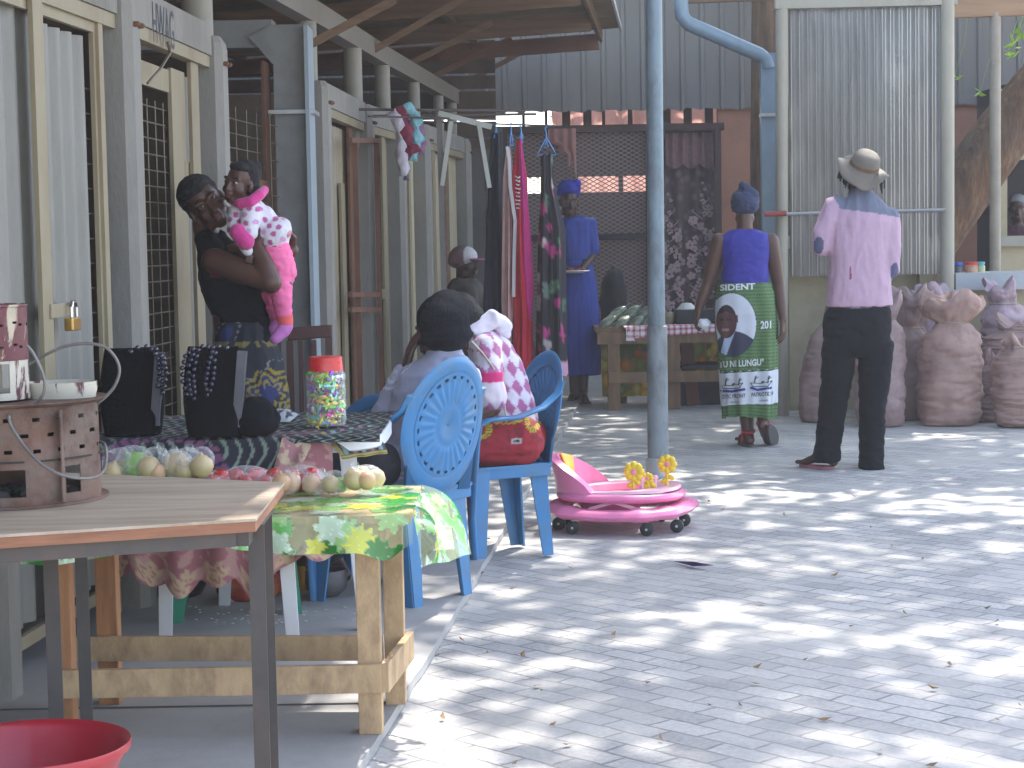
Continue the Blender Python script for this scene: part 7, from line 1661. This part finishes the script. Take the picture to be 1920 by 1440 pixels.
mb = MB(); mb.lathe([(0, 0), (.07, 0), (.125, .016), (.13, .018), (.125, .022), (.07, .006), (0, .006)], 36, pl.location); part("dish", mb, M("plate_white", (.75, .74, .72), .3), pl, smooth=True, angle=50)
mb = MB()
for k in range(14): a = k * 2.4; r_ = .075 * math.sqrt(k / 14); mb.ell(V(pl.location) + V((r_ * math.cos(a), r_ * math.sin(a), .02 + .012 * (k % 2))), (.022, .018, .012), Matrix.Rotation(a, 3, 'Z'), 8, 6)
o = part("food", mb, M("food_red", (.28, .05, .03), .4, .3, 20), pl, smooth=True, fix=False); o["kind"] = "stuff"

# --- 4. the young woman with the baby
D = 7.6; q = px(D); s1 = F_PX / D
w4 = thing("person", (q(450, 1050).x - .02, D + .02, SZ), "young woman in black sleeveless top and dark printed skirt carrying a baby", "person")
mb = MB(); hc = q(387, 383, -.01); Rm = rotm(R(14), R(2), R(-38)); head(mb, hc, Rm, .93)
mb.cap(q(398, 470, .04), .062, q(384, 420, .03), .050)
rings(mb, [(q(462, 640, .02), .13, .11, .3), (q(448, 590, .02), .105, .09, .3), (q(438, 520, .03), .12, .09, .3), (q(428, 470, .04), .11, .08, .3), (q(412, 455, .04), .06, .055, .3)])
sh_, el_, wr_ = q(402, 490, -.09), q(508, 530, -.17), q(482, 462, -.13)
mb.cap(sh_, .054, sh_.lerp(el_, .45), .051); mb.cap(sh_.lerp(el_, .45), .051, el_, .038); mb.cap(el_, .043, el_.lerp(wr_, .4), .042); mb.cap(el_.lerp(wr_, .4), .042, wr_, .028)
hand(mb, wr_, (-.25, .25, .95), (.15, 1, 0), .165, .45, -1)
sh2, el2, wr2 = q(445, 478, .15), q(520, 520, .14), q(548, 470, .02); mb.cap(sh2, .052, el2, .040); mb.cap(el2, .040, wr2, .027); hand(mb, wr2, (-.5, -.3, .6), (-.4, -.8, 0), .165, .6, 1)
for u_, dd in ((440, .09), (478, -.02)):
    a_ = q(u_ + 8, 1020, dd); a_.z = SZ + .09; mb.cap(q(u_, 700, dd), .09, q(u_ + 6, 860, dd), .058); mb.cap(q(u_ + 6, 860, dd), .055, a_, .034); foot(mb, a_, (.85, -.5, 0), .23, SZ)
skinned(w4, mb, SK1, .0055); face_bits(w4, hc, Rm, .93, (-.2, .3))
P_ = lambda x, y, z: hc + Rm @ (V((x, y, z)) * .93)
mb = MB(); mb.ell(P_(0, .045, .055), (.083, .090, .080), Rm, 24, 16); mb.ell(P_(0, .065, .0), (.080, .075, .075), Rm, 24, 16); mb.ell(P_(0, -.02, .088), (.062, .060, .038), Rm, 20, 12); mb.ell(P_(0, .085, .085), (.060, .05, .05), Rm)
cloth(w4, mb, HAIR, .005, "hair", 3, folds(.004, 60, 1))
mb = MB(); rings(mb, [(q(465, 655, .02), .108, .115, .3), (q(461, 635, .02), .112, .118, .3), (q(452, 595, .02), .108, .10, .3), (q(440, 555, .02), .125, .10, .3), (q(432, 520, .02), .128, .10, .3), (q(425, 490, .03), .115, .095, .3), (q(416, 468, .04), .095, .085, .3), (q(406, 452, .05), .062, .065, .3), (q(396, 440, .05), .060, .062, .3), (q(390, 430, .06), .055, .055, .3)])
mb.cap(q(388, 452, .0), .05, q(400, 480, -.05), .052)
mb.ell(q(470, 520, -.02), (.07, .075, .075))
cloth(w4, mb, M("black_top", (.006, .006, .009), .95, .25, 4, .2, 150, spec=.15), .008, "top", 4, folds(.007, 10, 6, (1, 1, 2), True))
mb = MB(); mb.ell(q(409, 516, -.075), (.034, .014, .014), Matrix.Rotation(.1, 3, 'Y'), 12, 8); part("strap", mb, M("bra_pink", (.62, .02, .09), .6), w4, smooth=True)
def skirt4(co, i):
    p = V(co); k = fbm(p, 7, 2)
    yl = W(470, 648, D).z; 
    if abs(p.z - (yl + .01)) < .012 and fbm(p, 40, 1) > -.15: return (.22, .17, .05)
    cx_, cz_ = W(512, 715, D).x, W(512, 735, D).z; d = math.hypot(p.x - cx_, p.z - cz_)
    if p.y < D + .05 and d < .105 and d > .03 and math.sin(d * 210 + 3 * math.sin(math.atan2(p.z - cz_, p.x - cx_) * 6)) > .1: return (.30, .215, .03)
    if k > .30: return (.02, .03, .12)
    if abs(k) < .02: return (.20, .22, .22)
    return (.012, .014, .024)
mb = MB(); rings(mb, [(q(474, 1000, .02), .15, .17, .3), (q(473, 850, .02), .155, .165, .3), (q(470, 740, .02), .150, .155, .3), (q(464, 680, .02), .142, .145, .3), (q(456, 630, .02), .118, .125, .3), (q(450, 602, .02), .104, .105, .3)])
cloth(w4, mb, Mattr("skirt_print_dark", rough=.8), .0075, "skirt", 4, folds(.009, 8, 7, (1.8, 1.8, .4), True), skirt4)

# --- 5. the baby on her arm
q = px(7.52)
bb = thing("person", q(525, 650), "baby in white polka dot jacket with pink collar and pink trousers held in arms", "baby")
hcb = q(449, 344, -.03); Rb = rotm(R(-30), R(0), R(12)); mb = MB(); head(mb, hcb, Rb, .70); mb.ell(hcb + Rb @ V((.028, -.032, -.026)), (.022, .022, .020)); mb.ell(hcb + Rb @ V((-.028, -.032, -.026)), (.022, .022, .020)); mb.cap(q(463, 380, .01), .032, q(455, 364, .0), .030)
mb.cap(q(478, 400, .02), .05, q(508, 452, .02), .055); mb.cap(q(474, 398, -.05), .026, q(466, 440, -.08), .022); mb.cap(q(466, 440, -.08), .022, q(463, 470, -.08), .017); hand(mb, q(464, 474, -.085), (.15, 0, -1), (0, 1, 0), .075, .8, 1, .0085)
mb.cap(q(514, 468), .05, q(530, 535, -.02), .04); mb.cap(q(530, 535, -.02), .038, q(533, 600, -.02), .025); mb.cap(q(533, 612, -.02), .024, q(516, 634, -.05), .018)
skinned(bb, mb, SK3, .0048); face_bits(bb, hcb, Rb, .70)
Pb = lambda x, y, z: hcb + Rb @ (V((x, y, z)) * .70)
mb = MB(); mb.ell(Pb(0, .045, .055), (.060, .066, .057), Rb); mb.ell(Pb(0, .06, .0), (.057, .052, .054), Rb); mb.ell(Pb(0, -.015, .090), (.042, .040, .022), Rb); mb.ell(q(479, 313, .0), (.026, .024, .024)); mb.ell(q(468, 318, .0), (.024, .024, .022))
cloth(bb, mb, HAIR, .005, "hair", 2, folds(.0035, 80, 3))
dots = []; rd = random.Random(6)
for _ in range(5000):
    p = V((rd.uniform(-1.25, -.80), 7.5, rd.uniform(1.20, 1.58)))
    if all((p - o_[0]).length > .029 for o_ in dots): dots.append((p, rd.choice(((.52, .10, .30), (.46, .09, .28), (.62, .30, .52)))))
def polka(co, i):
    p = V(co)
    for o_, c in dots:
        d = p - o_
        if abs(d.x) < .0125 and abs(d.z) < .0125 and (d.x * d.x + d.z * d.z) < .000115: return c
    return (.74, .70, .74)
mb = MB(); mb.cap(q(466, 388, .02), .050, q(486, 412, .02), .066); mb.cap(q(486, 412, .02), .066, q(509, 446, .02), .072); rot = Matrix.Rotation(R(-38), 3, 'Y')
mb.ell(q(515, 438, .0), (.076, .078, .056), rot); mb.ell(q(524, 436, -.01), (.045, .065, .038), rot)
mb.cap(q(472, 396, -.05), .040, q(466, 436, -.095), .036); mb.cap(q(443, 400, -.02), .034, q(440, 430, -.05), .030)
cloth(bb, mb, Mattr("polka_fleece", rough=.95, sheen=.3, bmp=.25, bscale=160, var=.05), .0055, "jacket", 3, folds(.005, 18, 4, (1, 1, 1), True), polka)
PKF = M("fleece_pink", (.66, .05, .26), .95, .12, 12, .3, 140, sheen=.3)
mb = MB(); P = [q(430, 360, .05), q(437, 378, -.02), (q(452, 382, -.075)), q(470, 378, -.085), q(486, 366, -.06), q(496, 356, .0), q(494, 352, .05)]
mb.tube(P, [.013, .018, .021, .022, .022, .018, .010], 12); mb2 = mb; cloth(bb, mb2, PKF, .005, "collar", 2)
mb = MB(); mb.cap(q(447, 436, -.11), .035, q(460, 452, -.115), .036); cloth(bb, mb, PKF, .005, "cuff", 2, folds(.003, 40, 2))
mb = MB(); mb.cap(q(459, 462, -.09), .024, q(464, 470, -.09), .022); cloth(bb, mb, M("cuff_white", (.70, .66, .68), .9), .005, "cuff", 2)
mb = MB(); mb.cap(q(524, 444, .0), .022, q(536, 436, -.02), .022); cloth(bb, mb, M("hem_peach", (.70, .30, .30), .9), .005, "hem", 2)
NPK = M("trousers_neon_pink", (.90, .17, .36), .75, .08, 8, .15, 120)
mb = MB(); mb.cap(q(508, 456, .02), .062, q(518, 486, .01), .070); mb.cap(q(518, 486, .01), .070, q(527, 510, .0), .062); mb.cap(q(524, 515, -.01), .052, q(526, 545, -.03), .046); mb.cap(q(526, 545, -.03), .045, q(532, 590, -.03), .034)
mb.cap(q(512, 515, .08), .05, q(506, 552, .09), .044); mb.cap(q(506, 552, .09), .042, q(520, 592, .08), .030)
cloth(bb, mb, NPK, .006, "trousers", 3, folds(.006, 20, 3, (1, 1, 2), True))
mb = MB(); mb.cap(q(533, 592, -.03), .034, q(535, 604, -.03), .032); cloth(bb, mb, M("cuff_orange", (.90, .13, .13), .8), .005, "trouser_cuff", 2)
mb = MB(); mb.cap(q(536, 612, -.03), .029, q(531, 620, -.04), .029); mb.cap(q(531, 620, -.04), .028, q(516, 636, -.06), .021); cloth(bb, mb, M("sock_lilac", (.58, .18, .48), .9, .1, 20, .2), .005, "sock", 3); mb = MB(); mb.cap(q(520, 606, .08), .026, q(512, 618, .07), .022)
cloth(bb, mb, M("sock_lilac", (.58, .18, .48), .9, .1, 20, .2), .005, "sock", 3)

# --- 6. the child in the dark beanie (back to us, elbow on the table)
D = 7.03; q = px(D)
c6 = thing("person", (q(800, 1000).x, D, SZ), "child from behind in dark beanie and pale grey sweatshirt, chin propped on one hand", "person")
mb = MB(); hc = q(822, 622, .02); Rm = rotm(R(-128), R(6), R(0)); head(mb, hc, Rm, .90); mb.cap(q(829, 690), .046, q(828, 650), .044)
rings(mb, [(q(800, 890, .0), .12, .09, .6), (q(805, 800, .0), .11, .08, .6), (q(820, 720, .0), .13, .08, .6), (q(826, 685, .0), .07, .05, .6)])
e6, w6 = q(705, 806, -.0), q(760, 694, .02); mb.cap(q(772, 715, .02), .042, e6, .034); mb.cap(e6, .034, w6, .023); hand(mb, w6, (.25, .1, .9), (.9, .3, -.2), .165, .3, 1, .0105)
e7, w7 = q(868, 790, .12), q(800, 800, .3); mb.cap(q(868, 715), .042, e7, .034); mb.cap(e7, .034, w7, .023); hand(mb, w7, (-.8, .5, 0), (0, 0, -1), .145, .4, 1)
for sgn in (-1, 1):
    hp = V((-.425, 6.985, .52)) + V((.60, .80, 0)) * (.09 * sgn); kn = hp + V((-.80, .60, -.02)) * .34; an = kn + V((-.05, .04, 0)); an.z = SZ + .08; mb.cap(hp, .075, kn, .05); mb.cap(kn, .048, an, .032); foot(mb, an, (-.8, .6, 0), .21, SZ)
skinned(c6, mb, SK2, .0065)
mb = MB(); mb.ell(q(831, 600, -.005), (.100, .112, .098)); mb.ell(q(836, 625, -.01), (.096, .108, .072)); mb.ell(q(839, 584, .0), (.082, .092, .082)); mb.tube([q(835, 634, 0) + V((.097 * math.cos(a), .108 * math.sin(a), .014 * math.cos(a))) for a in [2 * PI * k / 24 for k in range(24)]], .009, 8, closed=True)
cloth(c6, mb, M("beanie_charcoal", (.010, .011, .017), .95, .3, 30, .9, 190, spec=.15), .006, "beanie", 3, folds(.004, 9, 2, (1, 1, 1.6)))
mb = MB(); rings(mb, [(q(790, 903, .0), .172, .115, .6), (q(789, 870), .165, .115, .6), (q(788, 800), .138, .105, .6), (q(802, 740), .142, .102, .6), (q(822, 700), .150, .10, .6), (q(828, 680), .110, .085, .6), (q(832, 664), .072, .068, .6), (q(833, 656), .066, .062, .6)])
mb.ell(q(850, 690, -.05), (.075, .06, .05)); mb.ell(q(744, 866, -.05), (.086, .11, .090)); mb.cap(q(778, 712, .01), .062, q(735, 770, .0), .056); mb.cap(q(735, 770, .0), .056, e6, .048); mb.cap(e6, .046, q(752, 702, .03), .036); mb.cap(q(872, 712), .060, e7, .05); mb.cap(e7, .05, q(815, 802, .26), .038)
def swc(co, i):
    p = V(co); zb = q(800, 897).z
    if p.z < zb + .052:
        k = (p.z - zb) / .052
        if .35 < k < .48 or .65 < k < .80: return (.68, .67, .74)
    d = (p - q(752, 702, .03)).length
    if d < .10 and (d % .026) < .009: return (.64, .63, .70)
    d = (p - e6).length
    if d < .055 and p.z < e6.z + .01 and (p.z % .012) < .005: return (.6, .6, .66)
    return (.37, .36, .47)
cloth(c6, mb, Mattr("sweat_grey", rough=.92, sheen=.2, bmp=.2, bscale=240, var=.06), .007, "sweatshirt", 4, lambda co: folds(.011, 8, 5, (1, 1, 1.2), True)(co) + folds(.004, 22, 2)(co), swc)
mb = MB()
for sgn in (-1, 1):
    hp = V((-.425, 6.985, .525)) + V((.60, .80, 0)) * (.09 * sgn); kn = hp + V((-.80, .60, -.02)) * .34; an = kn + V((-.05, .04, 0)); an.z = SZ + .16; mb.cap(hp, .085, kn, .062); mb.cap(kn, .062, an, .05)
cloth(c6, mb, M("joggers_dark", (.05, .05, .07), .9), .009, "trousers", 3)

# --- 7. the person in the argyle hoodie, bent forward in the second chair
D = 8.03; q = px(D)
c7 = thing("person", (q(950, 1000).x, D, .01), "person in pink argyle hoodie bending forward, red and yellow wrap, in second chair", "person")
mb = MB(); hc = q(858, 612, -.02); head(mb, hc, rotm(R(-70), R(35), 0), .95); mb.cap(q(900, 640), .05, q(872, 622), .048)
rings(mb, [(q(965, 830), .12, .12, 0), (q(952, 770), .11, .10, 0), (q(935, 700), .11, .10, 0), (q(915, 645), .09, .08, 0)])
e8, w8 = q(922, 764, -.17), q(868, 790, -.20); mb.cap(q(915, 660, -.09), .050, e8, .040); mb.cap(e8, .040, w8, .028); hand(mb, w8, (-.9, 0, -.2), (0, 0, -1), .165, .4, 1)
e9, w9 = q(900, 765, .16), q(850, 790, .14); mb.cap(q(905, 660, .10), .05, e9, .04); mb.cap(e9, .04, w9, .028); hand(mb, w9, (-.9, 0, -.2), (0, 0, -1), .165, .4, -1)
for sgn in (-1, 1):
    hp = q(972, 828, sgn * .09); kn = hp + V((-.40, -.10, -.0)); an = V((kn.x - .04, kn.y, SZ + .085)); mb.cap(hp, .085, kn, .055); mb.cap(kn, .052, an, .033); foot(mb, an, (-1, -.15, 0), .23, SZ if an.x < .05 else .01)
skinned(c7, mb, SK1, .007)
mb = MB(); rings(mb, [(q(960, 812), .112, .135, 0), (q(957, 780), .115, .115, 0), (q(948, 740), .112, .105, 0), (q(937, 700), .112, .10, 0), (q(924, 665), .105, .10, 0), (q(912, 640), .095, .10, 0), (q(902, 622), .06, .07, 0)])
mb.cap(q(912, 655, -.10), .064, q(916, 705, -.17), .062); mb.cap(q(916, 705, -.17), .062, q(920, 742, -.18), .068); mb.cap(q(908, 655, .1), .065, q(902, 735, .16), .060)
def argyle(co, i):
    p = V(co); v = (q(0, 600).z - p.z) * F_PX / D + 600; ce = q(926, 738, -.135)
    if p.y < D - .115 and 708 < v < 727 and abs(p.x - q(920, 718).x) < .078: return (.62, .02, .16)
    if p.y < D - .115 and v >= 727 and abs(p.x - q(920, 740).x) < .078 and v < 762: return (.72, .62, .68)
    a = (p.x * 1.0 + p.y * .35 + .25 * (p.z - 1)) / .060; b = p.z / .080; s_, t_ = a + b, a - b
    if min(abs((s_ + .5) % 1 - .5), abs((t_ + .5) % 1 - .5)) < .0: return (.8, .75, .8)
    lines = abs(((s_ + .5) % 1) - .5) < .045 or abs(((t_ + .5) % 1) - .5) < .045
    dk = (math.floor(s_) + math.floor(t_)) % 2 == 0
    if lines: return (.68, .58, .66) if dk else (.56, .42, .52)
    return (.42, .12, .28) if dk else (.68, .62, .70)
cloth(c7, mb, Mattr("argyle_fleece", rough=.92, sheen=.2, bmp=.2, bscale=220, var=.05), .0065, "hoodie", 4, lambda co: folds(.008, 9, 8, (1, 1, 1.6), True)(co), argyle)
mb = MB(); mb.cap(q(893, 618, -.04), .042, q(925, 598, -.02), .040); mb.cap(q(925, 598, -.02), .040, q(948, 612, .0), .030); mb.cap(q(900, 622, .06), .04, q(935, 604, .05), .036); mb.cap(q(940, 622, .0), .026, q(952, 628, .0), .018); mb.cap(q(888, 634, -.04), .03, q(893, 618, -.04), .042)
cloth(c7, mb, M("hood_white", (.74, .68, .76), .92, .06, 10, .2, 160, sheen=.2), .006, "hood", 3, folds(.009, 16, 3, (1, 1, 1), True))
mb = MB(); hc7 = q(858, 612, -.02); Rm7 = rotm(R(-70), R(35), 0); mb.ell(hc7 + Rm7 @ V((0, .035, .05)), (.080, .092, .080), Rm7); mb.ell(hc7 + Rm7 @ V((0, .06, -.005)), (.076, .07, .07), Rm7); cloth(c7, mb, HAIR, .006, "hair", 3, folds(.004, 50, 1))
mb = MB(); mb.tube([q(884, 640, -.16), q(905, 662, -.19), (q(925, 690, -.22)), q(940, 720, -.20), q(946, 760, -.17), q(950, 795, -.15)], .004, 6); part("drawstring", mb, M("string_cream", (.5, .48, .38), .9), c7, smooth=True)
def redw(co, i):
    p = V(co); v = (q(0, 800).z - p.z) * F_PX / D + 800; u = (p.x - q(940, 800).x) * F_PX / D + 940
    for (cu, cv, ru, rv_) in ((900, 812, 24, 20), (1000, 800, 16, 22), (950, 800, 30, 6)):
        d = ((u - cu) / ru) ** 2 + ((v - cv) / rv_) ** 2
        if d < 1: return (.52, .42, .03) if (math.sin(math.atan2(v - cv, u - cu) * 24) > -.4 and d > .25) else (.30, .05, .03)
    if ((u - 968) / 10) ** 2 + ((v - 836) / 6) ** 2 < 1: return (.5, .46, .42) if ((u - 968) / 5) ** 2 + ((v - 836) / 3) ** 2 > 1 else (.03, .02, .03)
    return (.33, .012, .025) if fbm(p, 30, 1) > -.3 else (.2, .01, .02)
mb = MB()
for sgn in (-1, 1):
    hp = q(972, 826, sgn * .08); kn = hp + V((-.40, -.10, .0)); mb.cap(hp, .11, kn, .08); mb.cap(kn, .08, V((kn.x - .02, kn.y, .42)), .07); mb.cap(V((kn.x - .02, kn.y, .42)), .075, V((kn.x - .03, kn.y, .28)), .085)
mb.ell(q(966, 818), (.135, .165, .095)); rings(mb, [(q(962, 815), .135, .15, 0), (q(958, 792), .128, .14, 0)])
cloth(c7, mb, Mattr("red_wrap_print", rough=.8), .007, "wrap_skirt", 3, folds(.007, 10, 4, (1, 1, 2), True), redw)

# --- 8. the person in the cap, seated beyond the chairs
D = 13.2; q = px(D)
c8 = thing("person", (q(875, 700).x, D, SZ), "seated person in brown jacket and pink and white peaked cap by the last doors", "person")
mb = MB(); hc = q(870, 492); Rm = rotm(R(62), R(2), 0); head(mb, hc, Rm, 1.0); mb.cap(q(868, 535), .05, q(868, 505), .048)
rings(mb, [(q(872, 660), .13, .12, 0), (q(872, 560), .14, .10, 0), (q(870, 525), .07, .06, 0)])
for sgn in (-1, 1):
    sh_ = q(874, 545, sgn * .14 - 0); el_ = q(892, 610, sgn * .16); wr_ = q(925, 640, sgn * .09); mb.cap(sh_, .05, el_, .04); mb.cap(el_, .04, wr_, .028); hand(mb, wr_, (.9, -sgn * .2, -.3), (0, 0, -1), .17, .5, sgn)
    hp = q(875, 665, sgn * .09); kn = hp + V((.42, 0, .02)); an = V((kn.x, kn.y, SZ + .085)); mb.cap(hp, .085, kn, .058); mb.cap(kn, .055, an, .035); foot(mb, an, (1, -.1, 0), .24, SZ)
skinned(c8, mb, SK2, .009); face_bits(c8, hc, Rm)
mb = MB(); rings(mb, [(q(874, 668), .165, .17, 0), (q(874, 620), .16, .165, 0), (q(874, 570), .155, .17, 0), (q(872, 540), .13, .15, 0), (q(870, 522), .08, .09, 0)])
for sgn in (-1, 1): sh_ = q(874, 548, sgn * .15); el_ = q(894, 612, sgn * .17); wr_ = q(920, 638, sgn * .10); mb.cap(sh_, .068, el_, .058); mb.cap(el_, .056, wr_, .04)
cloth(c8, mb, M("jacket_brown", (.07, .058, .05), .85, .2, 6, .3, 120, dirt=(.17, .15, .13), damt=.5), .01, "jacket", 3, folds(.012, 8, 3, (1, 1, 1), True))
mb = MB()
for sgn in (-1, 1): hp = q(875, 662, sgn * .09); kn = hp + V((.42, 0, .02)); an = V((kn.x, kn.y, SZ + .15)); mb.cap(hp, .10, kn, .07); mb.cap(kn, .07, an, .055)
cloth(c8, mb, M("trousers_charcoal", (.03, .03, .035), .85), .01, "trousers", 3)
mb = MB(); c = q(868, 482); Rc = rotm(R(62), R(-4), 0)
def capc(co, i):
    l_ = Rc.inverted() @ (V(co) - c)
    return (.62, .60, .60) if (l_.y < -.045) else (.22, .12, .13)
mb.ell(c, (.088, .105, .078), Rc, 24, 14); mb.ell(c + Rc @ V((0, .02, -.02)), (.088, .092, .06), Rc, 24, 14); cap_o = cloth(c8, mb, Mattr("cap_cloth", rough=.85), .007, "cap", 3, None, capc)
mb = MB(); mb.ell(c + Rc @ V((0, -.125, -.028)), (.072, .075, .009), Rc @ Matrix.Rotation(R(8), 3, 'X'), 24, 8); part("peak", mb, M("cap_peak_pink", (.46, .12, .27), .8), cap_o, smooth=True)
sb = q(872, 700); zt_ = q(872, 680).z - .05
bl = thing("crate_seat", (q(872, 690).x, D, SZ), "upturned crate under the seated person in the cap", "crate")
mb = MB(); mb.box((q(872, 690).x, D, SZ + .17), (.36, .36, .34), None, .01); part("crate", mb, M("crate_wood", (.16, .10, .06), .8), bl)

# --- 9. trader at the kiosk window
D = 17.45; q = px(D)
c9 = thing("person", (q(1908, 700).x, D, 0), "trader with pale head scarf looking out of the dark kiosk window", "person")
mb = MB(); hc = q(1908, 392); Rm = rotm(R(-10), R(5), 0); head(mb, hc, Rm, 1.0); mb.cap(q(1908, 430), .05, q(1908, 400), .048); rings(mb, [(V((c9.location.x, D, .9)), .14, .1, 0), (q(1908, 460), .16, .1, 0), (q(1908, 432), .13, .08, 0), (q(1908, 422), .06, .05, 0)])
for sgn in (-1, 1):
    mb.cap(q(1908, 437) + V((sgn * .15, 0, 0)), .05, q(1908, 490) + V((sgn * .19, 0, 0)), .04); mb.cap(q(1908, 490) + V((sgn * .19, 0, 0)), .04, V((c9.location.x + sgn * .1, D - .16, 1.12)), .028); hand(mb, V((c9.location.x + sgn * .1, D - .16, 1.12)), (-sgn * .7, -.4, 0), (0, 0, -1), .17, .4, sgn)
    mb.cap(V((c9.location.x + sgn * .09, D, .92)), .085, V((c9.location.x + sgn * .09, D, .5)), .058); mb.cap(V((c9.location.x + sgn * .09, D, .5)), .055, V((c9.location.x + sgn * .09, D, .09)), .035); foot(mb, V((c9.location.x + sgn * .09, D, .085)), (sgn * .2, -1, 0), .24, 0)
skinned(c9, mb, SK2, .010); face_bits(c9, hc, Rm)
mb = MB(); rings(mb, [(V((c9.location.x, D, .35)), .19, .15, 0), (V((c9.location.x, D, .9)), .16, .13, 0), (q(1908, 465), .175, .12, 0), (q(1908, 437), .16, .10, 0), (q(1908, 424), .08, .07, 0)]); cloth(c9, mb, M("trader_dress", (.07, .02, .03), .85, .4, 12), .011, "dress", 3, folds(.01, 8, 3, (2, 2, .5), True))
mb = MB(); c = q(1908, 378, .03); mb.ell(c, (.088, .10, .072)); mb.ell(c + V((0, .03, -.04)), (.09, .08, .08)); cloth(c9, mb, M("scarf_pale", (.20, .20, .21), .85, .2, 14), .008, "head_scarf", 3, folds(.004, 20, 1))
